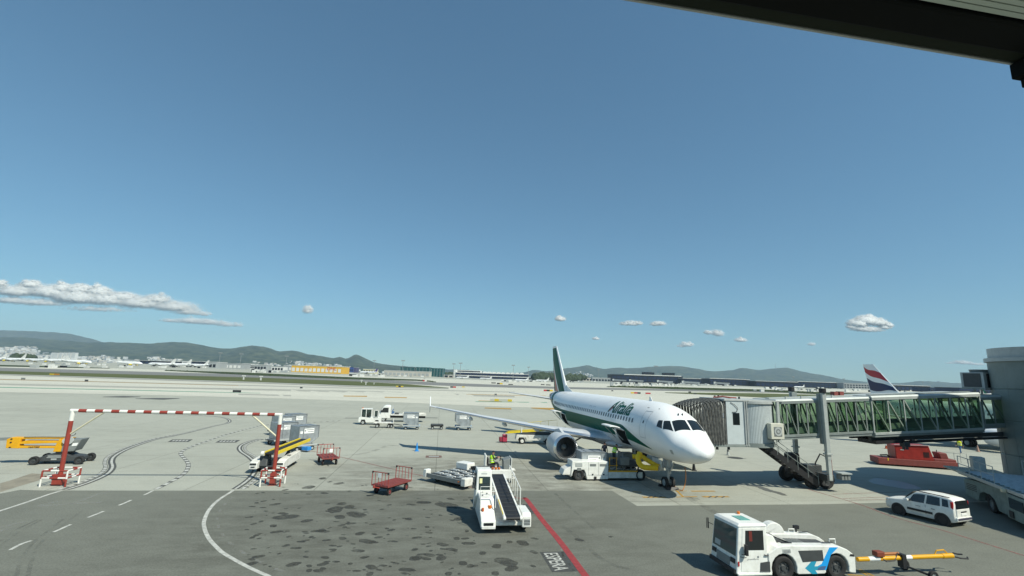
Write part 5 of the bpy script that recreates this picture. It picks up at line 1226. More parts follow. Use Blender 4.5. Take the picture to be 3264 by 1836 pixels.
# two containers and an empty frame in a train far left of the airliner
tr = P(1465, 1371)-P(1292, 1369); ta = math.atan2(tr.y, tr.x); tn = Vector((-math.sin(ta), math.cos(ta), 0))
def on_line(px, py, back=.75): return P(px, py) + tn*back
d1 = dolly('dolly carrying the left container of the train, light blue deck edge', on_line(1311, 1370), ta, 'blue_l', 'low container dollies')
c1 = container('cargo_container', 'grey container on a dolly right behind the white flatbed truck', on_line(1313, 1370)+Vector((0, 0, .58)), ta)
dup(d1, on_line(1479, 1372), ta, 'dolly carrying the lone container nearest the wing tip')
dup(c1, on_line(1480, 1372)+Vector((0, 0, .58)), ta, 'grey container on the last dolly of the train, nearest the wing tip')
T = thing('empty_dolly', 'low empty dolly frame between the two containers of the train', 'dolly', on_line(1393, 1370), ta, 'low container dollies')
mb = MB(); mb.bx(-.85, .85, -.6, .6, .42, .68); mb.build('frame', 'black', T, bevel=.03)
mb = MB(); mb.cyl((-.8, -.55, .62), (.8, -.55, .62), .10, n=10); mb.build('roller', 'dark', T)
for x in (-.6, .6):
    for y in (-.5, .5): wheel(T, (x, y, .2), .2, .15)
for s_ in (-1, 1): mb = MB(); mb.bar((s_*.85, 0, .4), (s_*1.9, 0, .32), .07, .07); mb.build('tow_bar', 'lgrey', T)
# pale flat trailer in front of the truck
T = thing('flat_trailer', 'low white flat trailer between the white tractor and the grey container', 'trailer', on_line(1222, 1365), ta)
mb = MB(); mb.bx(-1.3, 1.3, -.65, .65, .62, .74); mb.build('deck', 'white_worn', T, bevel=.02)
mb = MB(); mb.bx(-1.35, -1.25, -.65, .65, .60, 1.05); mb.build('headboard', 'white_worn', T)
mb = MB(); mb.bx(1.2, 1.28, -.65, .65, .65, 1.2); mb.build('headboard', 'white_worn', T)
for x in (-.85, .7, 1.0):
    for y in (-.5, .5): wheel(T, (x, y, .27), .27, .18)
mb = MB(); mb.bar((1.3, 0, .5), (2.4, 0, .34), .08, .08); mb.build('tow_bar', 'dark', T)

# four containers in the cluster behind the right gantry post
cA = R_(14)
def clus(px, py, z): return P(px, py, z)
dd = dolly('dolly under the dark front-left container of the cluster', P(893, 1416), R_(-125), 'dark')
container('cargo_container', 'dark-sided container behind the red gantry post, front left of the cluster', P(893, 1416)+Vector((0, 0, .56)), R_(-125))
dup(dd, P(958, 1434), R_(-127), 'dolly with a blue box below the big front-right container')
for ch_ in kids(dd): pass
container('cargo_container', 'container with big white sign nearest the yellow belt loader, front right of the cluster', P(958, 1434)+Vector((0, 0, .64)), R_(-127))
mb = MB(); mb.box((0, 0, .3), (.7, .5, .32)); o = tag(mb.build('blue_crate', 'blue', None, bevel=.02), 'small bright blue crate under the front right container', 'crate'); o.location = P(976, 1440); o.rotation_euler = (0, 0, R_(-20))
dup(dd, P(893, 1386), R_(-128), 'dolly below the rear left container of the cluster')
container('cargo_container', 'container seen over the top of the dark one, rear left of the cluster', P(893, 1388)+Vector((0, 0, .56)), R_(-128))
dup(dd, P(932, 1378), R_(-128), 'dolly below the rear right container of the cluster')
container('cargo_container', 'container standing farthest back and right in the cluster', P(932, 1378)+Vector((0, 0, .56)), R_(-128))

# ================================================================== belt loaders
def belt_bed(T, p0, p1, wd, railmat, rail_h=.22, label=None):
    """conveyor bed from p0 (low end) to p1 (high end) in local coordinates"""
    p0, p1 = Vector(p0), Vector(p1); d = (p1-p0).normalized(); s_ = d.cross(Vector((0, 0, 1))).normalized(); u = s_.cross(d)
    mb = MB(); mb.bar(p0, p1, wd, .10); mb.cyl(p0-s_*wd/2, p0+s_*wd/2, .07, n=12); mb.cyl(p1-s_*wd/2, p1+s_*wd/2, .07, n=12); bed = mb.build('belt', 'black', T)
    for k in range(int((p1-p0).length/.45)):
        c = p0 + d*(.3+.45*k) + u*.055; m2 = MB(); m2.bar(c-s_*(wd/2-.03), c+s_*(wd/2-.03), .03, .015, up=u); m2.build('belt_cleat', 'dark', bed)
    for sg in (-1, 1):
        mb = MB(); o_ = s_*(sg*(wd/2+.05)); mb.bar(p0+o_+u*.02, p1+o_+u*.02, .09, rail_h, up=u); mb.cyl(p0+o_-s_*.06, p0+o_+s_*.06, rail_h*.55, n=14); mb.build('side_rail', railmat, T, bevel=.01)
    return d, s_, u
def driver_station(): pass
# -- white belt loader in front, its low end towards the camera
w0, w1 = P(1547, 1676), P(1639, 1681); wmid = (w0+w1)/2
lo, hi = P(1636, 1668), P(1560, 1535)
W_ = thing('belt_loader', 'white conveyor belt loader with driver cab, low end facing the camera, on the oily asphalt', 'belt loader', (-.15, 24.95, 0), R_(99))
# local: x away from the camera, y to the left
mb = MB(); mb.hexa([(-.35, -1.0, .30), (4.6, -1.0, .30), (4.6, .35, .30), (-.35, .35, .30), (-.35, -1.0, .46), (4.6, -1.0, .56), (4.6, .35, .56), (-.35, .35, .46)]); mb.build('chassis', 'white_worn', W_, bevel=.03)
mb = MB(); mb.prism([(-.60, .24), (-.55, .58), (.25, .92), (.42, 1.36), (1.5, 1.44), (2.6, 1.44), (2.7, .28)], 'y', .34, 1.06); hood = mb.build('hood', 'white', W_, bevel=.05)
mb = MB(); mb.box((-.585, .69, .44), (.03, .46, .12)); mb.build('headlamp', 'glass_dark', hood)
mb = MB(); mb.box((-.60, .69, .30), (.05, .66, .14)); mb.build('bumper', 'white', hood, bevel=.02)
mb = MB(); mb.cyl((.30, .55, .95), (.30, .55, 1.08), .10, n=12); mb.build('beacon', 'orange', hood)
mb = MB(); mb.cyl((.10, .92, .86), (.10, .92, 1.0), .07, n=10); mb.build('beacon', mat('rust_lamp', (.5, .13, .05), .4), hood)
mb = MB(); mb.bx(.43, .45, .66, .70, 1.0, 1.3); mb.build('panel_seam', 'grey', hood)
for x, y in ((.75, .85), (1.05, .6), (1.3, .8)): mb = MB(); mb.bx(x, x+.12, y, y+.05, 1.40+.06*(x-.4), 1.425+.06*(x-.4)); mb.build('hood_latch', 'dark', hood)
# cab
mb = MB(); mb.hexa([(1.5, .28, 1.2), (2.72, .28, .3), (2.72, 1.18, .3), (1.5, 1.18, 1.2), (1.66, .34, 2.50), (2.66, .34, 2.50), (2.66, 1.12, 2.50), (1.66, 1.12, 2.50)]); cab = mb.build('cab', 'white', W_, bevel=.06)
def wsc(y0, y1, z0, z1, o): 
    f = lambda z: 1.5+.16*(z-1.2)/1.3 - o
    return [(f(z0), y0, z0), (f(z0)+.02, y0, z0), (f(z0)+.02, y1, z0), (f(z0), y1, z0), (f(z1), y0, z1), (f(z1)+.02, y0, z1), (f(z1)+.02, y1, z1), (f(z1), y1, z1)]
mb = MB(); mb.hexa(wsc(.42, 1.02, 1.52, 2.16, .008)); mb.build('windscreen', 'glass_dark', cab)
mb = MB(); mb.hexa(wsc(.84, .98, 1.84, 2.08, .016)); mb.build('permit_card', mat('pale_yellow_card', (.72, .70, .35), .7), cab)
mb = MB(); mb.hexa(wsc(.58, .90, 2.28, 2.33, .006)); mb.build('lettering_print', 'lgrey', cab)
mb = MB(); mb.bx(1.85, 2.6, 1.15, 1.19, 1.45, 2.3); mb.build('side_window', 'glass_dark', cab)
for k in range(9): mb = MB(); mb.bx(2.46, 2.58, .38+.075*k, .43+.075*k, 2.51, 2.545); mb.build('roof_vent', 'dark', cab)
mb = MB(); mb.tube([(1.55, 1.15, 1.55), (1.5, 1.3, 1.9), (1.55, 1.3, 2.0)], .02, 6); mb.box((1.55, 1.3, 1.75), (.06, .12, .3)); mb.build('mirror', 'dark', cab)
mb = MB(); mb.tube([(.1, 1.04, .75), (.1, 1.06, 1.75), (.1, .3, 1.76), (.1, .3, 1.0)], .022, 6); mb.build('hand_hoop', 'white', W_)
mb = MB(); mb.tube([(.75, .33, 1.38), (.75, .33, 1.85), (.75, 1.0, 1.85), (.75, 1.0, 1.38)], .018, 6); mb.build('hand_hoop', 'white', W_)
# right fender
mb = MB(); mb.prism([(-.62, .28), (-.62, .78), (-.45, .92), (.9, .92), (1.0, .30)], 'y', -1.38, -.93); fr_ = mb.build('fender', 'white', W_, bevel=.05)
for k in range(4): mb = MB(); mb.box((-.63, -1.17, .42+.07*k), (.02, .30, .03)); mb.build('grille_slat', 'dark', fr_)
for x, y in ((.15, -1.12), (.15, .72), (3.6, -1.05), (3.6, .72)): wheel(W_, (x, y, .33), .33, .26, rimmat='white_worn')
d, s_, u = belt_bed(W_, (-.90, -.42, .78), (4.75, -.36, 1.62), .70, 'white', .16)
mb = MB(); mb.bar((-.7, .02, .90), (1.0, .03, 1.16), .03, .05); mb.build('warning_strip', 'yellow_l', W_)
rz = lambda x: .78+(x+.9)*.149
mb = MB(); mb.tube([(.15, -.95, rz(.15)), (.15, -.95, rz(.15)+.95), (3.4, -.9, rz(3.4)+1.0), (3.4, -.9, rz(3.4)+.1)], .026, 6)
for x in (.95, 1.6, 2.25, 2.85): mb.cyl((x, -.93, rz(x)+.05), (x, -.93, rz(x)+.97), .018, n=6)
mb.build('handrail', 'white', W_)
mb = MB(); mb.bar((2.0, -.42, .5), (3.2, -.42, 1.35), .12, .14); mb.build('lift_arm', 'dark', W_)
# -- yellow and white belt loader behind the gantry's right post
y0 = P(880, 1497)
Y_ = thing('belt_loader', 'white belt loader with bright yellow conveyor rails behind the right gantry post', 'belt loader', (-17.35, 36.7, 0), R_(98))
for sy, x0 in ((-1, -.4), (1, -.6)):
    mb = MB(); mb.prism([(x0-.3, .3), (x0-.3, .72), (x0+.3, .9), (3.3, 1.0), (3.5, .85), (3.5, .35)], 'y', sy*.88-.27, sy*.88+.27); pod = mb.build('body_pod', 'white_worn', Y_, bevel=.04)
    mb = MB(); mb.box((x0-.31, sy*.88, .66), (.03, .42, .12)); mb.box((x0-.31, sy*.88, .46), (.03, .26, .07)); mb.build('headlamp', 'glass_dark', pod)
    mb = MB(); mb.bx(1.1, 1.3, sy*.88-.15, sy*.88+.1, .96, .99); mb.build('vent', 'dark', pod)
    for x in (.35, 2.8): wheel(Y_, (x, sy*.86, .3), .3, .24)
mb = MB(); mb.bx(-.3, 3.3, -.62, .62, .28, .46); mb.build('chassis', 'dark', Y_)
mb = MB(); mb.hexa([(-.5, .1, .45), (.6, .1, .45), (.6, .75, .45), (-.5, .75, .45), (-.2, .15, 1.15), (.5, .15, 1.35), (.5, .7, 1.35), (-.2, .7, 1.15)]); mb.build('control_console', 'dark', Y_, bevel=.04)
belt_bed(Y_, (-.5, -.05, 1.32), (4.9, -1.0, 1.62), .74, 'yellow_l', .24)
for x, y in ((-.55, .42), (-.62, -.5)): mb = MB(); mb.cyl((x, y-.1, 1.34), (x, y+.1, 1.34), .17, n=14); mb.build('roller_cap', 'white', Y_, smooth=40)
mb = MB(); mb.cyl((.2, .62, .5), (.25, .62, 1.3), .06, n=8); mb.build('lift_arm', 'white_worn', Y_)
mb = MB(); mb.bar((2.2, -.3, .45), (3.0, -.55, 1.45), .2, .16); mb.build('lift_arm', 'dark', Y_)
# -- yellow-topped belt loader beyond the engine
r0 = P(1663, 1415)
K_ = thing('belt_loader', 'white belt loader with yellow top partly hidden behind the near engine', 'belt loader', r0 + Vector((0, .7, 0)), R_(4))
mb = MB(); mb.prism([(-.75, .42), (-.65, .98), (3.6, .98), (3.6, .40), (.5, .38), (.36, .7), (-.36, .7), (-.5, .42)], 'y', -.75, .75); mb.build('chassis', 'white_worn', K_, bevel=.03)
for x in (0, 2.9):
    for y in (-.7, .7): wheel(K_, (x, y, .34), .34, .24, rimmat='white')
belt_bed(K_, (-1.6, 0, 1.15), (5.2, 0, 1.75), .75, 'yellow_l', .2)
mb = MB(); mb.bx(.0, 3.4, -.5, .5, 1.0, 1.25); mb.build('lift_frame', 'dark', K_)
mb = MB(); mb.bar((-1.9, -.45, 1.12), (-.6, -.45, 1.22), .05, .1); mb.build('warning_strip', 'yellow_l', K_)
mb = MB(); mb.tube([(.3, -.45, 1.5), (.3, -.45, 2.3), (4.0, -.45, 2.7), (4.0, -.45, 1.8)], .02, 6)
for x in (1.2, 2.1, 3.0): mb.cyl((x, -.45, 1.5), (x, -.45, 2.3+(x-.3)*.108), .015, n=6)
mb.build('handrail', 'yellow_l', K_)
mb = MB(); mb.cyl((-.1, -.5, 1.2), (-.1, -.5, 1.75), .07, n=10); mb.build('lamp_post', 'white', K_)
# red suitcase left standing by its lower end
T = thing('suitcase', 'red hard suitcase standing on the apron at the end of a belt loader', 'suitcase', P(1608, 1411), R_(15))
mb = MB(); mb.box((0, 0, .52), (.55, .36, .82)); mb.build('shell', mat('raspberry_plastic', (.38, .03, .07), .4, dirt=.2), T, bevel=.07)
mb = MB(); mb.box((-.42, .05, .38), (.42, .3, .55)); mb.build('side_bag', mat('wine_fabric', (.22, .02, .04), .7), T, bevel=.08)
mb = MB(); mb.tube([(-.12, 0, .92), (-.12, 0, 1.08), (.12, 0, 1.08), (.12, 0, .92)], .018, 6); mb.build('handle', 'black', T)
for x in (-.2, .2): mb = MB(); mb.cyl((x, -.1, .06), (x, .1, .06), .06, n=10); mb.build('wheel', 'black', T)

# ================================================================== red baggage carts
def cart(label, loc, rz):
    """flat red cart with a pipe end gate at each end; x along, near end -x"""
    T = thing('baggage_cart', label, 'cart', loc, rz, 'open red baggage carts')
    mb = MB(); mb.bx(-1.35, 1.35, -.72, .72, .52, .60); mb.build('deck', 'red_dark', T, bevel=.01)
    for k in range(5): mb = MB(); mb.bx(-1.34, 1.34, -.66+.29*k, -.66+.29*k+.16, .602, .622); mb.build('deck_plank', 'red_dark', T)
    for s_ in (-1, 1):
        x = s_*1.33; mb = MB(); mb.tube([(x, -.7, .58), (x, -.7, 1.32), (x, -.62, 1.40), (x, .62, 1.40), (x, .7, 1.32), (x, .7, .58)], .028, 6)
        for y in (-.42, -.14, .14, .42): mb.cyl((x, y, .58), (x, y, 1.40), .020, n=6)
        mb.build('end_gate', 'red', T)
        for y in (-.66, .66): mb = MB(); mb.box((x, y, 1.38), (.08, .10, .10)); mb.build('corner_pad', 'black', T)
    mb = MB(); mb.box((-1.37, .05, 1.22), (.02, .26, .28)); mb.build('paper_sheet', 'paper', T)
    for x in (-.95, .95):
        for y in (-.55, .55): wheel(T, (x, y, .22), .22, .14, rimmat='red_dark')
    mb = MB(); mb.bar((-1.35, 0, .45), (-1.95, 0, .62), .06, .06); mb.cyl((-1.95, 0, .55), (-1.95, 0, .72), .07, n=8); mb.build('tow_bar', 'red', T)
    mb = MB(); mb.bx(-1.2, 1.2, -.5, .5, .40, .52); mb.build('under_frame', 'black', T)
    return T
k1 = cart('empty red baggage cart with pipe gates, nearest the camera, on the edge of the asphalt', P(1244, 1570)+Vector((0, .25, 0)), R_(64))
k1.scale = (.86, .92, .95)
dup(k1, P(1040, 1478)+Vector((0, .2, 0)), R_(122), 'empty red baggage cart standing farther back beside the yellow-railed belt loader')

# ================================================================== white tractor and flatbed truck
T = thing('baggage_tractor', 'small white tow tractor with open door, left of the flatbed truck', 'tractor', P(1172, 1354)+Vector((0, .6, 0)), ta + PI)
# front at -px: local x forward (towards picture left)
mb = MB(); mb.prism([(-1.7, .42), (-1.7, 1.1), (-.2, 1.1), (-.15, .95), (1.2, 1.1), (1.45, .95), (1.45, .38), (1.15, .35), (1.05, .7), (.55, .7), (.45, .35), (-.75, .35), (-.85, .66), (-1.3, .66), (-1.4, .42)], 'y', -.65, .65); mb.build('body', 'white', T, bevel=.04)
mb = MB(); mb.bx(-.35, 1.15, -.62, .62, 2.12, 2.24); roof = mb.build('cab_roof', 'white', T, bevel=.03)
for x, y in ((-.3, -.58), (-.3, .58), (.45, -.58), (.45, .58), (1.1, -.58), (1.1, .58)): mb = MB(); mb.bx(x-.04, x+.04, y-.035, y+.035, 1.05, 2.13); mb.build('cab_pillar', 'white', T)
mb = MB(); mb.bx(-.28, 1.08, -.56, .56, 1.1, 2.1); mb.build('cab_glass', 'vehicle_glass', T)
mb = MB(); mb.box((.15, .1, 1.3), (.4, .4, .5)); mb.box((-.02, .1, 1.6), (.1, .4, .5)); mb.build('seat', 'black', T, bevel=.05)
mb = MB()
for a, b_ in (((-1.35, -.68), (-.75, -.85)),):
    pass
mb.bx(-1.25, -.65, .70, .73, 1.05, 1.12); mb.bx(-1.25, -.65, .70, .73, 2.0, 2.08); mb.bx(-1.25, -1.17, .70, .73, 1.05, 2.08); mb.bx(-.73, -.65, .70, .73, 1.05, 2.08); mb.build('open_door', 'white', T)
mb = MB(); mb.bx(-1.17, -.73, .71, .72, 1.12, 2.0); mb.build('door_glass', 'vehicle_glass', T)
for x in (.8, -1.08):
    for y in (-.6, .6): wheel(T, (x, y, .33), .33, .24)
mb = MB(); mb.cyl((1.0, .3, 2.24), (1.0, .3, 2.4), .07, n=10); mb.build('beacon', 'orange', T)
# truck
tk = P(1222, 1345)
T = thing('flatbed_truck', 'white flatbed truck with dropped bed, parked behind the tow tractor', 'truck', tk + Vector((0, 1.0, 0)), ta + PI)
sec = []
for y, ins in ((-1.0, .06), (-.9, 0), (.9, 0), (1.0, .06)):
    sec.append([(a+(-ins if a > 0 else ins)*.6, y, z-(ins if z > 1.5 else 0)) for a, z in ((-.75, .55), (.95, .55), (1.05, .95), (.95, 1.28), (.35, 2.30), (.05, 2.46), (-.55, 2.46), (-.75, 2.3))])
mb = MB(); mb.loft(sec); cab = mb.build('cab', 'white', T, smooth=30, bevel=.04)
for y in (-1.005, 1.005): mb = MB(); mb.prism([(-.45, 1.42), (.72, 1.42), (.32, 2.12), (-.45, 2.12)], 'y', y-.02, y+.02); mb.build('side_window', 'glass_dark', cab)
mb = MB(); mb.hexa([(.93, -.8, 1.34), (.945, -.8, 1.34), (.945, .8, 1.34), (.93, .8, 1.34), (.42, -.78, 2.22), (.435, -.78, 2.22), (.435, .78, 2.22), (.42, .78, 2.22)]); mb.build('windscreen', 'glass_dark', cab)
for y in (-1.12, 1.12): mb = MB(); mb.box((.62, y, 1.6), (.1, .12, .4)); mb.build('mirror', 'black', cab, bevel=.03)
mb = MB(); mb.bar((-.78, 0, 1.0), (-1.1, 0, 2.35), .7, .25); mb.build('rear_fairing', 'lgrey', cab)
mb = MB(); mb.bx(-6.2, -.8, -1.05, 1.05, .98, 1.12); bed = mb.build('bed', 'white_worn', T, bevel=.02)
for y in (-1.05, 1.05): mb = MB(); mb.bx(-6.2, -2.6, y-.03, y+.03, 1.12, 1.32); mb.build('drop_side', 'white_worn', bed)
mb = MB(); mb.bx(-2.0, -1.4, -.6, .6, 1.12, 1.32); mb.build('tool_box', 'dark', bed, bevel=.03)
mb = MB(); mb.bx(-6.1, -.5, -.45, .45, .6, .97); mb.build('chassis', 'black', T)
for x in (.2, -3.9):
    for y in (-.85, .85): wheel(T, (x, y, .40), .40, .26, rimmat='lgrey')
mb = MB(); mb.cyl((-1.15, -.4, 1.4), (-1.15, .4, 1.4), .16, n=12); mb.tube([(-.95, .3, 1.15), (-1.0, .3, 1.7), (-1.2, .3, 1.9)], .08, 8); mb.build('winch', 'slate', bed)

# ================================================================== pallet transporter behind the belt loader
pA, pB, pC, pD = P(1352, 1534), P(1478, 1563), P(1616, 1535), P(1400, 1505)
pd = (pB-pA).normalized(); pang = math.atan2(pd.y, pd.x)
T = thing('pallet_transporter', 'low white roller deck transporter with a driver seat, behind the white belt loader', 'transporter', pA, pang)
LX = (pB-pA).length; LY = 3.6
mb = MB(); mb.bx(.1, LX-.2, .15, LY, .42, .50); mb.build('deck', 'dark', T)
mb = MB(); mb.bx(0, LX, 0, .14, .30, .58); mb.build('side_beam', 'grey', T, bevel=.02)
mb = MB(); mb.bx(0, LX, LY, LY+.22, .35, .66); mb.build('side_beam', 'white', T, bevel=.02)
mb = MB(); mb.bx(-.12, .16, -.03, .45, .30, .80); mb.build('corner_box', 'white', T, bevel=.03)
mb = MB(); mb.bx(LX-.25, LX+.12, -.05, .75, .22, .70); cbx = mb.build('corner_box', 'white_worn', T, bevel=.03)
mb = MB(); mb.box((LX-.5, -.01, .45), (.12, .03, .08)); mb.build('marker_lamp', 'orange', T)
for j in range(12):
    for i in range(4):
        xa = .3+i*(LX-.9)/4; xb = xa+(LX-.9)/4-.12; yv = .35+j*.27
        mb = MB(); mb.bx(xa, xb, yv, yv+.12, .505, .56); mb.build('roller', ('dark', 'lgrey', 'white')[(j*7+i*i) % 3 if i > 1 else j % 3], T)
mb = MB(); mb.bx(.15, 1.3, LY-.6, LY+.25, .5, .98); mb.build('engine_box', 'white', T, bevel=.05)
mb = MB(); mb.bx(1.45, 2.6, LY-.4, LY-.05, .6, .80); mb.build('bolster', 'black', T)
mb = MB(); mb.bx(2.4, 3.3, LY-.15, LY+.2, .66, .9); mb.build('engine_box', 'white', T, bevel=.05)
for x in (.6, LX-.4):
    for y in (.7, LY-.3): wheel(T, (x, y, .24), .24, .2)
# control end of the same transporter: seat platform and console
q = P(1578, 1545)
T2 = thing('control_stand', 'white driver platform with steering console behind the belt loader cab', 'control stand', (q.x, q.y+.9, 0), R_(8))
mb = MB(); mb.bx(-.95, 1.05, -.7, .7, .35, .95); mb.build('body', 'white', T2, bevel=.04)
mb = MB(); mb.bx(-.85, -.75, -.55, .55, .95, 1.9); mb.build('backboard', 'white', T2, bevel=.04)
mb = MB(); mb.box((-.35, 0, 1.1), (.5, .55, .22)); mb.box((-.62, 0, 1.4), (.12, .5, .5)); mb.build('seat', 'black', T2, bevel=.05)
mb = MB(); mb.hexa([(.5, -.55, .95), (1.0, -.55, .95), (1.0, .55, .95), (.5, .55, .95), (.45, -.5, 1.55), (.95, -.5, 1.7), (.95, .5, 1.7), (.45, .5, 1.55)]); con = mb.build('console', 'grey', T2, bevel=.04)
mb = MB(); mb.bx(1.0, 1.06, -.6, .6, .5, 1.72); mb.build('front_plate', 'white', T2, bevel=.03)
cw = Vector((.30, 0, 1.62)); mb = MB(); mb.tube([(cw.x+.06*math.cos(t)*.6, cw.y+.19*math.sin(t), cw.z+.19*math.cos(t)) for t in [2*PI*i/16 for i in range(16)]], .02, 6, closed=True); mb.cyl(cw, (.5, 0, 1.45), .03, n=8); mb.build('steering_wheel', 'black', T2)
for k in range(3): mb = MB(); mb.bx(1.1, 1.35, -.5, .3, .3+.28*k, .34+.28*k); mb.build('step', 'white_worn', T2)
for k in range(3): mb = MB(); mb.cyl((-.3+.22*k, -.62, .97), (-.3+.22*k, -.62, 1.1), .09, n=10); mb.build('cap', mat('rust_red_cap', (.45, .12, .05), .5) if k == 0 else 'orange', T2)

# ================================================================== cargo loader with white engine box, at the front hold
a0, a1 = P(1850, 1533), P(2045, 1533); ad = (a1-a0); aang = math.atan2(ad.y, ad.x); AL = ad.length
A_ = thing('cargo_loader', 'white cargo loader with big engine box and yellow platform rails at the front hold', 'cargo loader', a0, aang)
mb = MB(); mb.prism([(-.72, .25), (-.62, 1.40), (2.18, 1.36), (2.18, .12), (.52, .10), (.42, .55), (.3, .78), (-.5, .78), (-.62, .45)], 'y', .02, 1.3); bxm = mb.build('engine_box', 'white', A_, bevel=.03)
mb = MB()
for x0, z0 in ((.75, 1.05), (1.52, 1.05)): mb = MB(); mb.bx(x0, x0+.46, -.005, .02, z0, z0+.15); mb.build('vent', 'grey', bxm)
mb = MB(); mb.bx(-.38, .14, -.005, .02, 1.02, 1.26); pl = mb.build('maker_plate', 'lgrey', bxm)
mb = MB(); mb.bx(-.24, .06, -.006, .02, .72, .92); mb.build('vent', 'grey', bxm)
for x in (.62, 1.4, 2.14): mb = MB(); mb.bx(x, x+.012, .012, .02, .42, 1.32); mb.build('panel_seam', 'grey', bxm)
mb = MB(); mb.bx(.55, 2.16, .012, .02, .40, .415); mb.build('panel_seam', 'grey', bxm)
for x in (.95, 1.8): mb = MB(); mb.box((x, .0, .46), (.1, .05, .07)); mb.build('latch', 'black', bxm)
mb = MB(); mb.box((1.15, .0, .2), (.18, .05, .22)); mb.build('step_hole', 'black', bxm)
mb = MB(); mb.hexa([(-1.35, .1, .40), (-.7, .1, .40), (-.7, 1.2, .40), (-1.35, 1.2, .40), (-1.2, .1, .78), (-.7, .1, 1.0), (-.7, 1.2, 1.0), (-1.2, 1.2, .78)]); mb.build('nose_ramp', 'white_worn', A_, bevel=.03)
for x, y in ((-.1, .2), (-.1, 2.2), (4.75, .2), (4.75, 2.2)): wheel(A_, (x, y, .40), .40, .32, rimmat='dark')
mb = MB(); mb.bx(-.6, 5.2, .3, 2.3, .30, .5); mb.build('chassis', 'white_worn', A_, bevel=.02)
mb = MB(); mb.bx(2.2, 4.9, .05, .3, .18, .62); mb.build('side_beam', 'white_worn', A_, bevel=.02)
mb = MB(); mb.bx(2.2, 4.6, .06, .12, .62, .72); mb.build('warning_strip', 'yellow', A_)
mb = MB(); mb.bx(2.25, 5.1, .35, 2.3, .95, 1.1); plat = mb.build('platform', 'dark', A_, bevel=.02)
for k in range(4): mb = MB(); mb.bar((2.6+.7*k, .6, .5), (3.2+.55*k, .6, .98), .08, .1); mb.build('scissor_arm', 'grey', A_)
mb = MB()
for x in (2.35, 2.9): mb.cyl((x, .22, .5), (x, .22, 1.62), .022, n=6)
for z in (1.05, 1.6): mb.tube([(2.3, .22, z), (3.0, .22, z)], .022, 6)
mb.build('rail', 'yellow', A_)
mb = MB(); mb.box((3.6, .5, 1.35), (.7, .5, .55)); mb.build('control_box', 'grey', A_, bevel=.03)
# container waiting behind the loader
t = container('cargo_container', 'grey container standing on the white cargo loader under the fuselage', a0 + Vector((ad.normalized().x*1.35+.0, 1.9, .30)), aang, group='grey aluminium air cargo containers')

# conditioned-air hose, three bights of ribbed yellow duct
def ribbed(label, pts, r):
    q = spline(pts, 14); q = resample(q, r*.42); n_ = len(q)
    mb = MB(); mb.tube(q, r, 14, radii=[r*(1.0 if i % 2 else .90) for i in range(n_)])
    return mb
ac = lambda px, py, Y: at(px, py, Y)
H_ = thing('air_hose', 'fat yellow ribbed air hose looping below the airliner nose', 'hose', P(2055, 1520))
def hl_(v): return v - Vector(H_.location)
mb = ribbed('', [hl_(ac(2040, 1443, 36.2)), hl_(ac(2034, 1462, 36.0)), hl_(ac(2040, 1480, 35.9)), hl_(ac(2052, 1489, 35.8)), hl_(ac(2075, 1491, 35.7)), hl_(ac(2098, 1492, 35.6))], .20); mb.build('hose_section', 'hose', H_, smooth=180)
mb = ribbed('', [hl_(ac(2016, 1455, 36.9)), hl_(ac(2046, 1456, 36.7)), hl_(ac(2062, 1466, 36.4)), hl_(ac(2085, 1480, 36.0)), hl_(ac(2103, 1489, 35.8))], .17); mb.build('hose_section', 'hose', H_, smooth=180)
mb = MB(); mb.cyl(hl_(ac(2098, 1492, 35.7)), hl_(ac(2112, 1495, 35.9)), .2, .14, n=14); mb.build('coupling', 'white_worn', H_)
T = thing('air_unit', 'grey air conditioning trolley feeding the yellow hose', 'air unit', P(2006, 1505), R_(8))
mb = MB(); mb.box((0, .6, .95), (1.1, 1.2, 1.0)); mb.build('casing', 'grey', T, bevel=.04)
mb = MB(); mb.bx(-.62, .62, -.05, 1.3, .40, .46); mb.build('tray', 'white_worn', T)
mb = MB(); mb.tube([(-.55, -.02, .45), (-.55, -.02, 1.55), (.45, -.02, 1.55), (.45, -.02, .45)], .04, 6); mb.build('frame', 'lgrey', T)
for x in (-.45, .45):
    for y in (.1, 1.1): wheel(T, (x, y, .2), .2, .12)
# ground power cable and chocks at the nose wheel
nw = P(2127, 1553)
mb = MB(); mb.tube([v-Vector((nw.x, nw.y, 0)) for v in spline([P(2183, 1490, 1.7), P(2186, 1510, 1.3), P(2184, 1540, .5), P(2175, 1563, .04), P(2160, 1558, .03), P(2140, 1540, .03)])], .03, 6); o = tag(mb.build('power_cable', mat('orange_cable', (.42, .16, .03), .6), None), 'thin orange power cable hanging from the airliner nose to the ground', 'cable'); o.location = (nw.x, nw.y, 0)
for s_, lb in ((-1, 'black wheel chock in front of the nose wheels'), (1, 'black wheel chock behind the nose wheels')):
    c = PLANE_N + Vector((math.cos(PLANE_H), math.sin(PLANE_H), 0))*(5.07+s_*.52); mb = MB(); mb.prism([(-.14, 0), (.14, 0), (.03, .17), (-.03, .17)], 'y', -.45, .45)
    o = tag(mb.build('wheel_chock', 'black', None), lb, 'wheel chock'); o.location = c; o.rotation_euler = (0, 0, PLANE_H)

# ================================================================== pushback tug and tow bar
tuf = Vector((-.991, -.132, 0)); tang = math.atan2(tuf.y, tuf.x); near = Vector((.132, -.991, 0))
tp = Vector((10.89, 19.94, 0)) - near*.92
U = thing('pushback_tug', 'white aircraft tow tractor with blue arrow on its side, nearest vehicle', 'tow tractor', tp, tang)
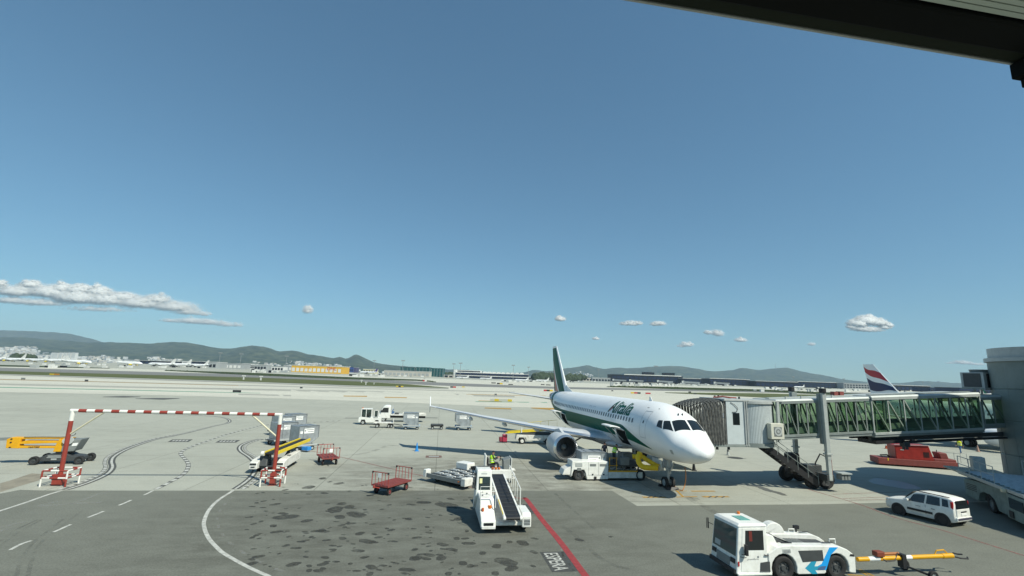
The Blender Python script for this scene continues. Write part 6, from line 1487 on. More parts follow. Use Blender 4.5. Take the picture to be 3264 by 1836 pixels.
# local x forward; s (rearward from the front axle) = -x; y towards the camera
def sp_(pts): return [(-s, z) for s, z in pts]
def arc(cx, cz, r, a0, a1, n=10): return [(cx+r*math.cos(R_(a0+(a1-a0)*i/n)), cz+r*math.sin(R_(a0+(a1-a0)*i/n))) for i in range(n+1)]
side_prof = [(-.62, .26), (-.52, .26)] + arc(.03, .43, .54, 198, -18) + [(.62, .22), (1.72, .22)] + arc(2.30, .43, .52, 198, -18) + [(2.88, .24), (3.10, .22), (3.12, .80), (3.02, .93), (2.80, 1.08), (2.5, 1.19), (2.25, 1.22), (.1, 1.26), (-.25, 1.20), (-.42, 1.08), (-.62, .98)]
for y0, y1 in ((.52, .92), (-.92, -.52)):
    mb = MB(); mb.prism(sp_(side_prof), 'y', y0, y1); fl = mb.build('fender', 'white', U, bevel=.03)
    if y1 > 0:
        n_ = y1
        def dec(nm, pts, m_, o=.004):
            b = MB(); b.prism(sp_(pts), 'y', n_, n_+o); b.build(nm, m_, fl)
        dec('battery_panel', [(.66, 1.07), (1.70, 1.08), (1.72, .70), (.82, .66)], 'dark', .012)
        dec('arrow_stripe', [(2.02, 1.17), (2.40, 1.17), (2.05, .90), (1.80, .36), (1.42, .36), (1.44, .50), (1.62, .58)], 'blue_l')
        dec('arrow_stripe', [(1.60, .50), (1.82, .50), (1.72, .36), (1.42, .36), (1.45, .44)], 'slate', .007)
        dec('arrow_head', [(.90, .44), (1.22, .70), (1.42, .70), (1.30, .50), (1.62, .50), (1.55, .36), (1.32, .36), (1.42, .225), (1.18, .225)], 'teal', .0055)
        b = MB(); put_text(b, 'S3285', .13, (-.02, n_+.012, 1.005), (-1, 0, 0), (0, 0, 1), 0); b.build('lettering', 'printgrey', fl)
        dec('number_plate', [(-.02, .985), (.32, .985), (.32, 1.13), (-.02, 1.13)], 'lgrey', .006)
        dec('rear_lamp_recess', [(2.86, .84), (3.08, .82), (3.06, .90), (2.92, .92)], 'black', .006)
for x, y in ((-.03, .74), (-2.30, .74), (-.03, -.74), (-2.30, -.74)): wheel(U, (x, y, .43), .43, .34, rimmat='dark', rim=.55)
mb = MB(); mb.prism(sp_([(-.55, .30), (3.0, .30), (3.05, .80), (2.6, 1.02), (.75, 1.10), (.1, 1.38), (-.55, 1.5)]), 'y', -.52, .52); dk = mb.build('engine_deck', 'dark', U, bevel=.02)
for k in range(9): mb = MB(); mb.bx(-.95-.14*k, -.88-.14*k, -.42, .42, 1.10-.012*k, 1.125-.012*k); mb.build('deck_slat', 'grey', dk)
mb = MB(); mb.prism(sp_([(.15, 1.30), (.85, 1.08), (.85, 1.16), (.15, 1.40)]), 'y', -.40, .40); mb.build('radiator_glass', 'glass_dark', dk)
mb = MB(); mb.prism(sp_([(-.60, 1.0), (.05, 1.15), (-.15, 1.52), (-.60, 1.62)]), 'y', .30, .62); mb.build('cab_shoulder', 'white', U, bevel=.03)
for y in (.60, -.68):
    for s0 in (.15, 1.95): mb = MB(); mb.prism(sp_([(s0, 1.262), (s0+.45, 1.262), (s0+.45, 1.275), (s0, 1.275)]), 'y', y, y+.07); mb.build('grab_slot', 'black', U)
# far fender rises as a hump above the deck
mb = MB(); mb.prism(sp_([(.2, 1.2)] + arc(.75, 1.2, .48, 180, 0, 10)), 'y', -.92, -.55); mb.build('fender_hump', 'white', U, bevel=.04)
for s0, y in ((1.55, -.75), (2.35, .55)):
    mb = MB(); mb.tube([(-s0, y, 1.22), (-s0, y, 1.36), (-s0-.26, y, 1.36), (-s0-.26, y, 1.2)], .022, 8); mb.build('grab_hoop', 'white', U)
mb = MB(); mb.box((-1.95, -.8, 1.42), (.22, .12, .14)); mb.cyl((-1.95, -.8, 1.2), (-1.95, -.8, 1.36), .03, n=8); mb.build('work_lamp', 'black', U)
# cab: pale shell with big windscreen
def cabq(s, y, z): return (-s, y, z)
cb = [cabq(-2.02, -.86, .26), cabq(-.60, -.86, .26), cabq(-.60, .90, .26), cabq(-1.98, .90, .26)]
ct = [cabq(-1.84, -.74, 1.93), cabq(-.56, -.74, 1.93), cabq(-.56, .82, 1.93), cabq(-1.76, .82, 1.93)]
mb = MB(); mb.hexa([cb[1], cb[0], cb[3], cb[2], ct[1], ct[0], ct[3], ct[2]])
cab = mb.build('cab', 'white', U, bevel=.05)
mb = MB(); mb.hexa([cabq(-.54, -.78, 1.93), cabq(-1.88, -.78, 1.93), cabq(-1.80, .86, 1.93), cabq(-.54, .86, 1.93), cabq(-.58, -.70, 2.03), cabq(-1.74, -.70, 2.03), cabq(-1.68, .78, 2.03), cabq(-.58, .78, 2.03)]); mb.build('cab_roof', 'white', cab, bevel=.04)
mb = MB(); mb.hexa([cabq(-.92, -.25, 2.031), cabq(-1.35, -.25, 2.031), cabq(-1.35, .35, 2.031), cabq(-.92, .35, 2.031), cabq(-.92, -.25, 2.05), cabq(-1.35, -.25, 2.05), cabq(-1.35, .35, 2.05), cabq(-.92, .35, 2.05)]); mb.build('roof_hatch', mat('hatch_glass', (.10, .34, .30), .15), cab)
mb = MB(); mb.cyl(cabq(-.85, -.55, 2.03), cabq(-.85, -.55, 2.13), .06, n=12); mb.build('beacon', 'orange', cab)
def onquad(q00, q10, q11, q01, u, v): 
    return Vector(q00)*(1-u)*(1-v)+Vector(q10)*u*(1-v)+Vector(q11)*u*v+Vector(q01)*(1-u)*v
def quad_panel(name, q, u0, u1, v0, v1, out, m_, par, th=.012, smooth_=None):
    out = Vector(out); mb = MB(); a = [onquad(*q, u, v) for u, v in ((u0, v0), (u1, v0), (u1, v1), (u0, v1))]
    mb.hexa([a[0]+out*.0, a[1]+out*.0, a[2]+out*.0, a[3]+out*.0] + [p+out*th for p in a]); return mb.build(name, m_, par, bevel=.004)
fq = (cb[0], cb[3], ct[3], ct[0]); nq = (cb[3], cb[2], ct[2], ct[3])
M['screen'] = mat('windscreen_glass', (0.05, 0.085, 0.085), 0.08, spec=.7)
quad_panel('windscreen', fq, .05, .95, .36, .95, (1, 0, .1), 'screen', cab)
quad_panel('notice', fq, .14, .36, .40, .52, (1, 0, .1), 'lgrey', cab, .016)
quad_panel('headlamp', fq, .06, .22, .20, .30, (1, 0, .1), 'black', cab, .03)
quad_panel('headlamp', fq, .78, .94, .20, .30, (1, 0, .1), 'black', cab, .03)
quad_panel('grille', fq, .25, .75, .10, .28, (1, 0, .1), 'grey', cab, .02)
quad_panel('bumper', fq, .02, .98, .0, .09, (1, 0, .1), 'black', cab, .07)
quad_panel('door', nq, .14, .93, .06, .97, (0, 1, .05), 'white', cab, .012)
quad_panel('side_window', nq, .24, .86, .50, .92, (0, 1, .05), 'glass_dark', cab, .018)
mb = MB(); p = onquad(*nq, .86, .40); mb.tube([p+Vector((0, .02, 0)), p+Vector((0, .06, 0)), p+Vector((-.14, .06, -.01)), p+Vector((-.14, .02, -.01))], .02, 6); mb.build('door_handle', 'black', cab)
mb = MB(); p = onquad(*nq, .36, .30); put_text(mb, 'groundforce', .095, p+Vector((.06, .022, .0)), (-1, 0, 0), (0, .05, 1), 0, .1); mb.build('lettering', 'printgrey', cab)
mb = MB(); p = onquad(*nq, .66, .36); mb.ico(p+Vector((0, .02, 0)), .045, 1, 0, (1, .2, 1)); mb.build('emblem', 'printgrey', cab)
mb = MB(); p = onquad(*nq, .05, .22); mb.box(p+Vector((0, .02, 0)), (.05, .02, .16)); mb.build('indicator', 'lamp_red', cab)
mb = MB(); p = onquad(*nq, .22, .5); mb.box(p+Vector((.0, .14, .05)), (.10, .13, .38)); mb.tube([p+Vector((.12, .02, -.14)), p+Vector((.1, .14, -.12)), p+Vector((.02, .16, -.12))], .014, 6); mb.tube([p+Vector((.2, .02, -.22)), p+Vector((.12, .15, -.22)), p+Vector((.02, .16, -.2))], .014, 6); mb.build('mirror', 'black', cab, bevel=.02)
mb = MB(); p = onquad(*fq, .0, .78); 
mb.box(p+Vector((.14, -.16, .02)), (.03, .05, .42)); mb.box(p+Vector((.15, -.26, .0)), (.02, .02, .40)); mb.tube([p, p+Vector((.14, -.12, .05))], .012, 6); mb.build('mirror', 'black', cab)
mb = MB(); p = onquad(*nq, .42, .78); mb.box(p+Vector((0, .021, .03)), (.13, .012, .36)); mb.build('hanging_vest', mat('dim_red_cloth', (.14, .018, .012), .8), cab)
mb = MB(); mb.prism(sp_([(-1.95, .24), (-.55, .24), (-.55, .30), (-1.95, .30)]), 'y', .88, .98); mb.build('step', 'white', cab, bevel=.01)
mb = MB(); mb.prism(sp_([(-1.0, .34), (-.58, .34), (-.58, .70), (-.95, .66)]), 'y', .885, .925); mb.build('step_recess', 'dark', cab)
mb = MB(); mb.box((-3.2, 0, .62), (.24, .5, .3)); mb.cyl((-3.28, 0, .45), (-3.28, 0, .85), .05, n=10); mb.build('hitch', 'black', U, bevel=.02)
# tow bar
b0_, b1_ = P(2733, 1783, .66), P(3035, 1771, .72); td = b1_-b0_; TL = td.length
T = thing('tow_bar', 'yellow and white aircraft tow bar hitched to the white tug', 'tow bar', (b0_.x, b0_.y, 0), math.atan2(td.y, td.x))
mb = MB(); n_ = 9
for k in range(n_): mb.cyl((TL*k/n_, 0, .66+.06*k/n_), (TL*(k+1)/n_, 0, .66+.06*(k+1)/n_), .085 if k < n_-1 else .10, n=14, m=(0 if k not in (1, 4) else 1), caps=k in (0, n_-1))
mb.build('tube', ['yellow', 'paper'], T, smooth=40)
mb = MB(); mb.box((TL*.22, 0, .86), (.36, .26, .2)); mb.build('valve_box', mat('red_brown_box', (.20, .045, .022), .6), T, bevel=.03)
mb = MB(); mb.cyl((TL*.26, .06, .82), (TL*.44, .06, .83), .055, n=10); mb.build('cylinder', mat('dull_orange', (.34, .12, .03), .5), T, smooth=40)
mb = MB(); mb.tube([(TL*.22, 0, .76), (TL*.27, -.12, .6), (TL*.36, -.1, .62), (TL*.42, .0, .86), (TL*.46, -.1, .66)], .025, 6); mb.build('hydraulic_hose', 'black', T)
mb = MB(); mb.box((TL*.46, 0, .58), (.18, .26, .5)); mb.bar((TL*.46, -.05, .42), (TL*.60, -.55, .22), .07, .07); mb.bar((TL*.46, .05, .42), (TL*.60, .55, .22), .07, .07); mb.build('axle_frame', 'black', T)
for y in (-.6, .6): wheel(T, (TL*.62, y, .2), .2, .13, rimmat='grey')
mb = MB(); mb.tube([(TL*.82, .02, .78), (TL*.84, .02, .92), (TL*.92, .02, .94), (TL*.95, .02, .82)], .025, 6); mb.build('lift_handle', 'yellow', T)
mb = MB(); mb.tube([(TL, -.0, .72), (TL+.25, .16, .76), (TL+.5, .2, .70), (TL+.62, .1, .72)], .03, 8); mb.tube([(TL, 0, .70), (TL+.25, -.14, .66), (TL+.5, -.2, .66), (TL+.6, -.1, .68)], .03, 8); mb.build('claw', 'black', T)

# ================================================================== small white hatchback
cd_ = Vector((-.37, .93, 0)).normalized(); cl_ = Vector((-cd_.y, cd_.x, 0))
co = Vector((24.65, 28.38, 0)) - cl_*.73
C_ = thing('parked_car', 'small white hatchback seen from behind, parked on the red stand line', 'car', co, math.atan2(cd_.y, cd_.x))
# rings from rear to front: x, sill z, (half width, z) at bumper, waist, belt, roof edge, roof centre z
st_ = [(-.60, .34, .66, .40, .70, .62, .66, .98, .58, 1.22, 1.30), (-.55, .28, .74, .42, .79, .62, .76, .98, .62, 1.36, 1.43), (-.40, .24, .78, .42, .81, .66, .78, .98, .63, 1.45, 1.52), (.0, .22, .79, .42, .82, .68, .79, .97, .64, 1.50, 1.56), (.5, .20, .79, .42, .82, .68, .79, .95, .65, 1.52, 1.58),
       (1.0, .20, .79, .42, .82, .68, .79, .93, .65, 1.50, 1.57), (1.35, .20, .79, .42, .82, .68, .79, .92, .63, 1.42, 1.50), (1.75, .20, .79, .42, .82, .68, .79, .92, .66, 1.10, 1.18), (1.95, .20, .79, .42, .82, .67, .77, .92, .60, .985, 1.02), (2.4, .22, .79, .42, .81, .64, .74, .86, .55, .93, .96), (2.75, .26, .76, .42, .77, .60, .70, .80, .50, .87, .89), (2.95, .30, .66, .42, .68, .56, .60, .72, .42, .78, .80), (3.02, .36, .52, .44, .54, .54, .48, .64, .34, .68, .69)]
rings = []
for (x, zs, w1_, z1_, w2_, z2_, w3_, z3_, w4_, z4_, zc) in st_:
    half = [(w1_*.9, zs), (w1_, z1_), (w2_, z2_), (w3_, z3_), (w4_, z4_), (w4_*.5, zc-.012)]
    rings.append([(x, y, z) for y, z in half] + [(x, 0, zc)] + [(x, -y, z) for y, z in half[::-1]])
mb = MB(); mb.loft(rings); body = mb.build('body', 'white', C_, smooth=32)
body.modifiers.new('bevel', 'BEVEL').width = .015
def ring_pt(x, k, side):
    xs_ = [s[0] for s in st_]; idx = {2: (6, 7), 3: (8, 9)}
    wv = np.interp(x, xs_, [s[idx[k][0]] for s in st_]); zv = np.interp(x, xs_, [s[idx[k][1]] for s in st_]); return Vector((x, side*wv, zv))
def glasshouse(name, x0, x1, t0, t1, side, off=.012, skew0=0, skew1=0):
    mb = MB(); n_ = 6; vs = []
    for i in range(n_+1):
        for j in range(3):
            u, v = i/n_, t0+(t1-t0)*j/2; x = x0+(x1-x0)*u + (skew0*(1-u)+skew1*u)*(j/2); a, b_ = ring_pt(x, 2, side), ring_pt(x, 3, side); p = a.lerp(b_, v); p.y += side*off; p.z += off*.3; vs.append(p)
    mb.add(vs, [(i*3+j, (i+1)*3+j, (i+1)*3+j+1, i*3+j+1) for i in range(n_) for j in range(2)]); return mb.build(name, 'glass_dark', body, smooth=60)
for side in (1, -1):
    glasshouse('side_window', .82, 1.70, .06, .86, side, skew0=-.06, skew1=-.33); glasshouse('side_window', .04, .72, .06, .86, side, skew0=.03, skew1=-.06); glasshouse('quarter_window', -.36, -.06, .10, .84, side, skew0=.06, skew1=.03)
    mb = MB(); mb.bx(.42, 1.70, side*.822, side*.842, .46, .58); mb.build('rub_strip', 'black', body, bevel=.01)
    mb = MB(); mb.box((-.50, side*.71, 1.14), (.12, .10, .40)); mb.build('tail_light', 'lamp_red', body, bevel=.02)
    mb = MB(); mb.bar((-.35, side*.56, 1.53), (1.2, side*.57, 1.56), .05, .035); mb.build('roof_rail', 'black', body)
    mb = MB(); mb.box((1.62, side*.90, 1.0), (.12, .16, .12)); mb.build('mirror', 'white', body, bevel=.03)
    mb = MB(); mb.box((2.86, side*.58, .72), (.16, .2, .14)); mb.build('headlamp', 'chrome', body, bevel=.03)
    for x in (0, 2.2):
        mb = MB(); mb.cyl((x, side*.60, .31), (x, side*.818, .31), .37, n=24); mb.build('wheel_arch', 'black', body)
        wheel(C_, (x, side*.735, .30), .30, .19, rimmat='grey', rim=.62)
    for xx in (.76,): mb = MB(); mb.bar((xx, side*.815, .40), (xx, side*.80, .92), .012, .012); mb.build('door_seam', 'dark', body)
    mb = MB(); mb.bx(1.0, 1.25, side*.822, side*.826, .75, .775); mb.bx(.3, .48, side*.822, side*.826, .74, .79); mb.build('lettering_print', 'printgrey', body)
mb = MB(); mb.hexa([(-.600, -.60, .99), (-.585, -.60, .99), (-.585, .60, .99), (-.600, .60, .99), (-.565, -.55, 1.38), (-.55, -.55, 1.38), (-.55, .55, 1.38), (-.565, .55, 1.38)]); mb.build('rear_window', 'glass_dark', body, bevel=.02)
mb = MB(); mb.hexa([(-.655, -.62, .99), (-.6, -.62, .99), (-.6, .62, .99), (-.655, .62, .99), (-.61, -.56, 1.40), (-.58, -.56, 1.40), (-.58, .56, 1.40), (-.61, .56, 1.40)]); mb.build('rear_window', 'glass_dark', body, bevel=.02)
mb = MB(); mb.bx(-.68, -.5, -.70, .70, .34, .56); mb.build('rear_bumper', 'white', body, bevel=.05)
mb = MB(); mb.bx(-.70, -.6, -.66, .66, .40, .52); mb.build('bumper_insert', mat('grey_violet_plastic', (.055, .055, .085), .6), body, bevel=.03)
mb = MB(); mb.bx(-.665, -.60, -.26, .26, .79, .85); mb.build('handle_recess', 'black', body)
mb = MB(); mb.bx(-.668, -.60, -.24, .24, .64, .75); mb.build('number_plate', 'paper', body)
mb = MB(); mb.hexa([(-.648, -.62, .55), (-.55, -.66, .55), (-.55, .66, .55), (-.648, .62, .55), (-.65, -.6, .97), (-.55, -.66, .97), (-.55, .66, .97), (-.65, .6, .97)]); mb.build('tailgate', 'white', body, bevel=.03)
mb = MB(); mb.bar((1.80, -.58, 1.16), (1.42, -.54, 1.46), .02, .02); mb.hexa([(1.90, -.58, 1.05), (1.94, -.58, 1.02), (1.94, .58, 1.02), (1.90, .58, 1.05), (1.42, -.52, 1.49), (1.44, -.52, 1.50), (1.44, .52, 1.50), (1.42, .52, 1.49)]); mb.build('windscreen', 'glass_dark', body)

# ================================================================== big container loader at the right edge
e0, e1 = P(3107, 1610), P(3253, 1683)
ed_ = (e0-e1).normalized(); lw = Vector((-ed_.y, ed_.x, 0))        # forward = away from the camera
N_ = thing('container_loader', 'large grey-green cargo loader with open deck rails, parked at the right edge', 'cargo loader', e1, math.atan2(ed_.y, ed_.x))
M['loader'] = mat('loader_paint', (0.23, 0.285, 0.26), 0.65, dirt=0.6, scale=1.8, dirtcol=(.09, .10, .09), spec=.25)
LN = (e0-e1).length
# local x away from the camera (0..~9), y to the picture left (near side +)
mb = MB(); mb.prism([(-1.2, .35), (-1.2, 1.5), (.8, 1.7), (2.0, 1.75), (6.6, 1.55), (6.9, 1.4), (6.8, .45), (5.0, .40), (4.6, .95), (4.1, 1.12), (3.2, 1.12), (2.7, .95), (2.3, .38)], 'y', -.35, 0); mb.build('side_panel', 'loader', N_, bevel=.03)
mb = MB(); mb.prism([(-1.2, .35), (-1.2, 1.5), (.8, 1.7), (2.0, 1.75), (6.6, 1.55), (6.9, 1.4), (6.8, .45), (5.0, .40), (4.6, .95), (4.1, 1.12), (3.2, 1.12), (2.7, .95), (2.3, .38)], 'y', -3.2, -2.85); mb.build('side_panel', 'loader', N_, bevel=.03)
for k in range(4): mb = MB(); mb.bar((5.0, .01, 1.30-.11*k), (6.5, .01, 1.24-.11*k), .02, .045); mb.build('vent_slat', 'black', N_)
for x in (-.4, 3.65):
    for y in (-.35, -2.9): wheel(N_, (x, y, .5), .5, .4, rimmat='grey')
mb = MB(); mb.bx(-1.0, 7.0, -2.85, -.35, .5, .8); mb.build('chassis', 'dark', N_)
mb = MB(); mb.hexa([(-1.3, -3.3, 1.78), (7.3, -3.3, 1.72), (7.3, .12, 1.72), (-1.3, .12, 1.78), (-1.3, -3.3, 1.95), (7.3, -3.3, 1.90), (7.3, .12, 1.90), (-1.3, .12, 1.95)]); dkk = mb.build('deck', 'loader', N_, bevel=.02)
for k in range(14): mb = MB(); mb.cyl((-1.0+.6*k, -3.1, 1.97), (-1.0+.6*k, -.1, 1.97), .06, n=8); mb.build('roller', 'alu', dkk)
mb = MB(); mb.bx(7.3, 10.2, -2.9, .05, 1.74, 1.86); mb.build('bridge_plate', mat('worn_cream', (.5, .48, .38), .6, dirt=.4), N_, bevel=.02)
mb = MB(); mb.bx(-1.4, 7.3, .13, .2, 1.80, 1.98); mb.build('deck_edge', 'lgrey', N_)
mb = MB()
for z in (2.45, 2.95): mb.tube([(1.9, .15, z+.02), (7.0, .15, z)], .024, 6)
for x in (1.9, 3.6, 5.3, 7.0): mb.cyl((x, .15, 1.9), (x, .15, 2.95), .026, n=6)
mb.build('deck_rail', 'lgrey', N_)
mb = MB()
for z in (2.45, 2.95): mb.tube([(1.9, -3.2, z), (7.0, -3.2, z)], .024, 6)
for x in (1.9, 3.6, 5.3, 7.0): mb.cyl((x, -3.2, 1.9), (x, -3.2, 2.95), .026, n=6)
mb.build('deck_rail', 'lgrey', N_)
mb = MB()
for k in range(5): mb.bar((1.0+1.2*k, -.5, .85), (2.3+1.2*k, -.5, 1.72), .12, .16)
mb.build('scissor_arms', 'dark', N_)
mb = MB(); mb.hexa([(-1.9, -1.3, .4), (.6, -1.3, .4), (.6, .25, .4), (-1.9, .25, .4), (-1.7, -1.2, 1.72), (.5, -1.2, 1.72), (.5, .2, 1.72), (-1.7, .2, 1.72)]); cbn = mb.build('driver_cab', 'loader', N_, bevel=.05)
mb = MB(); mb.bx(-1.3, .2, .225, .262, 1.0, 1.55); mb.build('cab_window', 'glass_dark', cbn)
mb = MB(); mb.bx(-.2, .25, .26, .30, .5, .85); mb.build('step_hole', 'black', cbn)
mb = MB(); mb.box((.55, .3, 1.85), (.25, .2, .22)); mb.build('lamp_box', mat('lamp_cream', (.6, .55, .4), .4), N_, bevel=.04)
mb = MB(); mb.bx(7.7, 8.3, -1.6, -.9, 1.9, 2.9); mb.build('control_panel', 'lgrey', N_, bevel=.06)

# ================================================================== red ground power unit and a second red cart under the bridge
f0, f1 = P(2820, 1484), P(3050, 1500)
T = thing('ground_power_unit', 'low red ground power trailer half in shadow under the jet bridge', 'power unit', f0, math.atan2((f1-f0).y, (f1-f0).x))
FL = (f1-f0).length
mb = MB(); mb.bx(-.5, FL+.2, 0, 1.9, .14, .72); mb.build('chassis', 'red_dark', T, bevel=.04)
mb = MB(); mb.prism([(1.1, .7), (1.05, 2.0), (3.9, 2.1), (4.25, .72)], 'y', .1, 1.8); hb = mb.build('housing', 'red_br', T, bevel=.05)
mb = MB(); mb.bx(1.5, 1.8, .08, .1, 1.55, 1.64); mb.build('maker_plate', 'lgrey', hb)
mb = MB(); mb.bar((1.0, .05, 2.05), (3.95, .05, 2.15), .06, .05); mb.build('top_rail', 'lgrey', hb)
for k in range(5): mb = MB(); mb.bx(3.4+.1*k, 3.45+.1*k, .08, .1, 1.0, 1.5); mb.build('vent', 'black', hb)
mb = MB(); mb.hexa([(4.9, .3, .7), (5.6, .3, .7), (5.6, 1.5, .7), (4.9, 1.5, .7), (4.7, .3, 1.5), (5.4, .3, 1.5), (5.4, 1.5, 1.5), (4.7, 1.5, 1.5)]); mb.build('seat_back', 'red_dark', T, bevel=.08)
mb = MB(); mb.bx(4.2, 6.0, .1, 1.8, .65, .95); mb.build('footwell', 'red_dark', T, bevel=.06)
mb = MB(); mb.tube([(4.55, .3, 1.5), (4.6, .3, 1.75), (4.75, .7, 1.7)], .03, 6); mb.build('lever', 'black', T)
mb = MB(); mb.tube([(.1, .5, .75), (-.1, .5, .95), (.5, .5, .98), (.7, .5, .8)], .07, 8); mb.build('coiled_cable', 'black', T)
mb = MB(); mb.box((.35, .02, .62), (.08, .05, .25)); mb.build('marker', 'yellow_l', T)
for x in (.6, 2.2, 4.9):
    for y in (.2, 1.7): wheel(T, (x, y, .32), .32, .22)
mb = MB()
for z in (1.1, 1.6): mb.tube([(5.9, .2, z), (6.9, .2, z)], .02, 6)
for x in (5.9, 6.4, 6.9): mb.cyl((x, .2, .7), (x, .2, 1.6), .02, n=6)
mb.build('guard_rail', 'lgrey', T)
T = thing('tow_tractor', 'low bright red tractor far behind the bridge, below its underside', 'tractor', P(2888, 1412)+Vector((0, 1, 0)), R_(8))
mb = MB(); mb.prism([(-1.4, .35), (-1.4, .95), (1.2, 1.05), (1.5, .9), (1.5, .35)], 'y', -.8, .8); mb.build('body', 'red_br', T, bevel=.05)
mb = MB(); mb.bx(.9, 2.1, -.7, .7, .4, 1.1); mb.build('seat_box', 'black', T, bevel=.06)
for x in (-.9, 1.2):
    for y in (-.75, .75): wheel(T, (x, y, .32), .32, .25)

# ================================================================== cones
def cone(label, px, py, m, band=None, h=.75, dz=0):
    T = thing('traffic_cone', label, 'traffic cone', P(px, py), rnd.random(), 'traffic cones on the apron')
    mb = MB(); mb.box((0, 0, .025), (.40, .40, .05)); mb.build('base', m, T, bevel=.01)
    mb = MB(); mb.lathe([(.05, .155), (h, .03), (h, .001)], 20, 'z', m=0)
    if band: mb.lathe([(h*.45, .1), (h*.45, .113-.0), (h*.66, .0775), (h*.66, .07)], 20, 'z', m=1)
    mb.build('cone_body', [m, band or m], T, smooth=40); return T
cone('blue cone in the shadow of the wing tip', 1328, 1438, 'blue', h=.80)
cone('orange cone behind the red power trailer', 2826, 1430, mat('cone_orange', (.62, .10, .02), .5), 'paper', .85)
cone('grey-white cone beside the bellows end of the bridge', 2321, 1451, 'lgrey', 'dark', .85)
cone('dark cone close to the airliner nose wheel', 2212, 1500, 'black', h=.95)
cone('faded pale cone near the walking worker', 3118, 1440, mat('cone_faded', (.42, .26, .2), .7), h=.8)
# ================================================================== people
def person(label, loc, rz, J, mats, vest=None, cap=None, scale=1.0, group='apron workers in hi-vis vests'):
    """J: joints by name (x forward, y left, z up). One continuous skinned body; vest and cap are its children."""
    order = ['pelvis', 'spine', 'chest', 'neck', 'head', 'crown', 'shL', 'elL', 'wrL', 'haL', 'shR', 'elR', 'wrR', 'haR', 'hiL', 'knL', 'anL', 'toL', 'hiR', 'knR', 'anR', 'toR']
    rad = dict(pelvis=.15, spine=.135, chest=.155, neck=.055, head=.098, crown=.075, sh=.068, el=.046, wr=.034, ha=.040, hi=.098, kn=.064, an=.045, to=.040)
    edges = [('pelvis', 'spine'), ('spine', 'chest'), ('chest', 'neck'), ('neck', 'head'), ('head', 'crown')]
    for s_ in 'LR': edges += [('chest', 'sh'+s_), ('sh'+s_, 'el'+s_), ('el'+s_, 'wr'+s_), ('wr'+s_, 'ha'+s_), ('pelvis', 'hi'+s_), ('hi'+s_, 'kn'+s_), ('kn'+s_, 'an'+s_), ('an'+s_, 'to'+s_)]
    ix = {n: i for i, n in enumerate(order)}
    me = bpy.data.meshes.new('person'); me.from_pydata([J[n] for n in order], [(ix[a], ix[b]) for a, b in edges], [])
    o = bpy.data.objects.new('tmp', me); COL.objects.link(o)
    o.modifiers.new('skin', 'SKIN'); sv = me.skin_vertices[0].data
    for n in order:
        r = rad[n] if n in rad else rad[n[:2]]; sv[ix[n]].radius = (r, r); sv[ix[n]].use_root = (n == 'pelvis')
    m2 = o.modifiers.new('sub', 'SUBSURF'); m2.levels = 2; m2.render_levels = 2
    dg = bpy.context.evaluated_depsgraph_get(); bm_ = bpy.data.meshes.new_from_object(o.evaluated_get(dg)); bpy.data.objects.remove(o)
    bm_.name = 'person'
    for k in ('top', 'trousers', 'skin', 'boots'): bm_.materials.append(M[mats[k]] if isinstance(mats[k], str) else mats[k])
    seg = [(a, b, {'pelvis': 1, 'spine': 0, 'chest': 0, 'neck': 2, 'head': 2}.get(a, 0)) for a, b in edges]
    def cls(a, b):
        if a in ('neck', 'head') or b in ('head', 'crown'): return 2
        if a[:2] == 'wr': return 2
        if a[:2] == 'an': return 3
        if a[:2] in ('hi', 'kn') or b[:2] == 'hi': return 1
        return 0
    seg = [(Vector(J[a]), Vector(J[b]), cls(a, b)) for a, b in edges]
    for p in bm_.polygons:
        c = p.center
        def dist(s_):
            t = (c-s_[0]).dot(s_[1]-s_[0])/max(1e-6, (s_[1]-s_[0]).length_squared)
            return (c - s_[0].lerp(s_[1], max(0.0, min(1.0, t)))).length
        best = min(seg, key=dist); p.material_index = best[2]; p.use_smooth = True
    body = link('person', bm_); body.location = loc; body.rotation_euler = (0, 0, rz); body.scale = (scale,)*3; tag(body, label, 'person', group)
    # hands: palm rooted in the wrist, four bent fingers and a thumb
    for s_, sg in (('L', 1), ('R', -1)):
        w_, h_ = Vector(J['wr'+s_]), Vector(J['ha'+s_]); d = (h_-w_).normalized(); side = d.cross(Vector((0, 0, 1))); side = side.normalized() if side.length > .1 else Vector((1, 0, 0)); up = side.cross(d)
        mb = MB()
        for k, ln in enumerate((.075, .088, .082, .064)):
            b0 = h_ + side*(-.03+.02*k) + d*.02; mb.tube([b0, b0+d*ln*.5, b0+d*ln*.85-up*ln*.35, b0+d*ln*.8-up*ln*.7], .009, 6)
        b0 = w_.lerp(h_, .55) - side*.035; mb.tube([b0, b0-side*.03+d*.03, b0-side*.025+d*.065-up*.02], .010, 6)
        mb.build('fingers', mats['skin'], body, smooth=60)
    hd, cr_ = Vector(J['head']), Vector(J['crown']); hu = (cr_-hd).normalized(); hf = Vector((1, 0, 0)) - hu*hu.x; hf.normalize(); hs = hu.cross(hf)
    mb = MB(); mb.ico(hd+hf*.10+hu*.0, .018, 1, 0, (1.1, .8, 1.4)); mb.build('nose', mats['skin'], body, smooth=90)
    for k in (-1, 1): mb = MB(); mb.ico(hd+hf*.088+hs*.034*k+hu*.03, .011, 1); mb.build('eye', 'black', body)
    for k in (-1, 1): mb = MB(); mb.ico(hd+hs*.095*k, .026, 1, 0, (.8, .4, 1.3)); mb.build('ear', mats['skin'], body)
    mb = MB(); mb.ico(hd+hf*.088-hu*.045, .016, 1, 0, (.5, 1.6, .35)); mb.build('mouth', mat('lips', (.30, .10, .08), .6) if 'lips' not in M else M['lips'], body)
    c = hd + hu*.055 - hf*.012; mb = MB(); V, F = ICO[2]
    mb.add([c + hf*(v[0]*.112) + hs*(v[1]*.104) + hu*(max(-.25, v[2])*.095) for v in V], F); 
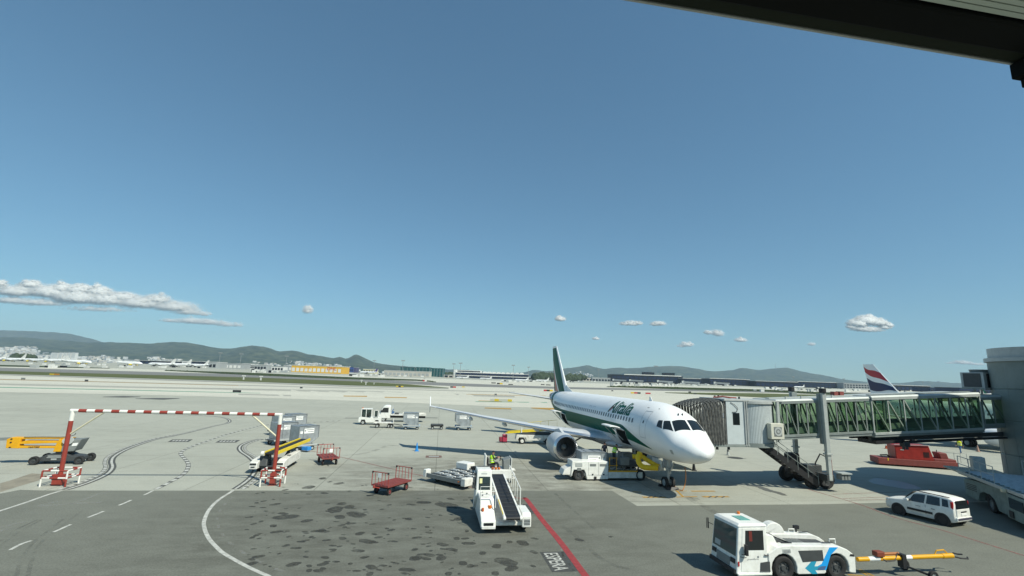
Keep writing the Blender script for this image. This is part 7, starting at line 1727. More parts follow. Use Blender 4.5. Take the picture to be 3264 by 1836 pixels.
    if cap: mb.hexa([c+hf*.06-hs*.07+hu*.0, c+hf*.19-hs*.05-hu*.01, c+hf*.19+hs*.05-hu*.01, c+hf*.06+hs*.07, c+hf*.06-hs*.07+hu*.02, c+hf*.19-hs*.05+hu*.005, c+hf*.19+hs*.05+hu*.005, c+hf*.06+hs*.07+hu*.02])
    mb.build('cap' if cap else 'hair', cap or 'hair', body, smooth=60)
    if vest:
        pts = [Vector(J['pelvis']).lerp(Vector(J['spine']), t) for t in (.1, .6)] + [Vector(J['spine']).lerp(Vector(J['chest']), t) for t in (.2, .7, 1.0)] + [Vector(J['chest']).lerp(Vector(J['neck']), .62)]
        wd = [(.185, .215), (.178, .205), (.178, .21), (.188, .225), (.185, .23), (.10, .15)]
        ax = Vector(J['shL'])-Vector(J['shR']); ax.normalize(); rings = []
        for i, p in enumerate(pts):
            t = (pts[min(i+1, len(pts)-1)]-pts[max(i-1, 0)]).normalized(); fw = ax.cross(t).normalized()
            rings.append([p + fw*(wd[i][0]*math.cos(2*PI*k/18)) + ax*(wd[i][1]*math.sin(2*PI*k/18)) for k in range(18)])
        mb = MB(); mb.loft(rings); vo = mb.build('vest', vest, body, smooth=60)
        mb = MB()
        for i in (1, 2):
            a, b_ = rings[i], rings[i+1]; q = [[(x-pts[i])*1.02+pts[i] for x in a], [((x.lerp(y, .3))-pts[i])*1.02+pts[i] for x, y in zip(a, b_)]]; mb.loft(q, caps=False)
        mb.build('reflective_band', 'silver_tape', vo)
    return body
M['lips'] = mat('lips', (.30, .10, .08), .6)
STAND = dict(pelvis=(0, 0, .95), spine=(0, 0, 1.13), chest=(.01, 0, 1.36), neck=(.0, 0, 1.52), head=(.025, 0, 1.635), crown=(.02, 0, 1.70), shL=(0, .19, 1.42), elL=(.0, .25, 1.14), wrL=(.08, .27, .90), haL=(.10, .27, .81), shR=(0, -.19, 1.42), elR=(.0, -.25, 1.14), wrR=(.08, -.27, .90), haR=(.10, -.27, .81),
             hiL=(0, .09, .90), knL=(.03, .10, .50), anL=(-.01, .10, .09), toL=(.15, .11, .045), hiR=(0, -.09, .90), knR=(.03, -.10, .50), anR=(-.01, -.10, .09), toR=(.15, -.11, .045))
W_OK = dict(top='navy_cloth', trousers='navy_cloth', skin='skin', boots='black')
# driver seated at the transporter's wheel, seen from behind
SEAT = dict(STAND); SEAT.update(pelvis=(0, 0, .14), spine=(-.02, 0, .32), chest=(.02, 0, .56), neck=(.05, 0, .72), head=(.09, 0, .83), crown=(.10, 0, .90), shL=(.02, .19, .62), elL=(.18, .24, .40), wrL=(.40, .17, .50), haL=(.48, .14, .53), shR=(.02, -.19, .62), elR=(.18, -.24, .40), wrR=(.40, -.17, .50), haR=(.48, -.14, .53),
            hiL=(.03, .10, .10), knL=(.44, .13, .12), anL=(.46, .13, -.27), toL=(.60, .14, -.30), hiR=(.03, -.10, .10), knR=(.44, -.13, .12), anR=(.46, -.13, -.27), toR=(.60, -.14, -.30))
seat_w = T2.matrix_basis @ Vector((-.30, 0, 1.16))
person('person in lime vest and dark cap sitting at the steering console behind the belt loader', seat_w, R_(8), SEAT, W_OK, 'vest', 'navy_cloth')
# two workers on the cargo loader's platform
LEAN = dict(STAND); LEAN.update(spine=(.06, 0, 1.12), chest=(.17, 0, 1.32), neck=(.25, 0, 1.45), head=(.33, 0, 1.54), crown=(.36, 0, 1.60), shL=(.18, .19, 1.37), elL=(.30, .24, 1.12), wrL=(.48, .2, 1.08), haL=(.56, .18, 1.07), shR=(.18, -.19, 1.37), elR=(.30, -.24, 1.12), wrR=(.48, -.2, 1.08), haR=(.56, -.18, 1.07))
adn = ad.normalized(); an = Vector((-adn.y, adn.x, 0))
person('person in lime vest leaning over the cargo loader controls', a0 + adn*2.85 + an*.62 + Vector((0, 0, 1.10)), aang + R_(25), LEAN, W_OK, 'vest', None, .86)
person('person in dark clothes standing behind the vested worker on the cargo loader', a0 + adn*2.45 + an*1.6 + Vector((0, 0, 1.10)), aang + R_(60), STAND, W_OK, None, None, .82)
# walking worker far right
WALK = dict(STAND); WALK.update(hiL=(.02, .09, .90), knL=(.20, .10, .52), anL=(.26, .10, .10), toL=(.42, .11, .06), hiR=(-.02, -.09, .90), knR=(-.12, -.10, .50), anR=(-.34, -.10, .14), toR=(-.22, -.11, .045), elL=(-.14, .24, 1.16), wrL=(-.10, .26, .92), haL=(-.07, .26, .83), elR=(.10, -.24, 1.15), wrR=(.28, -.22, 1.0), haR=(.36, -.2, .97))
person('person in yellow vest walking across the far apron right of the red trailer', P(3063, 1447), R_(200), WALK, dict(top='navy_cloth', trousers='slate', skin='skin', boots='black'), 'vest_y', None, 1.03)
# ================================================================== far side of the airfield
def seat_at(px, py):
    b_ = PF(px, py); az = math.atan2(b_.x, b_.y); return b_, -az
def pxm(b_): return Vector((b_.x, b_.y)).length * math.cos(0) / CAM_F     # metres per pixel across the line of sight (near the axis)
def frame(px0, px1, pyb):
    """thing frame for something standing between two pixels: base point, turn, width"""
    pm = PF((px0+px1)/2, pyb); Y = pm.y
    if Y > 1700: Y = 2700.0 if pyb < 1150 else 1150.0; pm = at((px0+px1)/2, pyb, Y)
    a, c = at(px0, pyb, Y), at(px1, pyb, Y)
    return pm, 0.0, c.x-a.x, Y
def hgt(px, py, b_): return at(px, py, b_.y).z - b_.z
M['far_white'] = mat('far_white_wall', (0.66, 0.66, 0.63), .7, dirt=.2, scale=.05)
M['far_beige'] = mat('far_beige_wall', (0.50, 0.47, 0.41), .8, dirt=.3, scale=.05)
M['far_grey'] = mat('far_grey_wall', (0.34, 0.36, 0.36), .7, dirt=.3, scale=.05)
M['far_dark'] = mat('far_dark_glass_wall', (0.012, 0.015, 0.020), .6, spec=.1)
M['far_navy'] = mat('far_navy_glass_wall', (0.012, 0.022, 0.060), .6, spec=.12)
M['far_teal'] = mat('far_teal_glass_wall', (0.010, 0.075, 0.075), .5, spec=.15)
M['far_blue'] = mat('far_blue_wall', (0.02, 0.055, 0.24), .5)
M['far_yellow'] = mat('far_yellow_wall', (0.66, 0.38, 0.03), .6, dirt=.15, scale=.05)
M['far_red'] = mat('far_red_wall', (0.48, 0.05, 0.04), .6)
M['far_roof'] = mat('far_pale_roof', (0.62, 0.62, 0.60), .6)
M['far_green'] = mat('tree_foliage', (0.035, 0.055, 0.022), .9, dirt=.6, scale=.3)
M['mast'] = mat('mast_steel', (0.25, 0.26, 0.26), .5)
def building(name, label, px0, px1, pyt, pyb, deep, wall, roof='far_roof', bays=0, bay_mat='far_dark', bay_rows=1, lead=0.0, cat='building', group=None, roof_h=None, parapet=True):
    b_, rz, w_, Y = frame(px0, px1, pyb); h = max(1.5, hgt((px0+px1)/2, pyt, b_))
    T = thing(name, label, cat, b_, 0, group)
    mb = MB(); mb.bx(-w_/2, w_/2, 0, deep, -14, h); mb.build('wall', wall, T)
    rh = roof_h or max(.35, h*.07)
    mb = MB(); mb.bx(-w_/2-.4, w_/2+.4, -.5, deep+.4, h+.01, h+rh); mb.build('roof', roof, T)
    for r in range(bay_rows):
        for k in range(bays):
            xa, xb = -w_/2+w_*(k+.15)/bays, -w_/2+w_*(k+.85)/bays; za = h*(.18+.8*r/bay_rows)*.95; zb = za + h*.5/bay_rows
            mb = MB(); mb.bx(xa, xb, -.12, .05, za, zb); mb.build('window', bay_mat, T)
    return T, w_, h
def zb(f, x0, x1, yt, yb): return (f(x0, 0)[0], f(x1, 0)[0], f(0, yt)[1], f(0, yb)[1])
# -- apartment slabs on the left
for lb, x0, x1 in (('widest pale apartment slab, leftmost of the five on the left slope', 505, 572), ('second apartment slab from the left of the five', 580, 613), ('middle apartment slab of the five on the left slope', 628, 661), ('fourth apartment slab from the left of the five', 671, 701), ('rightmost apartment slab of the five on the left slope', 708, 748)):
    T, w_, h = building('apartment_block', lb, *zb(z1, x0, x1, 391, 446), 18, 'far_white', 'far_grey', 0, group='five apartment slabs in a row')
    for k in range(6): mb = MB(); mb.bx(-w_*.42, w_*.42, -.15, .05, h*(.12+.14*k), h*(.18+.14*k)); mb.build('window', 'far_grey', T)
# -- sheds and hangars, left to right
building('hangar', 'long low hangar with dark front behind the parked white aircraft', *zb(z1, 1395, 1815, 474, 512), 40, 'far_dark', 'far_white', 9, 'far_navy')
T, w_, h = building('hangar', 'white hangar front with a big sign between dark halls', *zb(z1, 1818, 1902, 476, 514), 40, 'far_white')
mb = MB(); mb.bx(-w_*.4, w_*.4, -.2, .05, h*.55, h*.75); mb.build('sign', 'printgrey', T)
building('hangar', 'short dark hall right of the white hangar with the sign', *zb(z1, 1906, 2020, 478, 518), 40, 'far_dark', 'far_white', 3, 'far_navy')
building('shed', 'grey shed with bright roof left of the long grey wall', *zb(z1, 2085, 2160, 486, 546), 30, 'far_grey', 'far_white', 2)
building('shed', 'long plain grey shed ending near the black and white office', *zb(z1, 2162, 2412, 497, 550), 30, 'far_grey', 'lgrey', 6, 'far_white')
T, w_, h = building('office', 'small office with black window bands and white roof', *zb(z1, 2420, 2545, 502, 552), 14, 'far_white', 'far_white', 0)
for z in (.15, .5): mb = MB(); mb.bx(-w_/2, w_/2, -.2, .05, h*z, h*(z+.22)); mb.build('window', 'far_dark', T)
building('shed', 'low grey building left of the round silo', *zb(z2, 30, 150, 512, 566), 18, 'far_grey', 'far_roof', 4)
b_, rz, w_, Y = frame(*(z2(150, 0)[0], z2(192, 0)[0]), z2(0, 566)[1]); T = thing('storage_tank', 'white round storage tank left of the yellow warehouse', 'tank', b_); mb = MB(); h = hgt(z2(170, 0)[0], z2(0, 522)[1], b_); mb.cyl((0, w_/2, 0), (0, w_/2, h), w_/2, n=20); mb.build('shell', 'far_white', T, smooth=40); mb = MB(); mb.cyl((0, w_/2, h), (0, w_/2, h*1.08), w_/2, .3, n=20); mb.build('roof', 'far_roof', T, smooth=40)
building('shed', 'white shed with dark doors beside the storage tank', *zb(z2, 205, 320, 528, 572), 18, 'far_white', 'far_grey', 4)
building('shed', 'grey and white hall touching the yellow warehouse', *zb(z2, 322, 420, 520, 575), 18, 'far_grey', 'far_white', 2, 'far_white')
T, w_, h = building('warehouse', 'long yellow warehouse with red letters at its right end', *zb(z2, 400, 905, 524, 594), 40, 'far_yellow', 'far_white', 12, 'far_white', 1)
mb = MB(); put_text(mb, 'DHL', h*.62, (w_*.20, -.25, h*.48), (1.15, 0, 0), (0, 0, 1), 0, .2, .06); mb.build('lettering', 'far_red', T)
mb = MB(); put_text(mb, 'DHL', h*.45, (-w_*.25, -.25, h*.55), (1.15, 0, 0), (0, 0, 1), 0, .2, .05); mb.build('lettering', 'far_yellow', T)
building('warehouse', 'small red end block against the yellow warehouse', *zb(z2, 884, 932, 552, 596), 20, 'far_red', 'far_red')
building('warehouse', 'bright blue warehouse right of the yellow one', *zb(z2, 918, 1022, 536, 586), 30, 'far_blue', 'far_navy', 5, 'far_navy')
building('warehouse', 'narrow dark purple block closing the blue warehouse', *zb(z2, 1024, 1048, 540, 590), 28, mat('far_purple', (.06, .05, .12), .5), 'far_grey')
building('shed', 'pale yellow low hall behind the purple tailed aircraft', *zb(z2, 1120, 1250, 556, 590), 20, mat('far_cream', (.60, .56, .36), .7), 'far_roof', 5)
building('warehouse', 'long low white cargo shed in front of the teal glass halls', *zb(z2, 1330, 1785, 576, 628), 24, 'far_beige', 'far_white', 11, 'far_grey')
for lb, x0, x1, yt, yb in (('left one of three teal glass halls', 1490, 1632, 541, 612), ('middle one of three teal glass halls', 1650, 1786, 541, 618), ('right one of three teal glass halls, lowest on the ground', 1802, 1920, 551, 632)):
    T, w_, h = building('glass_hall', lb, *zb(z2, x0, x1, yt, yb), 30, 'far_teal', 'far_teal', 0, group='three teal glass halls')
    for k in range(5): mb = MB(); mb.bx(-w_/2+w_*k/4-.3, -w_/2+w_*k/4+.3, -.25, 0, 0, h); mb.build('pilaster', 'far_grey', T)
    for k in (1, 2): mb = MB(); mb.bx(-w_/2, w_/2, -.2, 0, h*k/3-.15, h*k/3+.15); mb.build('transom', 'far_dark', T)
building('shed', 'small white cabin in front of the right teal hall', *zb(z2, 1790, 1862, 596, 630), 10, 'far_white', 'far_white', 2)
building('shed', 'pale low house between teal halls and blue terminal', *zb(z2, 1930, 2025, 612, 642), 14, 'far_beige', 'far_roof', 2)
# -- old terminal: navy glass under white vaults
T, w_, h = building('terminal', 'long navy blue terminal with a row of white vaulted roofs', z2(2050, 0)[0], z3(270, 0)[0], z2(0, 600)[1], z2(0, 652)[1], 60, 'far_navy', 'far_white', 24, 'far_dark', 2)
for k in range(9):
    xa = -w_/2 + w_*(.36+.064*k); mb = MB(); n_ = 8; r = w_*.03
    mb.prism([(xa+r+r*math.cos(PI*i/n_), h*1.05+r*.75*math.sin(PI*i/n_)) for i in range(n_+1)], 'y', 2, 50); mb.build('roof_vault', 'far_white', T, smooth=40)
mb = MB(); mb.bx(-w_/2, -w_*.16, 6, 40, h, h*1.5); mb.build('upper_floor', 'far_white', T)
mb = MB(); mb.bx(-w_/2+3, -w_*.17, 5.7, 6, h*1.18, h*1.38); mb.build('window', 'far_dark', T)
mb = MB(); mb.bx(-w_/2-6, -w_/2, 2, 20, 0, h*1.55); mb.build('stair_tower', 'far_white', T)
mb = MB(); mb.bx(-w_/2, w_/2, -.4, 0, h*.42, h*.56); mb.build('white_band', 'far_white', T)
building('shed', 'dark sloped pier at the right end of the navy terminal', *zb(z3, 262, 385, 634, 664), 20, 'far_grey', 'far_roof', 4)
building('shed', 'brown roofed buildings right of the airliner tail', *zb(z3, 785, 905, 640, 674), 20, 'far_beige', mat('far_brown', (.16, .11, .08), .8), 4)
building('shed', 'white sheds between the brown roofs and the black terminal', *zb(z3, 905, 1085, 644, 680), 20, 'far_grey', 'far_white', 6)
# -- new terminal: black glass blocks
T, w_, h = building('terminal', 'tall left block of the black glass terminal with two roof boxes', *zb(z3, 1104, 1812, 622, 690), 60, 'far_dark', 'far_dark', 16, 'far_navy', 2)
mb = MB(); mb.bx(-w_*.33, w_*.48, -1, 30, h*1.05, h*1.16); mb.build('roof_strip', 'far_white', T)
for x in (.03, .32): mb = MB(); mb.bx(w_*(x-.075), w_*(x+.075), 4, 24, h*1.05, h*1.55); mb.build('roof_box', 'far_dark', T)
building('terminal', 'low middle stretch of the black terminal under a white roof', *zb(z3, 1812, 2082, 652, 704), 40, 'far_dark', 'far_white', 8, 'far_navy')
building('terminal', 'black terminal block with thin white roof right of the low stretch', *zb(z3, 2084, 2484, 655, 718), 50, 'far_dark', 'far_white', 11, 'far_navy', 2)
building('terminal', 'low dark pier joining the black terminal blocks', *zb(z4, 30, 432, 646, 698), 40, 'far_dark', 'far_roof', 9, 'far_navy')
building('terminal', 'long flat black pier with bright roof edge left of the red waved tail', *zb(z4, 430, 862, 652, 706), 50, 'far_dark', 'far_white', 12, 'far_navy', 2)
building('terminal', 'open steel framed building just left of the red waved tail', *zb(z4, 866, 1140, 664, 716), 40, 'far_grey', 'far_grey', 10, 'far_dark', 2)
building('terminal', 'flat black pier right of the red waved tail', *zb(z4, 1330, 1690, 684, 734), 40, 'far_dark', 'far_white', 9, 'far_navy')
building('terminal', 'low dark building stretching to the cooling unit', *zb(z4, 1690, 1985, 708, 750), 40, 'far_navy', 'far_dark', 8, 'far_dark')
building('terminal', 'dark blue block directly left of the round tower', *zb(z4, 1966, 2300, 712, 770), 40, 'far_navy', 'far_dark', 6, 'far_dark')
# jetties of the black terminal
for i, (x, y) in enumerate(((1180, 688), (1350, 693), (1640, 705), (1900, 716), (2210, 720))):
    b_ = PF(*z3(x, y)); T = thing('far_jet_bridge', ('pale jet bridge by the left end of the black terminal', 'pale jet bridge under the first roof box of the black terminal', 'pale jet bridge under the second roof box of the black terminal', 'pale jet bridge at the low middle stretch of the black terminal', 'pale jet bridge right of the low stretch of the black terminal')[i], 'jet bridge', b_, 0, 'far jet bridges')
    mb = MB(); mb.bar((-14, 8, 5.2), (14, -2, 4.4), 3, 3); mb.build('tunnel', 'far_grey', T); mb = MB(); mb.bx(-14.5, -11, 6, 10, 3.2, 7.4); mb.build('cab', 'far_white', T)
    for x_ in (-10, 10): mb = MB(); mb.cyl((x_, 4, 0), (x_, 4, 4), .4, n=8); mb.build('column', 'mast', T)
# -- control tower
b_ = PF(*z4(1772, 708)); T = thing('control_tower', 'grey control tower with a wide glazed head, far right', 'control tower', b_)
h = hgt(*z4(1772, 640), b_); mb = MB(); mb.lathe([(0, h*.085), (h*.55, h*.08), (h*.6, h*.13)], 16, 'z'); mb.build('shaft', 'far_beige', T, smooth=40)
mb = MB(); mb.lathe([(h*.6, h*.2), (h*.78, h*.24), (h*.8, h*.2)], 16, 'z'); mb.build('deck', 'far_beige', T, smooth=40)
mb = MB(); mb.lathe([(h*.8, h*.15), (h*.93, h*.19)], 16, 'z'); mb.build('cab_glass', 'far_dark', T); mb = MB(); mb.lathe([(h*.93, .1), (h*.93, h*.21), (h*.98, h*.2), (h*.98, .1)], 16, 'z'); mb.build('roof', 'far_grey', T)

# ------------------------------------------------------------------ far aircraft
def mini_airliner(label, px, py, nose_left, tailmat='far_white', engmat='yellow_l', turn=0, sc=1.0):
    b_ = PF(px, py); T = thing('far_airliner', label, 'airplane', b_, (0 if nose_left else PI) + R_(turn), 'white airliners parked on the far aprons')
    rings = []
    for x, r, zc in ((0, .1, 3.1), (.6, .9, 3.3), (2.2, 1.6, 3.6), (5, 2.0, 3.85), (24, 2.0, 3.85), (30, 1.6, 4.25), (35, .8, 4.9), (37.3, .2, 5.2)): rings.append([(x, r*math.cos(2*PI*k/12), zc+r*math.sin(2*PI*k/12)) for k in range(12)])
    mb = MB(); mb.loft(rings); mb.build('fuselage', 'plane_white', T, smooth=50)
    mb = MB(); mb.hexa([(29.5, -.2, 5.6), (35.8, -.1, 5.6), (35.8, .1, 5.6), (29.5, .2, 5.6), (34.8, -.1, 11.8), (36.9, -.05, 11.8), (36.9, .05, 11.8), (34.8, .1, 11.8)]); mb.build('fin', tailmat, T)
    for s_ in (1, -1):
        mb = MB(); mb.hexa([(12, s_*1.5, 2.5), (18.5, s_*1.5, 2.5), (22.3, s_*17, 4.3), (20.7, s_*17, 4.3), (12, s_*1.5, 3.0), (18.5, s_*1.5, 2.7), (22.3, s_*17, 4.45), (20.7, s_*17, 4.5)]); mb.build('wing', 'plane_white', T)
        mb = MB(); mb.hexa([(32, s_*.3, 4.7), (35.4, s_*.3, 4.7), (36.6, s_*6, 5.3), (35.3, s_*6, 5.3), (32, s_*.3, 4.95), (35.4, s_*.3, 4.85), (36.6, s_*6, 5.4), (35.3, s_*6, 5.4)]); mb.build('stabiliser', 'plane_white', T)
        mb = MB(); mb.lathe([(11, .9), (11.1, 1.05), (12.5, 1.15), (14.5, .8), (14.5, .1)], 14, 'x', (0, 5.75*s_, 1.85)); mb.lathe([(11.05, .9), (11.4, .05)], 14, 'x', (0, 5.75*s_, 1.85)); mb.build('engine', engmat, T, smooth=50)
        mb = MB(); mb.cyl((17.7, 3.8*s_, 0), (17.7, 3.8*s_, 2.5), .35, n=8); mb.build('main_gear', 'mast', T)
    mb = MB(); mb.cyl((5, 0, 0), (5, 0, 2.0), .25, n=8); mb.build('nose_gear', 'mast', T)
    for s_ in (1, -1): mb = MB(); mb.bx(6.5, 30, s_*1.96-.02, s_*1.96+.02, 4.3, 4.6); mb.build('window_row', 'far_grey', T)
    T.scale = (sc,)*3; return T
def mini(label, f, tail_x, base_y, nose_left, **k):
    tx, by = f(tail_x, base_y); T = mini_airliner(label, tx, by, nose_left, **k)
    T.location.x += -36*T.scale[0] if nose_left else 36*T.scale[0]
    T.location.z = gz(T.location.x, T.location.y)
    return T
mini('white airliner cut by the left picture edge, only its tail half in view', z1, 50, 486, True)
mini('white airliner with pale tail, first one wholly in view from the left', z1, 244, 488, True)
mini('white airliner with pale tail, second one wholly in view from the left', z1, 464, 492, True)
mini('white airliner whose tail touches the one facing right, in the left group', z1, 640, 496, True)
mini('white airliner facing right at the right end of the left group', z1, 652, 504, False)
mini('long white airliner facing right, alone between the two parked groups', z1, 1168, 518, False)
mini('white airliner with dark engine, left one of the three before the dark hangar', z1, 1745, 540, True, engmat='dark')
mini('white airliner with dark engine, middle one of the three before the dark hangar', z1, 1905, 545, True, engmat='dark')
mini('white airliner with dark engine, right one of the three before the dark hangar', z1, 2080, 547, True, engmat='dark')
mini('white cargo aircraft with purple tail beside the blue warehouse', z2, 1262, 610, True, tailmat=mat('purple_tail', (.05, .03, .16), .4), engmat='far_grey')
mini('pale airliner in front of the navy terminal, left one', z2, 2180, 658, True, engmat='far_grey', sc=.62)
mini('pale airliner in front of the navy terminal, middle one', z2, 2410, 664, True, engmat='far_grey', sc=.62)
mini('pale airliner just left of the big green striped tail', z3, 470, 684, True, engmat='far_grey', sc=.62)
mini('white airliner seen small between navy terminal and black terminal', z3, 265, 682, True, engmat='far_grey', sc=.62)
mini('white airliner at the long black pier, left of the red waved tail', z4, 490, 708, True, engmat='far_grey', sc=.62)
# tail with green and white fin showing above the bridge roof, right
b_ = PF(*z4(2200, 790)); T = thing('far_airliner', 'aircraft of which only a small green and white tail shows above the bridge roof', 'airplane', b_, R_(160))
mb = MB(); mb.hexa([(-3, -.15, 2), (3.2, -.15, 2), (3.2, .15, 2), (-3, .15, 2), (1.0, -.1, 9.5), (3.0, -.1, 9.5), (3.0, .1, 9.5), (1.0, .1, 9.5)]); mb.build('fin', 'far_white', T)
mb = MB(); mb.hexa([(-3.05, -.2, 2), (-.8, -.2, 2), (-.8, .2, 2), (-3.05, .2, 2), (.9, -.14, 9.5), (1.5, -.14, 9.5), (1.5, .14, 9.5), (.9, .14, 9.5)]); mb.build('fin_band', 'plane_green', T)
mb = MB(); mb.lathe([(-30, .1), (-27, 1.6), (-8, 2.0), (3, .8), (5, .2)], 14, 'x', (0, 0, 2.2)); mb.build('fuselage', 'far_white', T, smooth=50)

# ------------------------------------------------------------------ masts, signs, lamps
def mast(label, f, x, yt, yb, head=True):
    b_ = PF(*f(x, yb)); h = hgt(*f(x, yt), b_); T = thing('light_mast', label, 'light mast', b_, 0, 'floodlight masts on the far aprons')
    mb = MB(); mb.cyl((0, 0, -1), (0, 0, h), h*.018, h*.009, n=8); mb.build('pole', 'mast', T)
    if head: mb = MB(); mb.box((0, 0, h), (h*.24, h*.08, h*.05)); mb.build('lamp_head', 'mast', T)
for lb, f, x, yt, yb in (('light mast left of the long right-facing airliner', z1, 926, 338, 492), ('light mast, left one of the pair before the dark hangar', z1, 1542, 372, 508), ('light mast, right one of the pair before the dark hangar', z1, 1642, 372, 512), ('light mast above the long plain grey shed', z1, 2187, 392, 540), ('light mast above the black and white office', z1, 2397, 402, 545),
                         ('light mast left of the yellow warehouse', z2, 342, 425, 575), ('light mast over the purple tailed aircraft', z2, 1226, 470, 606), ('light mast over the left teal hall', z2, 1512, 470, 620), ('light mast left of the navy terminal, taller one', z2, 2024, 502, 645), ('light mast left of the navy terminal, shorter one', z2, 2092, 495, 648),
                         ('light mast over the vaulted roofs, left', z3, 110, 516, 665), ('light mast over the vaulted roofs, right', z3, 262, 535, 668), ('short thick mast just left of the green tail', z3, 346, 592, 668), ('mast between green tail and black terminal', z3, 966, 562, 676), ('thin aerial between the two roof boxes', z3, 1545, 525, 690),
                         ('light mast over the low dark pier', z4, 392, 600, 700), ('light mast left of the red waved tail', z4, 872, 620, 715), ('light mast beside the control tower', z4, 1625, 650, 735)):
    mast(lb, f, x, yt, yb)
# aerials on the right hill
for lb, x, yt in (('taller thin aerial on the right hill', 216, 470), ('shorter aerial on the right hill top', 308, 492)):
    q = at(*z4(x, 516), 6950); mb = MB(); h = at(*z4(x, yt), 6950).z - q.z; mb.cyl((0, 0, -60), (0, 0, h), 4.5, 1.6, n=6); o = tag(mb.build('aerial', 'mast', None), lb, 'aerial'); o.location = q
def board(label, px0, px1, pyt, pyb, cols, cat='airfield sign', name='airfield_sign', legs=True):
    b_, rz, w_, Y = frame(px0, px1, pyb); h = max(.4, hgt((px0+px1)/2, pyt, b_)); T = thing(name, label, cat, b_, 0, 'small signs and boxes on the airfield')
    n_ = len(cols)
    for k, c in enumerate(cols): mb = MB(); mb.bx(-w_/2+w_*k/n_, -w_/2+w_*(k+1)/n_, 0, .35, h*.22, h); mb.build('panel', c, T)
    for s_ in (-.4, .4): mb = MB(); mb.bx(w_*s_-.05, w_*s_+.05, .1, .25, -.2, h*.22); mb.build('leg', 'mast', T)
sy_, sr, sb = mat('sign_yellow', (.60, .42, .03), .6), mat('sign_red', (.42, .03, .03), .6), 'black'
board('long black airfield sign with small yellow marks, left', 741, 766, 1243.5, 1252, [sb, sb])
for lb, x0, x1, yt, yb, c in (('grey box by the taxiway at the far left', 66, 77, 1204, 1211, ['grey']), ('dark box on the taxiway, second from the left', 269, 278, 1210, 1217, ['dark']), ('dark box on the taxiway behind the gantry', 956, 963, 1233, 1239, ['dark']), ('grey box near the right end of the long taxiway strip', 1576, 1583, 1255, 1261, ['grey', 'dark']),
                              ('small red and white board at the end of the dark grass', 1347, 1360, 1211, 1217, [sr, 'far_white']), ('black and red board at the end of the grass verge', 1435, 1453, 1231.5, 1237, [sb, sr]), ('yellow board on the taxiway right of the grass verge', 1472, 1481, 1232, 1235.5, [sy_]),
                              ('yellow and black board in the near grass', 1262, 1285, 1230, 1235, [sy_, sb, sy_]), ('orange board in the grass far left', 157, 187, 1191, 1196, [sy_, mat('sign_orange', (.5, .2, .03), .6)]),
                              ('dark sign pair before the navy terminal, left', 1566, 1580, 1219, 1223, [sb]), ('yellow black sign before the navy terminal', 1584, 1602, 1220.5, 1226, [sb, sy_]), ('dark sign before the pale airliner', 1620, 1635, 1224, 1227.5, [sb]), ('dark sign left of the green tail, one of two', 1724, 1736, 1224.5, 1228, [sb]), ('dark sign left of the green tail, other of two', 1740, 1755, 1225.5, 1229, [sb]),
                              ('red and black board with yellow end left of the green tail', 1733, 1762, 1242, 1248.5, [sr, sb, sy_]), ('yellow red and black board right of the green tail', 2011, 2042, 1250, 1256, [sy_, sr, sb]), ('short red board right of the yellow red and black one', 2058, 2074, 1251.5, 1257, [sr]),
                              ('dark lamp box on the runway right of the tail', 1949, 1955, 1244, 1248, ['dark']), ('small dark box above the bellows, right', 2195, 2203, 1248, 1253, ['dark']), ('small dark box above the bellows, left', 2212, 2220, 1253, 1258, ['dark']),
                              ('wide yellow and cream board on the taxiway behind the wing', 1562, 1632, 1272, 1281, ['far_beige', sy_, 'far_beige', 'far_beige', sy_])):
    board(lb, x0, x1, yt, yb, c)
# white approach-lamp housings in the grass
for lb, x, yt, yb in (('white instrument mast in the grass, left', 776, 1196, 1211), ('white instrument mast in the grass, second', 831, 1198, 1213), ('white instrument mast in the middle of the grass strip', 1152, 1211, 1220), ('white instrument cabin in the grass verge', 1166, 1217, 1227), ('small white instrument box right of the cabin', 1192, 1220, 1226)):
    b_ = PF(x, yb); h = hgt(x, yt, b_); T = thing('instrument_mast', lb, 'instrument', b_, 0, 'white instruments in the grass')
    mb = MB(); mb.bx(-h*.12, h*.12, -.2, .2, 0, h*.75); mb.build('post', 'far_white', T); mb = MB(); mb.bx(-h*.35, h*.35, -.3, .3, h*.75, h); mb.build('head', 'far_white', T)

# ------------------------------------------------------------------ service vehicles, trees, town
rv = random.Random(5); mb = MB()
def speck(f, x, y, w_, h_, m):
    b_ = PF(*f(x, y)); mb.bx(b_.x-w_/2, b_.x+w_/2, b_.y, b_.y+2.5, b_.z-.2, b_.z+h_, m)
for _ in range(90): speck(z2, rv.uniform(0, 1000), rv.uniform(568, 592)+.02*0, rv.uniform(2, 5), rv.uniform(1.5, 3), rv.choice((0, 0, 1, 2)))
for _ in range(70): speck(z2, rv.uniform(1000, 2000), rv.uniform(612, 636), rv.uniform(2, 5), rv.uniform(1.5, 3), rv.choice((0, 0, 1, 2)))
for _ in range(60): speck(z3, rv.uniform(0, 1100), rv.uniform(672, 690), rv.uniform(2, 5), rv.uniform(1.2, 2.6), rv.choice((0, 0, 1, 2)))
for _ in range(110): speck(z3, rv.uniform(1100, 2576), rv.uniform(696, 726), rv.uniform(2, 6), rv.uniform(1.2, 3), rv.choice((0, 0, 1, 2)))
for _ in range(70): speck(z4, rv.uniform(0, 1900), rv.uniform(706, 745), rv.uniform(2, 6), rv.uniform(1.2, 3), rv.choice((0, 0, 1, 2)))
for _ in range(60): speck(z1, rv.uniform(200, 2500), rv.uniform(500, 545), rv.uniform(2, 5), rv.uniform(1.5, 2.6), rv.choice((0, 0, 1, 2)))
o = mb.build('service_vehicles', ['far_white', 'far_grey', 'far_dark']); tag(o, kind='stuff')
mb = MB(); m3 = 0
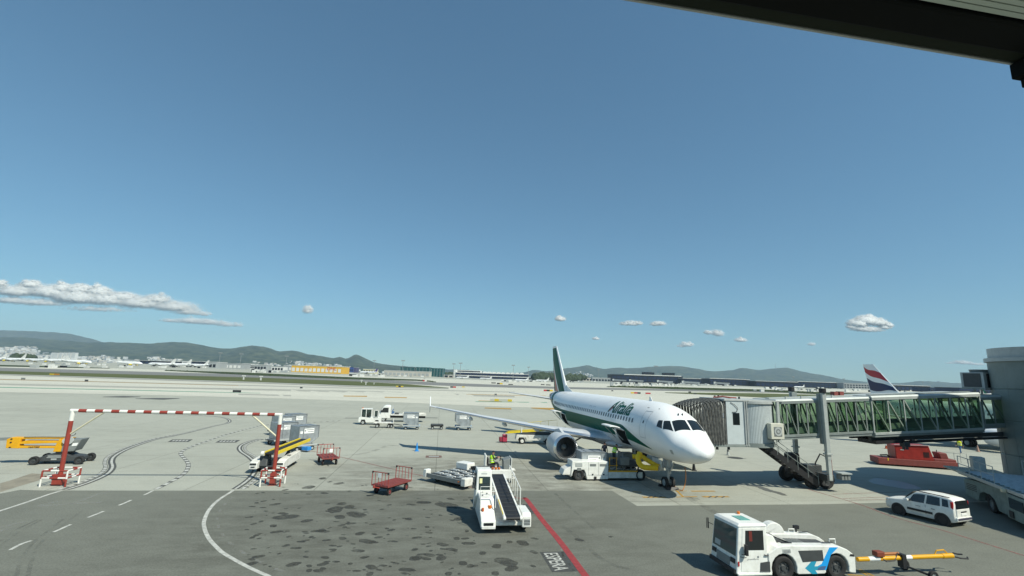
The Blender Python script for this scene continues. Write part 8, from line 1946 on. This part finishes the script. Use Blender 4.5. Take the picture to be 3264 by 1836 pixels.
def bush(f, x, y, h_): 
    b_ = PF(*f(x, y))
    for _ in range(4): mb.ico(b_ + Vector((rv.uniform(-h_, h_)*.6, rv.uniform(0, 6), h_*rv.uniform(.25, .7))), h_*rv.uniform(.3, .5), 1, 0, (1.2, 1, 1))
for x in range(-60, 480, 7): bush(z1, x, 470 + (x+60)*.012, rv.uniform(8, 14) if x > 120 else 6)
for x in range(840, 1180, 6): bush(z1, x, 490+(x-840)*.03, rv.uniform(10, 17))
for x in range(1180, 2060, 9): bush(z1, x, 498+(x-1180)*.02, rv.uniform(5, 10))
for x in range(352, 545, 6): bush(z3, x, 668, rv.uniform(12, 22))
for x in range(640, 800, 6): bush(z3, x, 674, rv.uniform(10, 18))
for x in range(-10, 120, 7): bush(z3, x+790, 668, rv.uniform(5, 9))
for x in range(1930, 2020, 7): bush(z2, x, 630, rv.uniform(8, 14))
o = mb.build('treeline', 'far_green'); tag(o, kind='stuff')
# hedge-high weeds along the far grass
mb = MB()
for _ in range(900):
    x = rv.uniform(1940, 2900); y = interp([1934, 2050, 2236, 2420, 2560, 2700, 3000], [1233, 1234.5, 1240, 1245, 1251.5, 1258, 1266], x) + rv.uniform(-1.5, 1.5); b_ = PF(x, y); r = rv.uniform(.4, 1.1); mb.ico(b_+Vector((0, 0, r*.3)), r, 1, 0, (1.8, 1, .8))
for _ in range(500):
    x = rv.uniform(530, 1380); y = interp([525, 800, 1118, 1341, 1390], [1181, 1193, 1207, 1212.5, 1218], x) + rv.uniform(-1.5, 1.5); b_ = PF(x, y); r = rv.uniform(.3, .8); mb.ico(b_+Vector((0, 0, r*.2)), r, 1, 0, (1.8, 1, .7))
o = mb.build('weeds', 'grass_dark'); tag(o, kind='stuff')
# the town on and below the hills: far too many houses to count
def hill_town(name, key, spots, n_, seed, size=(9, 22), mats=('far_white', 'far_beige', 'far_grey')):
    r_ = random.Random(seed); x0, x1, nc, rows = HILL[key]; mb = MB()
    for _ in range(n_):
        px, v, sx, sv = r_.choice(spots); px = r_.gauss(px, sx); v = min(.92, max(.0, r_.gauss(v, sv))); c = (px-x0)/(x1-x0)*(nc-1)
        if not 0 <= c < nc-1: continue
        i = int(c); k = v*28; j = int(k); a = rows[j][i].lerp(rows[j][i+1], c-i); b_ = rows[j+1][i].lerp(rows[j+1][i+1], c-i); p = a.lerp(b_, k-j)
        w_ = r_.uniform(*size); h_ = r_.uniform(.5, 1.1)*w_*.8; mb.box((p.x, p.y, p.z+h_*.35), (w_, w_*.9, h_), r_.choice((0, 0, 1, 1, 2)), r_.uniform(0, 1.5))
    o = mb.build(name, list(mats)); tag(o, kind='stuff')
hill_town('hillside_town', 'near', [(20, .42, 30, .05), (75, .40, 30, .08), (95, .46, 22, .05), (60, .30, 60, .05), (160, .28, 60, .05), (240, .30, 60, .05), (320, .24, 70, .04), (400, .20, 70, .03), (200, .36, 26, .03), (430, .16, 80, .03)], 900, 1, (9, 26))
hill_town('hillside_town', 'near', [(500, .40, 10, .03), (530, .34, 16, .03), (565, .30, 14, .02), (960, .44, 14, .05), (1010, .42, 18, .05), (1080, .36, 16, .04), (900, .30, 40, .04), (1100, .20, 60, .04), (700, .12, 120, .04), (950, .14, 110, .04)], 420, 2, (8, 21))
hill_town('hillside_town', 'right', [(1855, .42, 18, .08), (1700, .06, 120, .03), (1950, .08, 120, .03), (2350, .18, 60, .05), (2480, .16, 60, .05), (2200, .08, 160, .04), (2600, .08, 100, .03), (1500, .05, 80, .02)], 420, 3, (11, 28))
